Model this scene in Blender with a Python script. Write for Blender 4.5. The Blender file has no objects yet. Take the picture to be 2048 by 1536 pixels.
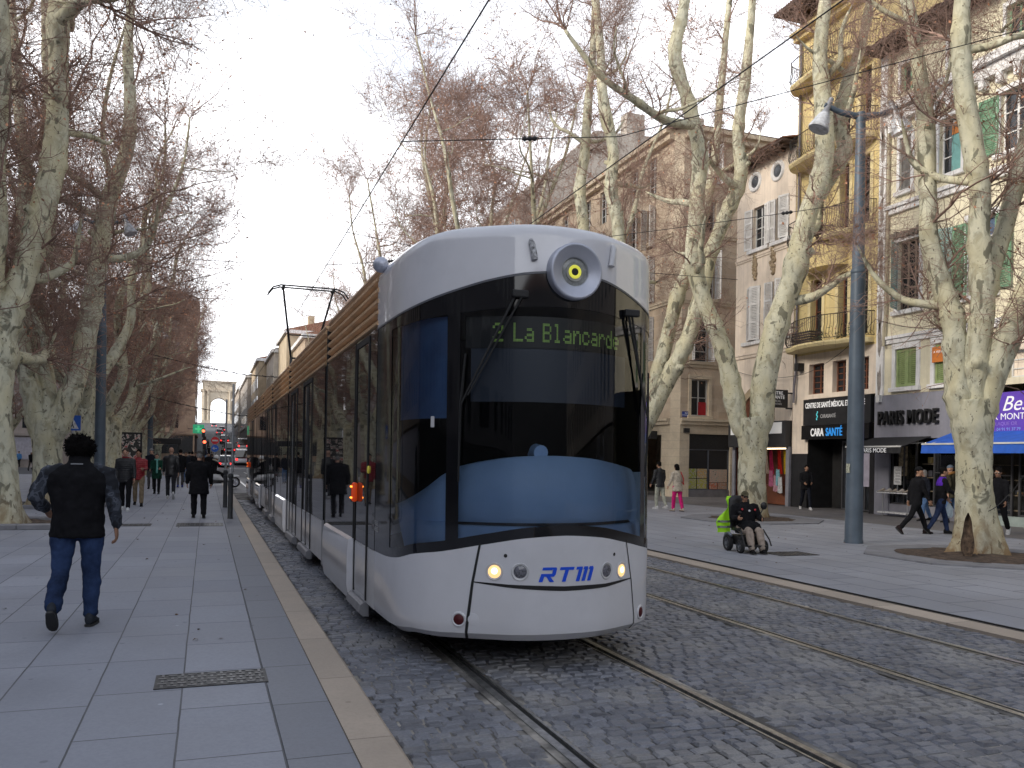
import bpy, bmesh, math, random
import numpy as np
from mathutils import Vector, Matrix
PI = math.pi
rad = math.radians
scene = bpy.context.scene
col = scene.collection

# ------------------------------------------------------------------ camera
F, CX, CY, ROLL, EYE = 1700., 1024., 918.6, rad(1.0), 1.73
PSI = math.atan(610.4 / F)
cp, sp = math.cos(PSI), math.sin(PSI)
cr, sr = math.cos(ROLL), math.sin(ROLL)
cam_d = bpy.data.cameras.new('camera')
cam = bpy.data.objects.new('camera', cam_d)
col.objects.link(cam)
scene.camera = cam
cam_d.sensor_width = 36.
cam_d.lens = 36. * F / 2048.
cam_d.shift_y = (CY - 768.) / 2048.
cam_d.clip_start = .1
cam_d.clip_end = 4000.
fwd = Vector((sp, cp, 0)); right = Vector((cp, -sp, 0)); up = Vector((0, 0, 1))
# the horizon drops to the right by ROLL in the picture
cx = right * cr + up * sr
cy = up * cr - right * sr
M = Matrix((cx, cy, -fwd)).transposed().to_4x4()
M.translation = Vector((0, 0, EYE))
cam.matrix_world = M


def ground(y):
    """height of the street: level, then climbing to the gate"""
    if y < 105: return 0.
    if y < 380: return (y - 105) * .0545
    return 275 * .0545


def unroll(px, py):
    dx, dy = px - CX, py - CY
    return dx * cr + dy * sr, -dx * sr + dy * cr


def atz(px, py, z=0.):
    """surveyed spot on the level ground"""
    u, v = unroll(px, py)
    d = F * (EYE - z) / v
    r = u / F * d
    return Vector((d * sp + r * cp, d * cp - r * sp, z))


def atd(px, py, d):
    u, v = unroll(px, py)
    r = u / F * d
    return Vector((d * sp + r * cp, d * cp - r * sp, EYE - v / F * d))


# ------------------------------------------------------------------ naming
def tag(o, label=None, cat=None, group=None, kind=None):
    if label: o['label'] = label
    if cat: o['category'] = cat
    if group: o['group'] = group
    if kind: o['kind'] = kind
    return o


def thing(name, label, cat, loc=(0, 0, 0), rz=0., group=None):
    o = bpy.data.objects.new(name, None)
    o.empty_display_size = .2
    col.objects.link(o)
    o.location = loc
    o.rotation_euler = (0, 0, rz)
    return tag(o, label, cat, group)


def link(name, me, m=None, parent=None, loc=None):
    o = bpy.data.objects.new(name, me)
    col.objects.link(o)
    if m is not None and len(me.materials) == 0: me.materials.append(m)
    if parent is not None: o.parent = parent
    if loc is not None: o.location = loc
    return o


def copy_tree(o, parent=None):
    c = o.copy()
    col.objects.link(c)
    if parent is not None: c.parent = parent
    for ch in list(o.children): copy_tree(ch, c)
    return c


# ------------------------------------------------------------------ mesh builder
class MB:
    def __init__(s):
        s.v = []; s.f = []; s.c = []

    def add(s, vs, fs, colr=None):
        b = len(s.v)
        s.v += [tuple(p) for p in vs]
        s.f += [tuple(i + b for i in f) for f in fs]
        if colr is not None: s.c += [colr] * len(fs)
        return s

    def box(s, x0, x1, y0, y1, z0, z1, colr=None):
        return s.add([(x0, y0, z0), (x1, y0, z0), (x1, y1, z0), (x0, y1, z0), (x0, y0, z1), (x1, y0, z1), (x1, y1, z1), (x0, y1, z1)],
                     [(0, 3, 2, 1), (4, 5, 6, 7), (0, 1, 5, 4), (1, 2, 6, 5), (2, 3, 7, 6), (3, 0, 4, 7)], colr)

    def bbox(s, x0, x1, y0, y1, z0, z1, b=.01):
        """box with all edges chamfered"""
        bm = bmesh.new()
        bmesh.ops.create_cube(bm, size=1)
        for v in bm.verts:
            v.co = Vector(((x0 + x1) / 2 + v.co.x * (x1 - x0), (y0 + y1) / 2 + v.co.y * (y1 - y0), (z0 + z1) / 2 + v.co.z * (z1 - z0)))
        bmesh.ops.bevel(bm, geom=bm.edges[:], offset=b, segments=2, affect='EDGES', profile=.5)
        return s.bm(bm)

    def bm(s, bm):
        bm.verts.index_update()
        s.add([v.co for v in bm.verts], [[v.index for v in f.verts] for f in bm.faces])
        bm.free()
        return s

    def quad(s, a, b, c, d, colr=None):
        return s.add([a, b, c, d], [(0, 1, 2, 3)], colr)

    def grid(s, pts, flip=False, closed=False):
        n, m = len(pts), len(pts[0])
        fs = []
        for i in range(n - 1):
            for j in range(m if closed else m - 1):
                k = (j + 1) % m
                q = (i * m + j, i * m + k, (i + 1) * m + k, (i + 1) * m + j)
                fs.append(q[::-1] if flip else q)
        return s.add([p for r in pts for p in r], fs)

    def tube(s, pts, rads, n=8, cap=True):
        pts = [Vector(p) for p in pts]
        if not hasattr(rads, '__len__'): rads = [rads] * len(pts)
        T = []
        for i in range(len(pts)):
            a = pts[max(0, i - 1)]; b = pts[min(len(pts) - 1, i + 1)]
            t = (b - a)
            T.append(t.normalized() if t.length > 1e-9 else Vector((0, 0, 1)))
        u = T[0].orthogonal().normalized()
        rows = []
        for p, t, r in zip(pts, T, rads):
            u = (u - t * u.dot(t))
            u = u.normalized() if u.length > 1e-6 else t.orthogonal().normalized()
            w = t.cross(u)
            rows.append([p + (u * math.cos(2 * PI * k / n) + w * math.sin(2 * PI * k / n)) * r for k in range(n)])
        b = len(s.v)
        s.grid(rows, closed=True)
        if cap:
            s.f.append(tuple(b + k for k in range(n))[::-1])
            e = b + (len(rows) - 1) * n
            s.f.append(tuple(e + k for k in range(n)))
        return s

    def rings(s, rs, n=16):
        """loft of ellipses: (centre, u axis vector, v axis vector); closed ends"""
        rows = []
        for c, u, w in rs:
            c, u, w = Vector(c), Vector(u), Vector(w)
            rows.append([c + u * math.cos(2 * PI * k / n) + w * math.sin(2 * PI * k / n) for k in range(n)])
        b = len(s.v)
        s.grid(rows, closed=True)
        s.f.append(tuple(b + k for k in range(n))[::-1])
        e = b + (len(rows) - 1) * n
        s.f.append(tuple(e + k for k in range(n)))
        return s

    def ball(s, c, r, n=10, m=7):
        c = Vector(c)
        if not hasattr(r, '__len__'): r = (r, r, r)
        rows = []
        for i in range(1, m):
            a = PI * i / m
            rows.append([c + Vector((r[0] * math.sin(a) * math.cos(2 * PI * k / n), r[1] * math.sin(a) * math.sin(2 * PI * k / n), -r[2] * math.cos(a))) for k in range(n)])
        b = len(s.v)
        s.grid(rows, closed=True)
        s.v += [tuple(c - Vector((0, 0, r[2]))), tuple(c + Vector((0, 0, r[2])))]
        lo, hi = len(s.v) - 2, len(s.v) - 1
        e = b + (m - 2) * n
        for k in range(n):
            s.f.append((lo, b + (k + 1) % n, b + k))
            s.f.append((hi, e + k, e + (k + 1) % n))
        return s

    def lathe(s, prof, n=24, org=(0, 0, 0), ax=(0, 0, 1)):
        """prof: (radius, height) along axis"""
        org = Vector(org); ax = Vector(ax).normalized()
        u = ax.orthogonal().normalized(); w = ax.cross(u)
        rows = [[org + ax * h + (u * math.cos(2 * PI * k / n) + w * math.sin(2 * PI * k / n)) * max(r, 1e-4) for k in range(n)] for r, h in prof]
        return s.grid(rows, closed=True)

    def prism(s, poly, fn, d0, d1):
        """poly in (u,v); fn(u,v,d)->point; closed extrusion"""
        n = len(poly)
        vs = [fn(u, v, d0) for u, v in poly] + [fn(u, v, d1) for u, v in poly]
        fs = [tuple(range(n))[::-1], tuple(range(n, 2 * n))] + [(i, (i + 1) % n, n + (i + 1) % n, n + i) for i in range(n)]
        return s.add(vs, fs)

    def mesh(s, name, smooth=False, fix=False):
        me = bpy.data.meshes.new(name)
        me.from_pydata(s.v, [], s.f)
        if fix:
            bm = bmesh.new(); bm.from_mesh(me)
            bmesh.ops.recalc_face_normals(bm, faces=bm.faces[:])
            bm.to_mesh(me); bm.free()
        if s.c and len(s.c) == len(me.polygons):
            ca = me.attributes.new('tone', 'FLOAT_COLOR', 'FACE')
            ca.data.foreach_set('color', np.array([(c, c, c, 1.) if not hasattr(c, '__len__') else (*c, 1.) for c in s.c], dtype=np.float32).ravel())
        if smooth:
            me.polygons.foreach_set('use_smooth', [True] * len(me.polygons))
            if smooth != 'all':
                me.set_sharp_from_angle(angle=rad(38))
        me.update()
        return me

    def build(s, name, m, parent=None, smooth=False, fix=True, loc=None):
        return link(name, s.mesh(name, smooth, fix), m, parent, loc)


def ebox(name, dims, m, parent=None, b=.01):
    return MB().bbox(*dims, b=b).build(name, m, parent)


def xf(mb, mat):
    mb.v = [tuple(mat @ Vector(p)) for p in mb.v]
    return mb


def text_mb(body, size, depth=.0, shear=0., spacing=1., align='LEFT', bold=0.):
    cu = bpy.data.curves.new('lettering', 'FONT')
    cu.body = body; cu.size = size; cu.extrude = depth; cu.shear = shear
    cu.space_character = spacing; cu.align_x = align; cu.resolution_u = 3; cu.offset = bold
    o = bpy.data.objects.new('lettering', cu)
    col.objects.link(o)
    bpy.context.view_layer.update()
    me = o.to_mesh()
    mb = MB().add([v.co for v in me.vertices], [list(p.vertices) for p in me.polygons])
    o.to_mesh_clear()
    bpy.data.objects.remove(o)
    bpy.data.curves.remove(cu)
    return mb


# text frames: on a wall facing -X (reads from the street), on a face facing -Y
def on_x(X, y, z): return Matrix(((0, 0, -1, X), (-1, 0, 0, y), (0, 1, 0, z), (0, 0, 0, 1)))
def on_y(x, Y, z): return Matrix(((1, 0, 0, x), (0, 0, -1, Y), (0, 1, 0, z), (0, 0, 0, 1)))


# ------------------------------------------------------------------ materials
MATS = {}


def nodes(name):
    m = bpy.data.materials.new(name)
    m.use_nodes = True
    nt = m.node_tree
    return m, nt, nt.nodes['Principled BSDF']


def N(nt, t, **kw):
    n = nt.nodes.new(t)
    for k, v in kw.items():
        if k.startswith('i_'):
            key = k[2:]
            key = int(key) if key.isdigit() else key.replace('_', ' ')
            n.inputs[key].default_value = v
        else: setattr(n, k, v)
    return n


def L(nt, a, b): nt.links.new(a, b)


def rgb(c, a=1.): return (c[0], c[1], c[2], a)


def coords(nt, world=False):
    if world:
        return N(nt, 'ShaderNodeNewGeometry').outputs['Position']
    return N(nt, 'ShaderNodeTexCoord').outputs['Object']


def ramp(nt, fac, stops, interp='LINEAR'):
    r = N(nt, 'ShaderNodeValToRGB')
    r.color_ramp.interpolation = interp
    e = r.color_ramp.elements
    while len(e) < len(stops): e.new(.5)
    for i, (p, c) in enumerate(stops):
        e[i].position = p
        e[i].color = rgb(c) if hasattr(c, '__len__') else (c, c, c, 1)
    L(nt, fac, r.inputs[0])
    return r.outputs[0]


def noise(nt, vec, scale, detail=4., rough=.6, dist=0.):
    n = N(nt, 'ShaderNodeTexNoise', i_Scale=scale, i_Detail=detail, i_Roughness=rough, i_Distortion=dist)
    L(nt, vec, n.inputs['Vector'])
    return n.outputs['Fac']


def mixc(nt, fac, a, b, mode='MIX'):
    m = N(nt, 'ShaderNodeMix', data_type='RGBA', blend_type=mode)
    for i, x in ((0, fac), (6, a), (7, b)):
        if hasattr(x, 'links') or hasattr(x, 'is_linked'): L(nt, x, m.inputs[i])
        elif hasattr(x, '__len__'): m.inputs[i].default_value = rgb(x)
        else: m.inputs[i].default_value = x if i == 0 else (x, x, x, 1)
    return m.outputs[2]


def bump(nt, bs, h, strength=.3, dist=.01):
    b = N(nt, 'ShaderNodeBump', i_Strength=strength, i_Distance=dist)
    L(nt, h, b.inputs['Height'])
    L(nt, b.outputs[0], bs.inputs['Normal'])
    return b


def pm(name, base, rough=.6, metal=0., var=.12, scale=4., bmp=0., bscale=60., spec=.5, streak=0., coat=0., grime=0.):
    """plain painted / cloth / stone surface with uneven tone"""
    if name in MATS: return MATS[name]
    m, nt, bs = nodes(name)
    v = coords(nt)
    f = noise(nt, v, scale, 5)
    lo = [max(0, c * (1 - var * 1.6)) for c in base]; hi = [min(1, c * (1 + var)) for c in base]
    c = ramp(nt, f, [(.3, lo), (.7, hi)])
    if streak:
        mp = N(nt, 'ShaderNodeMapping'); mp.inputs['Scale'].default_value = (6, 6, .35)
        L(nt, v, mp.inputs[0])
        f2 = noise(nt, mp.outputs[0], 1.3, 4, .65)
        c = mixc(nt, ramp(nt, f2, [(.48, 0.), (.75, streak)]), c, [x * .38 for x in base])
    if grime:
        f3 = noise(nt, v, .9, 6, .7)
        c = mixc(nt, ramp(nt, f3, [(.5, 0.), (.72, grime)]), c, [x * .5 + .02 for x in base])
    L(nt, c, bs.inputs['Base Color'])
    bs.inputs['Roughness'].default_value = rough
    bs.inputs['Metallic'].default_value = metal
    bs.inputs['Specular IOR Level'].default_value = spec
    bs.inputs['Coat Weight'].default_value = coat
    bs.inputs['Coat Roughness'].default_value = .03
    if bmp: bump(nt, bs, noise(nt, v, bscale, 4), bmp, .01)
    MATS[name] = m
    return m


def emit(name, c, strength):
    if name in MATS: return MATS[name]
    m, nt, bs = nodes(name)
    bs.inputs['Base Color'].default_value = rgb(c)
    bs.inputs['Emission Color'].default_value = rgb(c)
    bs.inputs['Emission Strength'].default_value = strength
    MATS[name] = m
    return m


def cloth(name, c, bmp=.25):
    return pm('cloth_' + name, c, .9, var=.22, scale=14, bmp=bmp, bscale=90, spec=.15)


def glass_dark(name, c=(.012, .013, .015), rough=.02, wob=0.):
    if name in MATS: return MATS[name]
    m, nt, bs = nodes(name)
    bs.inputs['Base Color'].default_value = rgb(c)
    bs.inputs['Roughness'].default_value = rough
    bs.inputs['Specular IOR Level'].default_value = .6
    if wob: bump(nt, bs, noise(nt, coords(nt), 1.1, 2), wob, .02)
    MATS[name] = m
    return m


def glass_clear(name, tint=(.6, .65, .68), rough=.01):
    if name in MATS: return MATS[name]
    m, nt, bs = nodes(name)
    nt.nodes.remove(bs)
    out = nt.nodes['Material Output']
    tr = N(nt, 'ShaderNodeBsdfTransparent', i_Color=rgb(tint))
    gl = N(nt, 'ShaderNodeBsdfGlossy', i_Color=(1, 1, 1, 1), i_Roughness=rough)
    fr = N(nt, 'ShaderNodeFresnel', i_IOR=1.5)
    mx = N(nt, 'ShaderNodeMixShader')
    L(nt, fr.outputs[0], mx.inputs[0]); L(nt, tr.outputs[0], mx.inputs[1]); L(nt, gl.outputs[0], mx.inputs[2])
    L(nt, mx.outputs[0], out.inputs[0])
    MATS[name] = m
    return m


def slab_mat(name, c1, c2, mortar, bw, rh, along_y=True, off=.5, msize=.006, patch=.35, rough=.75, jit=.0):
    m, nt, bs = nodes(name)
    v = coords(nt, True)
    sep = N(nt, 'ShaderNodeSeparateXYZ'); L(nt, v, sep.inputs[0])
    cmb = N(nt, 'ShaderNodeCombineXYZ')
    a, b = ('Y', 'X') if along_y else ('X', 'Y')
    L(nt, sep.outputs[a], cmb.inputs[0]); L(nt, sep.outputs[b], cmb.inputs[1])
    bt = N(nt, 'ShaderNodeTexBrick', offset=off, offset_frequency=2, squash=1.25, squash_frequency=3, i_Scale=1., i_Mortar_Size=msize, i_Mortar_Smooth=.1, i_Brick_Width=bw, i_Row_Height=rh, i_Bias=0.)
    bt.inputs['Color1'].default_value = rgb(c1); bt.inputs['Color2'].default_value = rgb(c2); bt.inputs['Mortar'].default_value = rgb(mortar)
    mp = N(nt, 'ShaderNodeVectorMath', operation='ADD'); mp.inputs[1].default_value = (0, -.42 + jit, 0)
    wb = N(nt, 'ShaderNodeTexNoise', i_Scale=2.2, i_Detail=3.); L(nt, v, wb.inputs['Vector'])
    ws_ = N(nt, 'ShaderNodeVectorMath', operation='SCALE'); ws_.inputs['Scale'].default_value = .012; L(nt, wb.outputs['Color'], ws_.inputs[0])
    wa_ = N(nt, 'ShaderNodeVectorMath', operation='ADD'); L(nt, cmb.outputs[0], wa_.inputs[0]); L(nt, ws_.outputs[0], wa_.inputs[1])
    L(nt, wa_.outputs[0], mp.inputs[0]); L(nt, mp.outputs[0], bt.inputs['Vector'])
    f = noise(nt, v, .7, 6, .65)
    c = mixc(nt, ramp(nt, f, [(.38, patch), (.62, 0.)]), bt.outputs['Color'], [x * .62 for x in c1])
    f2 = noise(nt, v, 42, 3, .7)
    c = mixc(nt, ramp(nt, f2, [(.3, .28), (.6, 0.)]), c, [x * .6 for x in c1])
    vo = N(nt, 'ShaderNodeTexVoronoi', i_Scale=3.1); L(nt, v, vo.inputs['Vector'])
    c = mixc(nt, ramp(nt, vo.outputs['Distance'], [(.05, .55), (.075, 0.)]), c, [x * .45 for x in c1])
    vo2 = N(nt, 'ShaderNodeTexVoronoi', i_Scale=1.7); L(nt, v, vo2.inputs['Vector'])
    c = mixc(nt, ramp(nt, vo2.outputs['Distance'], [(.022, .5), (.032, 0.)]), c, [min(1, x * 2.) for x in c1])
    f3 = noise(nt, v, 5.5, 5, .75)
    c = mixc(nt, ramp(nt, f3, [(.66, 0.), (.74, .45)]), c, [x * .5 for x in c1])
    L(nt, c, bs.inputs['Base Color'])
    L(nt, ramp(nt, f, [(.3, rough - .22), (.7, rough)]), bs.inputs['Roughness'])
    bs.inputs['Specular IOR Level'].default_value = .4
    inv = N(nt, 'ShaderNodeMath', operation='MULTIPLY_ADD'); inv.inputs[1].default_value = -1.; inv.inputs[2].default_value = 1.
    L(nt, bt.outputs['Fac'], inv.inputs[0])
    ad = N(nt, 'ShaderNodeMath', operation='MULTIPLY_ADD'); ad.inputs[1].default_value = .25
    L(nt, f2, ad.inputs[0]); L(nt, inv.outputs[0], ad.inputs[2])
    bump(nt, bs, ad.outputs[0], .5, .006)
    MATS[name] = m
    return m


def masonry(name, c1, c2, mortar, bw=.62, rh=.33, grime=.5):
    m, nt, bs = nodes(name)
    v = coords(nt, True)
    sep = N(nt, 'ShaderNodeSeparateXYZ'); L(nt, v, sep.inputs[0])
    ad = N(nt, 'ShaderNodeMath', operation='ADD'); L(nt, sep.outputs['X'], ad.inputs[0]); L(nt, sep.outputs['Y'], ad.inputs[1])
    cmb = N(nt, 'ShaderNodeCombineXYZ'); L(nt, ad.outputs[0], cmb.inputs[0]); L(nt, sep.outputs['Z'], cmb.inputs[1])
    bt = N(nt, 'ShaderNodeTexBrick', offset=.5, squash=1.3, squash_frequency=3, i_Scale=1., i_Mortar_Size=.012, i_Mortar_Smooth=.2, i_Brick_Width=bw, i_Row_Height=rh, i_Bias=-.1)
    bt.inputs['Color1'].default_value = rgb(c1); bt.inputs['Color2'].default_value = rgb(c2); bt.inputs['Mortar'].default_value = rgb(mortar)
    L(nt, cmb.outputs[0], bt.inputs['Vector'])
    f = noise(nt, v, .8, 6, .7)
    c = mixc(nt, ramp(nt, f, [(.45, 0.), (.7, grime)]), bt.outputs['Color'], [x * .5 for x in c2])
    f2 = noise(nt, v, 14, 4, .7)
    c = mixc(nt, ramp(nt, f2, [(.35, .35), (.6, 0.)]), c, [x * .7 for x in c1])
    L(nt, c, bs.inputs['Base Color'])
    bs.inputs['Roughness'].default_value = .85
    bump(nt, bs, bt.outputs['Fac'], -.4, .02)
    MATS[name] = m
    return m


# ------------------------------------------------------------------ world and sun
SUN_EL, SUN_AZ = rad(24), rad(-98)          # azimuth from +Y towards +X
w = bpy.data.worlds.new('World'); scene.world = w; w.use_nodes = True
nt = w.node_tree
bg = nt.nodes['Background']
sky = N(nt, 'ShaderNodeTexSky', sky_type='NISHITA', sun_disc=False, sun_elevation=SUN_EL, sun_rotation=SUN_AZ, air_density=1.0, dust_density=1.2, ozone_density=1.4)
tc = N(nt, 'ShaderNodeTexCoord')
mp = N(nt, 'ShaderNodeMapping'); mp.inputs['Scale'].default_value = (1., 1., 2.2)
L(nt, tc.outputs['Generated'], mp.inputs[0])
cn = N(nt, 'ShaderNodeTexNoise', i_Scale=1.7, i_Detail=7., i_Roughness=.55, i_Distortion=.3); L(nt, mp.outputs[0], cn.inputs['Vector'])
sx = N(nt, 'ShaderNodeSeparateXYZ'); L(nt, tc.outputs['Generated'], sx.inputs[0])
# cloud cover: thick near the horizon, opening higher up
cov = N(nt, 'ShaderNodeMath', operation='MULTIPLY_ADD'); cov.inputs[1].default_value = -.95; cov.inputs[2].default_value = .42
L(nt, sx.outputs['Z'], cov.inputs[0])
ad = N(nt, 'ShaderNodeMath', operation='ADD'); L(nt, cn.outputs['Fac'], ad.inputs[0]); L(nt, cov.outputs[0], ad.inputs[1])
cf = ramp(nt, ad.outputs[0], [(.42, .22), (.68, 1.)])
cc = mixc(nt, cf, sky.outputs[0], (15.6, 15.8, 16.4))
L(nt, cc, bg.inputs[0])
bg.inputs[1].default_value = .145
sd = bpy.data.lights.new('sun', 'SUN')
sd.energy = 3.4; sd.angle = rad(19); sd.color = (1., .91, .79)
so = bpy.data.objects.new('sun', sd); col.objects.link(so)
sdir = Vector((math.sin(SUN_AZ) * math.cos(SUN_EL), math.cos(SUN_AZ) * math.cos(SUN_EL), math.sin(SUN_EL)))
so.rotation_euler = sdir.to_track_quat('Z', 'Y').to_euler()
so.location = (0, 0, 40)
scene.view_settings.view_transform = 'Standard'
scene.view_settings.look = 'None'
scene.view_settings.exposure = 0.
scene.render.engine = 'CYCLES'
scene.cycles.max_bounces = 6
scene.cycles.transparent_max_bounces = 12
scene.cycles.use_denoising = True
# ------------------------------------------------------------------ setting: street surfaces
R0 = random.Random(5)
granite = slab_mat('granite_slabs', (.285, .298, .345), (.35, .362, .41), (.075, .075, .08), .95, .545, jit=.0)
granite_b = slab_mat('granite_border', (.25, .258, .29), (.28, .288, .32), (.07, .07, .075), .82, .6, jit=.2)
granite_r = slab_mat('granite_slabs_east', (.295, .302, .335), (.36, .366, .40), (.07, .07, .075), 1.1, .6, msize=.010)
paving_d = slab_mat('dark_paving', (.17, .158, .155), (.21, .195, .19), (.06, .055, .055), .4, .3)
cream_kerb = slab_mat('cream_stone', (.45, .375, .305), (.54, .45, .365), (.2, .17, .14), 1.1, 3., patch=.4)
asphalt = pm('asphalt', (.075, .077, .083), .8, var=.3, scale=1.2, bmp=.3, bscale=120)
earth = pm('earth', (.09, .06, .042), .95, var=.5, scale=9, bmp=.9, bscale=40)
iron = pm('cast_iron', (.07, .07, .072), .5, .6, var=.3, scale=8, bmp=.2)
steel = pm('rail_steel', (.46, .455, .45), .30, .85, var=.3, scale=14)
groove = pm('rail_groove', (.012, .012, .012), .9)


def strip(name, x0, x1, z, m, y0=-30., y1=400., step=5., drop=None):
    mb = MB()
    ys = [y0]
    while ys[-1] < y1: ys.append(min(y1, ys[-1] + (step if ys[-1] > 100 else 20)))
    rows = [[(x0, y, ground(y) + z), (x1, y, ground(y) + z)] for y in ys]
    if drop: rows = [[(x0, y, ground(y) + z - drop), *r, (x1, y, ground(y) + z - drop)] for y, r in zip(ys, rows)]
    mb.grid(rows, flip=True)
    return tag(mb.build(name, m), kind='structure')


# the ground: one sheet to the horizon, following the climb of the street
mb = MB()
ys = [-700, -60, 0, 60, 105] + [105 + 11 * k for k in range(1, 26)] + [460, 900, 2500]
mb.grid([[(x, y, ground(y) - .06) for x in (-2000, -200, -30, -9, 1, 8, 22, 60, 300, 2000)] for y in ys], flip=True)
tag(mb.build('ground', asphalt), kind='structure')
strip('west_pavement', -16., .42, .13, granite, y1=66, drop=.2)
strip('pavement_border', .424, .775, .128, granite_b, y1=66, drop=.2)
mb = MB()
rows = []
for y in [-30 + 2. * k for k in range(49)]:
    rows.append([(.78, y, -.1), (.78, y, .134), (1.02, y, .134), (1.05, y, .105), (1.055, y, -.1)])
mb.grid(rows, flip=True)
tag(mb.build('kerb', cream_kerb), kind='structure')
strip('east_pavement', 8.2, 18.6, .012, granite_r, y1=62)
strip('shop_front_paving', 18.6, 24.5, .016, paving_d, y1=62)
strip('cream_border', 7.66, 8.02, .022, cream_kerb, y1=62, drop=.1)
strip('drain_channel', 8.02, 8.2, -.004, groove, y1=62, drop=.0)
ebm = MB()
for k in range(60):
    ebm.box(8.028, 8.09, -8 + k, -8 + k + .985, -.05, .02)
tag(ebm.build('drain_edge', iron), kind='structure')

# ---- cobbled track bed: stones laid one by one near the camera, a patterned sheet beyond
m, nt_, bs = nodes('cobbles')
v = coords(nt_, True)
at_ = N(nt_, 'ShaderNodeAttribute', attribute_name='tone')
f = noise(nt_, v, 1.1, 5, .65); f2 = noise(nt_, v, 55, 3, .7)
c = mixc(nt_, 1., at_.outputs['Color'], (.18, .188, .218), 'MULTIPLY')
c = mixc(nt_, ramp(nt_, f, [(.48, 0.), (.62, .62)]), c, (.36, .345, .325))
c = mixc(nt_, ramp(nt_, f2, [(.3, .4), (.65, 0.)]), c, (.05, .05, .056))
L(nt_, c, bs.inputs['Base Color'])
L(nt_, ramp(nt_, f, [(.3, .34), (.7, .58)]), bs.inputs['Roughness'])
bump(nt_, bs, f2, .5, .008)
cobble_m = m
m, nt_, bs = nodes('cobble_joints')
v = coords(nt_, True)
f = noise(nt_, v, .8, 5, .7)
c = ramp(nt_, f, [(.34, (.04, .038, .038)), (.5, (.14, .132, .122)), (.62, (.42, .39, .35))])
L(nt_, c, bs.inputs['Base Color']); bs.inputs['Roughness'].default_value = .9
bump(nt_, bs, noise(nt_, v, 90, 3), .5, .01)
joint_m = m
far_cob = slab_mat('cobbles_far', (.10, .102, .115), (.14, .142, .155), (.05, .05, .052), .18, .12, along_y=False, msize=.012)
strip('track_bed', 1.05, 7.66, -.017, joint_m, y0=-8, y1=40)
strip('track_bed_far', 1.05, 7.66, -.004, far_cob, y0=40, y1=110)
strip('roadway', -9., 10.5, .0, asphalt, y0=66.2, y1=400)
RAILS = (2.03, 3.465, 5.41, 6.845)
mb = MB()
y = 2.2
row = 0
while y < 34:
    dy = .104
    x = 1.06 + R0.random() * .1
    while x < 7.62:
        wd = R0.uniform(.105, .17)
        x1 = min(x + wd, 7.64)
        gap = .007 + (.004 if y > 15 else 0)
        xa, xb, ya, yb = x + gap, x1 - gap, y + gap, y + dy - gap
        bad = False
        for r in RAILS:
            lo, hi = r - .085, r + .10
            if xa < hi and xb > lo:
                if xa < lo - .05: xb = lo
                elif xb > hi + .05: xa = hi
                else: bad = True
        if not bad and xb - xa > .04:
            wob = math.sin(x * 2.1 + row) * .006
            ya += wob; yb += wob
            h = .0 + R0.uniform(-.006, .005)
            t = R0.uniform(.74, 1.28)
            tx, ty = R0.uniform(-.004, .004), R0.uniform(-.004, .004)
            b = .013
            j = lambda s=.007: R0.uniform(-s, s)
            lowz = -.03
            p = [(xa + j(), ya + j(), lowz), (xb + j(), ya + j(), lowz), (xb + j(), yb + j(), lowz), (xa + j(), yb + j(), lowz)]
            q = [(xa + b, ya + b, h - tx - ty), (xb - b, ya + b, h + tx - ty), (xb - b, yb - b, h + tx + ty), (xa + b, yb - b, h - tx + ty)]
            mid = [(p[k][0], p[k][1], h - .014) for k in range(4)]
            fs = [(8, 9, 10, 11)]
            for k in range(4):
                n_ = (k + 1) % 4
                fs += [(k, n_, 4 + n_, 4 + k), (4 + k, 4 + n_, 8 + n_, 8 + k)]
            mb.add(p + mid + q, fs, t)
        x = x1
    y += dy
    row += 1
tag(mb.build('cobbles', cobble_m, fix=False), kind='structure')

# ---- grooved rails
for i, rx in enumerate(RAILS):
    sgn = 1 if i % 2 == 0 else -1     # groove on the inner side
    mb = MB()
    prof = [(-.03, -.04), (-.03, .002), (.026, .004), (.03, -.04)]
    prof = [(x * sgn, z) for x, z in prof]
    keep = [(.07 * sgn, -.04), (.07 * sgn, .001), (.088 * sgn, .001), (.088 * sgn, -.04)]
    rr = []
    for yy in [-6 + 4 * k for k in range(30)]:
        rr.append([(rx + x, yy, ground(yy) + z) for x, z in prof])
    mb.grid(rr)
    rr = [[(rx + x, yy, ground(yy) + z) for x, z in keep] for yy in [-6 + 4 * k for k in range(30)]]
    mb.grid(rr)
    tag(mb.build('tram_rail', steel), kind='structure')
    mb = MB()
    mb.grid([[(rx + .03 * sgn, yy, ground(yy) - .014), (rx + .07 * sgn, yy, ground(yy) - .014)] for yy in [-6 + 4 * k for k in range(30)]])
    tag(mb.build('rail_groove', groove), kind='structure')
    mb = MB()
    for s_, a, b in ((-1, .031, .088), (1, .089, .125)):
        mb.grid([[(rx + s_ * a * sgn, yy, -.006), (rx + s_ * b * sgn, yy, -.008)] for yy in [-6 + 4 * k for k in range(30)]])
    tag(mb.build('rail_bedding', joint_m), kind='structure')


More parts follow.
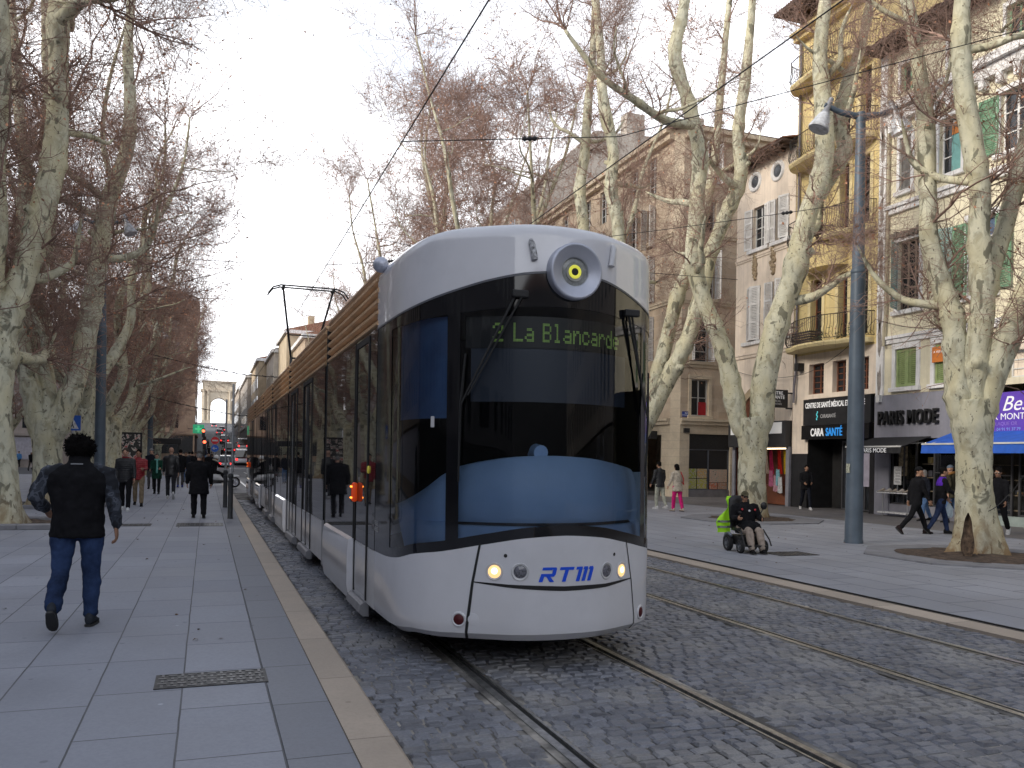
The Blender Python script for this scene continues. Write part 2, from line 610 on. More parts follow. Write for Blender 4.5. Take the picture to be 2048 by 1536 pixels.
# ---- access covers in the pavement
def cover(x0, x1, y0, y1, z, label, n=(11, 5)):
    t = thing('access_cover', label, 'manhole cover', ((x0 + x1) / 2, (y0 + y1) / 2, z), group='cast iron covers set into the paving')
    a, b = (x1 - x0) / 2, (y1 - y0) / 2
    mb = MB()
    mb.box(-a, a, -b, b, -.05, .004)
    mb.build('plate', iron, t)
    fr = MB()
    for q in ((-a - .015, -a + .012, -b, b), (a - .012, a + .015, -b, b), (-a - .015, a + .015, -b - .012, -b), (-a - .015, a + .015, b, b + .012)):
        fr.box(*q, -.05, .007)
    fr.build('rim', iron, t)
    st = MB()
    ux, uy = 2 * a / n[0], 2 * b / n[1]
    for i in range(n[0]):
        for k in range(n[1]):
            cx_, cy_ = -a + (i + .5) * ux, -b + (k + .5) * uy
            if (i + k) % 2: st.box(cx_ - ux * .44, cx_ + ux * .44, cy_ - uy * .2, cy_ + uy * .2, .004, .0095)
            else: st.box(cx_ - ux * .14, cx_ + ux * .14, cy_ - uy * .48, cy_ + uy * .48, .004, .0095)
    st.build('tread_pattern', steel if False else pm('worn_iron', (.15, .15, .155), .45, .5, var=.3, scale=10), t)


cover(-.30, .42, 6.22, 6.58, .13, 'large rectangular cast iron cover in the near pavement slabs')
cover(-.60, .36, 20.0, 20.9, .13, 'square iron cover behind the feet of the man in the long coat', (9, 9))
cover(-1.75, -1.15, 20.2, 20.8, .13, 'small iron cover left of the square cover on the pavement', (6, 6))
p = atz(1580, 1109); cover(p.x - .42, p.x + .42, p.y - .3, p.y + .3, .014, 'dark iron cover right of the wheelchair', (8, 6))

# litter and leaves lying about
leafm = pm('fallen_leaf', (.16, .085, .04), .9, var=.5, scale=20)
mb = MB()
for k in range(260):
    if k < 110: x, y, z = R0.uniform(-5.5, .7), R0.uniform(5, 40), .132
    else: x, y, z = R0.uniform(8.3, 18), R0.uniform(8, 40), .016
    a = R0.uniform(0, 6.3); s = R0.uniform(.018, .045)
    pts = [(x + s * math.cos(a + q) * k_, y + s * math.sin(a + q) * k_, z + R0.uniform(.0, .018)) for q, k_ in ((0, 1), (1.3, .5), (2.6, .8), (3.9, .45), (5.1, .7))]
    mb.add(pts, [(0, 1, 2, 3, 4)])
tag(mb.build('fallen_leaves', leafm), 'dry brown leaves scattered over both pavements', 'leaves', kind='stuff')


# ---- tree pits
stone_pit = pm('pit_stone', (.22, .22, .235), .8, var=.15, scale=3, bmp=.2)
def pit_round(cx_, cy_, r0, r1, z, label):
    t = thing('tree_pit', label, 'tree pit', (cx_, cy_, z), group='ground pits around the plane trees')
    n = 8
    mb = MB()
    O = [(r1 * 1.04 * math.cos(2 * PI * (k + .5) / n), r1 * 1.04 * math.sin(2 * PI * (k + .5) / n)) for k in range(n)]
    I = [(r0 * math.cos(2 * PI * (k + .5) / n), r0 * math.sin(2 * PI * (k + .5) / n)) for k in range(n)]
    for k in range(n):
        q = (k + 1) % n
        g = .006
        a, b, c_, d = Vector((*O[k], 0)), Vector((*O[q], 0)), Vector((*I[q], 0)), Vector((*I[k], 0))
        mid = (a + b + c_ + d) / 4
        sh = [mid + (p_ - mid) * .992 for p_ in (a, b, c_, d)]
        top = [p_ + Vector((0, 0, .045)) for p_ in sh]
        mb.add([*sh, *top], [(4, 5, 6, 7), (0, 1, 5, 4), (1, 2, 6, 5), (2, 3, 7, 6), (3, 0, 4, 7)])
    mb.build('stone_ring', stone_pit, t)
    soil_disc(t, r0, .03)


def soil_disc(t, r0, z):
    mb = MB()
    rows = []
    for i in range(6):
        rr = r0 * (1 - i / 5) + .001
        rows.append([(rr * math.cos(2 * PI * k / 24), rr * math.sin(2 * PI * k / 24), z - .02 + R0.uniform(0, .05) + .05 * i / 5) for k in range(24)])
    mb.grid(rows, closed=True)
    mb.build('soil', earth, t, smooth='all')


def pit_square(cx_, cy_, a, b, label):
    t = thing('tree_pit', label, 'tree pit', (cx_, cy_, .13), group='ground pits around the plane trees')
    mb = MB()
    for (x0, x1, y0, y1) in ((-a, a, -b, -b + .42), (-a, a, b - .42, b), (-a, -a + .42, -b + .42, b - .42), (a - .42, a, -b + .42, b - .42)):
        n_ = max(1, int(max(x1 - x0, y1 - y0) / 1.1))
        for k in range(n_):
            if x1 - x0 > y1 - y0: mb.bbox(x0 + (x1 - x0) * k / n_ + .004, x0 + (x1 - x0) * (k + 1) / n_ - .004, y0, y1, 0, .10, .012)
            else: mb.bbox(x0, x1, y0 + (y1 - y0) * k / n_ + .004, y0 + (y1 - y0) * (k + 1) / n_ - .004, 0, .10, .012)
    mb.build('stone_kerb', stone_pit, t)
    mb = MB()
    g = 10
    mb.grid([[(-a + .4 + (2 * a - .8) * i / g, -b + .4 + (2 * b - .8) * k / g, .02 + R0.uniform(0, .05)) for k in range(g + 1)] for i in range(g + 1)])
    mb.build('soil', earth, t, smooth='all')
# ------------------------------------------------------------------ the tram
white_p = pm('tram_white', (.70, .70, .735), .3, var=.04, scale=1.5, spec=.5, coat=1., grime=.22)
white_d = pm('tram_white_worn', (.62, .62, .64), .3, var=.07, scale=2., spec=.5, coat=.3, streak=.35, grime=.25)
black_p = pm('black_gloss', (.008, .008, .01), .06, var=.1, spec=.6)
black_m = pm('black_matt', (.015, .015, .016), .6, var=.2)
tan_p = pm('bronze_louvre', (.68, .43, .235), .38, .25, var=.12, scale=3, streak=.3)
grey_st = pm('grey_step', (.28, .28, .30), .45, .2, var=.15)
alu = pm('brushed_alloy', (.50, .52, .60), .42, .5, var=.08, scale=3)
side_gl = glass_dark('side_glass', (.012, .012, .014), .02, wob=.06)
front_gl = glass_clear('windscreen_glass', (.80, .83, .86))
blue_in = pm('blue_console', (.30, .47, .74), .5, var=.06, scale=2)
roof_gr = pm('roof_grey', (.4, .4, .42), .6, var=.2)
rubber = pm('rubber', (.015, .015, .016), .8, var=.2)
red_lens = emit('red_lens', (.07, .004, .008), .02)
XC = 2.745
NT = [(0, 6.33), (.35, 6.38), (.708, 6.57), (.9, 6.70), (1.0, 6.80), (1.1, 6.98), (1.165, 7.24), (1.192, 7.6), (1.2, 8.2)]
# smooth plan curve of the nose: arc parameter -1..1
_half = [Vector((x, y)) for x, y in NT]
_full = [Vector((-p.x, p.y)) for p in _half[:0:-1]] + _half
def _cat(P, n):
    out = []
    for i in range(len(P) - 1):
        p0, p1, p2, p3 = P[max(0, i - 1)], P[i], P[i + 1], P[min(len(P) - 1, i + 2)]
        for k in range(n):
            t = k / n
            out.append(.5 * ((2 * p1) + (p2 - p0) * t + (2 * p0 - 5 * p1 + 4 * p2 - p3) * t * t + (3 * p1 - p0 - 3 * p2 + p3) * t ** 3))
    out.append(P[-1])
    return out
_pl = _cat(_full, 12)
_cum = [0.]
for a_, b_ in zip(_pl, _pl[1:]): _cum.append(_cum[-1] + (b_ - a_).length)
_tot = _cum[-1]
import bisect
def plan(s):
    """s in -1..1 -> (x, y, normal)"""
    d = (s + 1) / 2 * _tot
    i = min(len(_pl) - 2, max(0, bisect.bisect(_cum, d) - 1))
    t = (d - _cum[i]) / max(1e-9, _cum[i + 1] - _cum[i])
    p = _pl[i].lerp(_pl[i + 1], t)
    j = max(0, i - 2); k = min(len(_pl) - 1, i + 3)
    tg = (_pl[k] - _pl[j]).normalized()
    return p.x, p.y, Vector((tg.y, -tg.x))
_sx = [(plan(-1 + 2 * k / 800)[0], -1 + 2 * k / 800) for k in range(801)]
def s_of_x(x):
    xs = [a for a, b in _sx]
    i = min(799, max(0, bisect.bisect(xs, x) - 1))
    (x0, s0), (x1, s1) = _sx[i], _sx[i + 1]
    return s0 + (s1 - s0) * (x - x0) / max(1e-9, x1 - x0)
def interp(tab, x):
    if x <= tab[0][0]: return tab[0][1]
    n_ = len(tab)
    def sl(i):
        if i <= 0: return 0. if tab[0][0] == 0 else (tab[1][1] - tab[0][1]) / (tab[1][0] - tab[0][0])
        if i >= n_ - 1: return (tab[-1][1] - tab[-2][1]) / (tab[-1][0] - tab[-2][0])
        a = (tab[i][1] - tab[i - 1][1]) / (tab[i][0] - tab[i - 1][0]); b = (tab[i + 1][1] - tab[i][1]) / (tab[i + 1][0] - tab[i][0])
        return 0. if a * b <= 0 else 2 * a * b / (a + b)
    for i in range(n_ - 1):
        (a, ya), (b, yb) = tab[i], tab[i + 1]
        if x <= b:
            h = b - a; t = (x - a) / h
            return (2 * t ** 3 - 3 * t * t + 1) * ya + (t ** 3 - 2 * t * t + t) * h * sl(i) + (3 * t * t - 2 * t ** 3) * yb + (t ** 3 - t * t) * h * sl(i + 1)
    return tab[-1][1]
TOPB = [(0, 3.255), (.3, 3.235), (.6, 3.18), (.8, 3.12), (1.0, 3.05), (1.15, 2.99), (1.2, 2.97)]
BOTB = [(0, 1.118), (.3, 1.10), (.6, 1.045), (.9, .975), (1.1, .925), (1.18, .85), (1.2, .82)]
BOT = [(0, .262), (.6, .262), (1.1, .255), (1.2, .2)]
ZT = [(0, 3.665), (.6, 3.655), (1.0, 3.63), (1.2, 3.57)]
topb = lambda x: interp(TOPB, abs(x))
botb = lambda x: interp(BOTB, abs(x))
zbot = lambda x: interp(BOT, abs(x))
ztop = lambda x: interp(ZT, abs(x))
OY = 6.33
def nose(s, z, off=0.):
    """point on the nose skin in tram coordinates (origin under the tip)"""
    x, y, n = plan(s)
    ins = 0.
    zt = ztop(x)
    if z > zt - .12:
        q = min(1, (z - (zt - .12)) / .12); ins = .12 * (1 - math.sqrt(max(0, 1 - q * q)))
    zb = zbot(x)
    if z < zb + .10:
        q = min(1, (zb + .10 - z) / .10); ins = max(ins, .07 * (1 - math.sqrt(max(0, 1 - q * q))))
    rake = .05 * max(0, (z - 1.0) / 2.6)
    o = off - ins
    return Vector((x + n.x * o, y - OY + n.y * o + rake, z))
def skin(s0, s1, zlo, zhi, off=0., ns=40, nz=10, mb=None, flip=False):
    mb = mb or MB()
    rows = []
    for i in range(ns + 1):
        s = s0 + (s1 - s0) * i / ns
        x = plan(s)[0]
        a = zlo(x) if callable(zlo) else zlo
        b = zhi(x) if callable(zhi) else zhi
        rows.append([nose(s, a + (b - a) * k / nz, off) for k in range(nz + 1)])
    return mb.grid(rows, flip=not flip)
def ribbon(pts, wd, off=.004, mb=None):
    """thin dark joint drawn on the skin through (x, z) points"""
    mb = mb or MB()
    P = []
    for (xa, za), (xb, zb) in zip(pts, pts[1:]):
        for k in range(8): P.append((xa + (xb - xa) * k / 8, za + (zb - za) * k / 8))
    P.append(pts[-1])
    rows = []
    for i, (x, z) in enumerate(P):
        a = Vector(P[max(0, i - 1)]); b = Vector(P[min(len(P) - 1, i + 1)])
        d = (b - a).normalized()
        w_ = wd(x, z) if callable(wd) else wd
        nx, nz_ = -d.y * w_ / 2, d.x * w_ / 2
        rows.append([nose(s_of_x(x + nx), z + nz_, off), nose(s_of_x(x - nx), z - nz_, off)])
    return mb.grid(rows)


tram = thing('tram', 'long white tram with bronze louvred roof edge and blue cab on the left track', 'tram', (XC, OY, 0))
def pt(name, mb, m, smooth=True, fix=False, parent=None): return mb.build(name, m, parent or tram, smooth=smooth, fix=fix)

SEAM_L = [(-.657, 1.05), (-.707, .729), (-.753, .262)]
SEAM_R = [(.657, 1.05), (.735, .70), (.80, .262)]
# lower shell
pt('front_apron', skin(-1, 1, zbot, botb, 0, 70, 14), white_p)
# upper brow
pt('roof_brow', skin(-1, 1, topb, ztop, 0, 70, 16), white_p)
# crown of the roof behind the brow
mb = MB()
rows = []
for i in range(41):
    s = -1 + 2 * i / 40
    a = nose(s, ztop(plan(s)[0]))
    rows.append([a, Vector((a.x * .9, min(a.y + .35, 2.2), a.z + .03)), Vector((a.x * .85, 2.3, 3.66))])
mb.grid(rows)
pt('roof_cap', mb, white_p)
# windscreen: glass with a painted black border
sA, sB = s_of_x(-.845), s_of_x(.80)
gl = pt('windscreen', skin(-1, 1, lambda x: botb(x), lambda x: topb(x), -.004, 80, 16), front_gl)
bd = MB()
skin(-1, 1, lambda x: botb(x) + .001, lambda x: botb(x) + .085, .001, 70, 2, bd)
skin(-.62, .62, lambda x: 2.92 + .05 * (1 - (x / .8) ** 2), lambda x: topb(x), .001, 60, 3, bd)
skin(-1, -.62, lambda x: topb(x) - .10, lambda x: topb(x), .001, 20, 3, bd)
skin(.62, 1, lambda x: topb(x) - .16, lambda x: topb(x), .001, 20, 3, bd)
skin(s_of_x(-.905), s_of_x(-.815), lambda x: botb(x) + .04, lambda x: topb(x) - .02, .001, 6, 10, bd)
skin(s_of_x(.86), s_of_x(.93), lambda x: botb(x) + .04, lambda x: topb(x) - .02, .001, 6, 10, bd)
skin(-1, s_of_x(-1.19), lambda x: botb(x), lambda x: topb(x), .001, 10, 10, bd)
skin(s_of_x(1.19), 1, lambda x: botb(x), lambda x: topb(x), .001, 10, 10, bd)
pt('window_border', bd, black_p, parent=gl)
trim = MB()
skin(-1, 1, lambda x: topb(x) - .008, lambda x: topb(x) + .010, .006, 70, 1, trim)
pt('brow_trim', trim, pm('trim_grey', (.10, .105, .12), .4))

# panel joints
j = MB()
ribbon([(x, z) for x, z in SEAM_L], lambda x, z: .012 + .010 * (1 - abs(z - .5) * 1.2), .003, j)
ribbon(SEAM_R, .010, .003, j)
GAP = [(-.704, .735), (-.45, .712), (0, .69), (.4, .695), (.735, .72)]
ribbon(GAP, lambda x, z: .008 + .03 * max(0, 1 - ((x - .02) / .72) ** 2), .003, j)
pt('panel_joint', j, black_m)

def on_nose(x, z, off=0.):
    s = s_of_x(x)
    n = plan(s)[2]
    return nose(s, z, off), Vector((n.x, n.y, 0))
lamp_on = emit('headlamp_glow', (1., .66, .28), .95)
lamp_hot = emit('headlamp_bulb', (1., .88, .62), 3.)
lens_off = pm('lamp_lens_off', (.16, .16, .19), .12, var=.4, scale=60, spec=.8)
for x, z, lit in ((-.552, .825, 1), (-.366, .828, 0), (.41, .815, 0), (.60, .80, 1)):
    c_, n = on_nose(x, z)
    ring = MB().lathe([(.052, .001), (.068, .006), (.072, .002), (.073, -.01)], 28, c_, n).build('headlight', white_d, tram, smooth=True)
    ring['label'] = 'lit headlight with warm bulb' if lit else 'unlit grey headlight'
    mb = MB().lathe([(.053, .002), (.05, .0), (.035, .006), (.0, .010)], 28, c_, n)
    mb.build('lens', lamp_on if lit else lens_off, ring, smooth=True)
    if lit: MB().lathe([(.026, .008), (.018, .012), (.0, .014)], 20, c_ + Vector((0, 0, .005)), n).build('bulb', lamp_hot, ring, smooth=True)
for x, z in ((-.475, .955), (.50, .945)):
    c_, n = on_nose(x, z, .002)
    MB().lathe([(.015, .0), (.012, .003), (0, .003)], 14, c_, n).build('washer_nozzle', black_m, tram)
for x, z in ((-.80, .425), (.885, .40)):
    c_, n = on_nose(x, z, .0)
    r_ = MB().lathe([(.0, .004), (.045, .004), (.052, .010), (.062, .006), (.066, -.006)], 24, c_, n).build('marker_light', white_p, tram, smooth=True)
    MB().lathe([(.044, .005), (.03, .012), (.0, .015)], 20, c_, n).build('lens', red_lens, r_, smooth=True)
c_, n = on_nose(-.70, .43)
MB().lathe([(.0, .005), (.035, .004), (.05, .002), (.053, -.004)], 20, c_, n).build('towing_socket', white_p, tram, smooth=True)

# operator letters on the bonnet
LOGO = {
 'R': [[(.18, 1), (.84, 1), (.80, .8), (.14, .8)], [(.80, 1), (1.04, 1), (1.10, .9), (1.05, .5), (.94, .36), (.72, .36), (.80, .5), (.84, .8)], [(.11, .56), (.83, .56), (.80, .36), (.07, .36)], [(.07, .36), (.32, .36), (.25, 0), (0, 0)], [(.45, .36), (.72, .36), (1.0, 0), (.70, 0)]],
 'T': [[(.05, 1), (1.05, 1), (1.01, .8), (.01, .8)], [(.40, .8), (.66, .8), (.50, 0), (.24, 0)]],
 'M': [[(.0, 1), (.34, 1), (.36, .85), (.24, 0), (.02, 0), (.13, .8), (-.04, .8)], [(.44, 1), (.68, 1), (.70, .85), (.58, 0), (.36, 0), (.47, .8), (.40, .8)], [(.78, 1), (1.0, 1), (1.06, .85), (.94, 0), (.72, 0), (.83, .8), (.74, .8)]],
}
blue_l = pm('blue_lettering', (.01, .09, .75), .35, var=.03)
lg = MB()
x0 = -.222
for ch, w_, adv in (('R', .140, .165), ('T', .135, .150), ('M', .165, .16)):
    for poly in LOGO[ch]:
        bm = bmesh.new()
        vs = [bm.verts.new((x0 + (u * .92 + .09 * v_) * w_, .735 + v_ * .118, 0)) for u, v_ in poly]
        f_ = bm.faces.new(vs)
        bmesh.ops.triangulate(bm, faces=[f_])
        for v_ in bm.verts:
            v_.co = nose(s_of_x(v_.co.x), v_.co.y + .012, .004)
        lg.bm(bm)
    x0 += adv
pt('lettering', lg, blue_l, smooth=False, fix=False)

# big round lamp in the brow
c_, n = on_nose(.045, 3.262, .0)
n = Vector((.0, -1, -.03)).normalized()
c_ = Vector((.045, c_.y - .025, 3.262))
bez = MB().lathe([(.230, -.08), (.230, .035), (.225, .054), (.212, .06), (.203, .055), (.16, .036), (.122, .022), (.116, .018), (.114, -.02)], 56, c_, n).build('destination_lamp', alu, tram, smooth='all')
MB().lathe([(.117, .004), (.11, .0), (.08, .006), (.078, .014), (.05, .012), (.0, .010)], 40, c_, n).build('lens', pm('lamp_glass', (.30, .31, .30), .15, var=.2, scale=30), bez, smooth=True)
MB().lathe([(.056, .015), (.05, .022), (.036, .022), (.03, .016)], 32, c_, n).build('light_ring', emit('yellow_ring', (.75, .72, .08), .55), bez, smooth=True)
MB().lathe([(.03, .016), (.0, .018)], 24, c_, n).build('lens_core', black_m, bez)
for x, z0, z1, mm in ((-.30, 3.34, 3.50, pm('scuffed_clip', (.45, .45, .46), .5, var=.6, scale=40)), (.43, 3.36, 3.54, white_d)):
    a, n_ = on_nose(x - .012 * (1 if x < 0 else -1) , z1, .004)
    b, _ = on_nose(x + (.02 if x < 0 else -.02), z0, .022)
    MB().tube([a, a.lerp(b, .15) + n_ * .016, b], [.018, .026, .027], 14).build('roof_clip', mm, tram, smooth=True)
MB().ball((-1.215, 1.72, 3.56), (.075, .085, .075), 18, 12).build('camera_pod', alu, tram, smooth=True)

# wipers
for x0, x1, z0, z1 in ((-.415, -.80, 3.06, 2.16), (.62, .90, 3.0, 2.1)):
    a, n_ = on_nose(x0, z0, .03); b, _ = on_nose(x1, z1, .045)
    a2, _ = on_nose(x0 + .05, z0 + .0, .03); b2, _ = on_nose(x1 + .05 * (1 if x1 < 0 else -1), z1 + .08, .045)
    wp = MB().tube([a, b], [.012, .008], 6).tube([a2, b2], [.010, .007], 6)
    wp.bbox(a.x - .04, a.x + .10, a.y - .03, a.y + .02, a.z - .03, a.z + .03, .01)
    wo = wp.build('wiper', black_m, tram)
    e0, _ = on_nose(x1 - .01, z1 - .62 if x1 < 0 else z1 - .5, .03); e1, _ = on_nose(x1 + .03, z1 + .42, .03)
    MB().tube([e0, b, e1], [.008, .011, .008], 5).build('wiper_blade', rubber, wo)

# ---- cab interior, seen through the windscreen
def dz(x): return interp([(-1.2, 1.27), (-.95, 1.50), (-.86, 1.585), (-.68, 1.68), (-.25, 1.755), (0, 1.765), (.35, 1.75), (.75, 1.70), (1.0, 1.655), (1.18, 1.62)], x)
mb = MB()
rows = []
for i in range(49):
    x = -1.16 + 2.34 * i / 48
    s = s_of_x(x)
    b0 = nose(s, botb(x) + .02, -.05)
    z1 = dz(x)
    yb = plan(s)[1] - OY
    bulge = .22
    rows.append([b0, Vector((x * .99, yb + .13, 1.16)), Vector((x * .985, yb + .20, 1.20)), Vector((x * .98, yb + .17, 1.25)), Vector((x * .985, yb + .18, 1.25 + (z1 - 1.25) * .5)), Vector((x * .98, yb + .23, 1.25 + (z1 - 1.25) * .88)), Vector((x * .975, yb + .28, z1)), Vector((x * .97, yb + .42, z1 + .0)), Vector((x * .97, yb + .6, z1 - .3))])
mb.grid(rows)
cons = pt('cab_console', mb, blue_in)
MB().tube([(-.12 + .06, .58, 1.76), (-.06, .52, 1.80), (-.06, .42, 1.79)], [.06, .07, .065], 16).build('console_camera', blue_in, cons, smooth=True)
mb = MB()
mb.grid([[Vector((x * .985, plan(s_of_x(x))[1] - OY + .19, 1.205)), Vector((x * .985, plan(s_of_x(x))[1] - OY + .15, 1.185))] for x in [-.85 + 1.7 * k / 20 for k in range(21)]])
mb.build('console_slot', black_m, cons)
mb = MB()
mb.box(-1.13, 1.13, 2.5, 2.54, .5, 3.2)
for z_ in (3.0, .78):
    pp = [nose(-1 + 2 * k / 40, z_, -.07) for k in range(41)]
    mb.add([(p_.x, p_.y, z_) for p_ in pp] + [(1.12, 2.5, z_), (-1.12, 2.5, z_)], [tuple(range(43))])
pt('cab_lining', mb, pm('cab_dark', (.02, .022, .028), .8), smooth=False, fix=True)
mb = MB()
mb.grid([[nose(s_of_x(-1.185 + .32 * i / 10), 2.06 + .84 * k / 4, -.06) for k in range(5)] for i in range(11)])
sb = pt('sun_blind', mb, pm('blind_blue', (.08, .17, .36), .7, streak=.2)); sb['label'] = 'blue blind in the side window of the cab'
ebox('blind_tab', (-1.03, -1.0, .42, .43, 1.98, 2.07), pm('pale_plastic', (.5, .5, .52), .5), sb, .003)
mb = MB()
mb.grid([[nose(s_of_x(-.76 + 1.52 * i / 16), 2.20 + .45 * k / 4, -.10) for k in range(5)] for i in range(17)])
pt('sun_visor', mb, glass_dark('visor_tint', (.03, .045, .075), .4))
# line display: a dot matrix board behind the glass
FONT = {'2': ['01110', '10001', '00001', '00110', '01000', '10000', '11111'], 'L': ['10000'] * 6 + ['11111'], 'a': ['00000', '00000', '01110', '00001', '01111', '10001', '01111'],
        'B': ['11110', '10001', '10001', '11110', '10001', '10001', '11110'], 'l': ['01100', '00100', '00100', '00100', '00100', '00100', '01110'], 'n': ['00000', '00000', '10110', '11001', '10001', '10001', '10001'],
        'c': ['00000', '00000', '01110', '10001', '10000', '10001', '01110'], 'r': ['00000', '00000', '10110', '11001', '10000', '10000', '10000'], 'd': ['00001', '00001', '01101', '10011', '10001', '10001', '01111'], 'e': ['00000', '00000', '01110', '10001', '11111', '10000', '01110']}
led = emit('green_led', (.30, .50, .12), .16)
mb = MB()
board = MB()
txt = '2 La Blancarde'
px_ = .0158
tot = sum((6 if ch != ' ' else 4) for ch in txt) * px_
cxp = -.60
for ch in txt:
    if ch == ' ': cxp += 4 * px_; continue
    for r_, line in enumerate(FONT[ch]):
        for q, bit in enumerate(line):
            if bit == '1':
                for sub in ((0, 0), (1, 0), (0, 1), (1, 1)):
                    xx = cxp + q * px_ + sub[0] * px_ / 2; zz = 2.845 - r_ * px_ * 1.4 - sub[1] * px_ * .7
                    s = s_of_x(xx); a = nose(s, zz, -.085); b = nose(s_of_x(xx + px_ * .40), zz - px_ * .56, -.085)
                    mb.quad(a, (b.x, b.y, a.z), b, (a.x, a.y, b.z))
    cxp += 6 * px_
skin(s_of_x(-.80), s_of_x(.80), 2.64, 2.90, -.09, 24, 2, board)
bo = pt('destination_board', board, pm('board_black', (.012, .014, .016), .4))
mb.build('display_text', led, bo, fix=False)
# driver
# ---- body side
YE = 36.5 - OY            # tail corner, tram coordinates
S0 = 8.2 - OY
arts = [11.95, 17.75, 22.6, 26.45, 31.0]          # articulations (street metres)
arts_t = [a - OY for a in arts]
segs = []
a = S0
for g in arts_t + [YE]:
    segs.append((a, g - .13 if g != YE else g)); a = g + .13
for si, (a, b) in enumerate(segs):
    for sd_ in (-1, 1):
        X = 1.2 * sd_
        # louvred roof edge: five bronze ribs
        mb = MB()
        prof = []
        for k in range(5):
            z0 = 2.995 + k * .107
            prof += [(.0, z0), (.055, z0 + .02), (.055, z0 + .05), (.012, z0 + .085)]
        prof += [(.05, 3.535), (.045, 3.56), (-.15, 3.575), (-.15, 3.58)]
        n_ = max(1, round((b - a) / 4.6))
        for q in range(n_):
            ya, yb = a + (b - a) * q / n_ + .012, a + (b - a) * (q + 1) / n_ - .012
            i0 = len(mb.v)
            mb.grid([[(X + p_ * sd_ - .04 * sd_, yy, z_) for p_, z_ in prof] for yy in (ya, yb)])
            for yy in (ya, yb):
                mb.add([(X + p_ * sd_ - .04 * sd_, yy, z_) for p_, z_ in prof[:-2]] + [(X - .06 * sd_, yy, 3.55), (X - .06 * sd_, yy, 2.99)], [tuple(range(len(prof)))])
        mb.build('roof_louvre', tan_p, tram, fix=True)
        # glazing
        mb = MB()
        g = MB()
        if si == 0: cuts = [a, 9.42 - OY, 9.5 - OY, b]
        else:
            n_ = max(3, round((b - a) / 1.35))
            cuts = [a + (b - a) * k / n_ for k in range(n_ + 1)]
        for q, (ya, yb) in enumerate(zip(cuts, cuts[1:])):
            d = .004 * ((q % 2) * 2 - 1)
            zlo = .82
            mb.box(X - .02 if sd_ > 0 else X - .0 + d, X + d if sd_ > 0 else X + .02, ya + .008, yb - .008, zlo, 2.985)
        mb.box(X - .05 if sd_ > 0 else X + .012, X - .012 if sd_ > 0 else X + .05, a, b, .8, 2.99)
        mb.build('side_window', side_gl, tram, fix=True)
        # waist line and skirt
        mb = MB()
        rows = []
        def skirt_out(y):
            yw = y + OY
            return .0
        mb.box(min(X, X - .06 * sd_), max(X, X - .06 * sd_), a, b, .25, .815)
        mb.build('skirt_panel', white_d, tram)
        # frame lines around windows
        for yy in cuts[1:-1]:
            MB().box(min(X, X + .003 * sd_) - .002, max(X, X + .003 * sd_) + .002, yy - .012, yy + .012, .83, 2.98).build('window_pillar', black_m, tram)
# bogie covers, doors and steps on both sides
def bogie(ya, yb, sd_):
    X = 1.2 * sd_
    mb = MB()
    o = .055 * sd_
    prof = [(0, .83), (o * .8, .80), (o, .66), (o, .30), (o * .5, .14), (o * -.2, .13)]
    mb.grid([[(X + x, ya + (.05 if k == 0 else 0), z) for x, z in prof] if False else [(X + x, y, z) for x, z in prof] for k, y in enumerate((ya + .04, ya + .09, yb - .09, yb - .04))])
    for y, yy in ((ya + .04, ya), (yb - .04, yb)):
        mb.grid([[(X + x, y, z) for x, z in prof], [(X - .01 * sd_, yy, z) for x, z in prof]])
    mb.build('bogie_cover', white_p, tram, smooth=True)
def door(ya, yb, sd_, leaf=1):
    X = 1.2 * sd_
    e = sd_ * .014
    mb = MB()
    fr = .018
    for y_ in ([ya, yb] if leaf == 1 else [ya, (ya + yb) / 2, yb]):
        mb.box(min(X, X + e), max(X, X + e), y_ - fr, y_ + fr, .27, 2.96)
    mb.box(min(X, X + e), max(X, X + e), ya + fr, yb - fr, 2.90, 2.96)
    d_ = mb.build('door', black_m, tram)
    mb = MB()
    o = sd_ * .10
    mb.prism([(0, .24), (.05, .255), (.085, .235), (.10, .16), (.06, .12), (0, .115)], lambda u, v_, d__: (X + (u - .02) * sd_, d__, v_), ya - .05, yb + .05)
    mb.build('door_step', grey_st, d_)
    mb = MB()
    e2 = sd_ * .006
    mb.box(min(X, X + e2), max(X, X + e2), ya + .03, yb - .03, .30, .80)
    mb.build('door_panel', white_p, d_)
for sd_ in (-1, 1):
    bogie(9.52 - OY, 11.72 - OY, sd_)
    door(8.62 - OY, 9.36 - OY, sd_)
    for c0 in (13.6, 15.9): door(c0 - OY, c0 + 1.25 - OY, sd_, 2)
    bogie(18.1 - OY, 20.4 - OY, sd_)
    door(21.2 - OY, 22.1 - OY, sd_)
    door(23.2 - OY, 24.4 - OY, sd_, 2)
    bogie(26.7 - OY, 29.0 - OY, sd_)
    door(31.6 - OY, 32.8 - OY, sd_, 2)
    bogie(33.4 - OY, 35.4 - OY, sd_)
# bellows at the articulations
for g in arts_t:
    mb = MB()
    for k in range(7):
        y_ = g - .12 + .04 * k
        w_ = 1.165 + (.025 if k % 2 else 0)
        mb.box(-w_, w_, y_ - .02, y_ + .02, .28, 3.5)
    b_ = mb.build('articulation', rubber, tram)
    mb = MB()
    for sd_ in (-1, 1):
        mb.box(min(1.205 * sd_, 1.15 * sd_), max(1.205 * sd_, 1.15 * sd_), g + .09, g + .26, .2, .83)
    mb.build('end_panel', grey_st, b_)
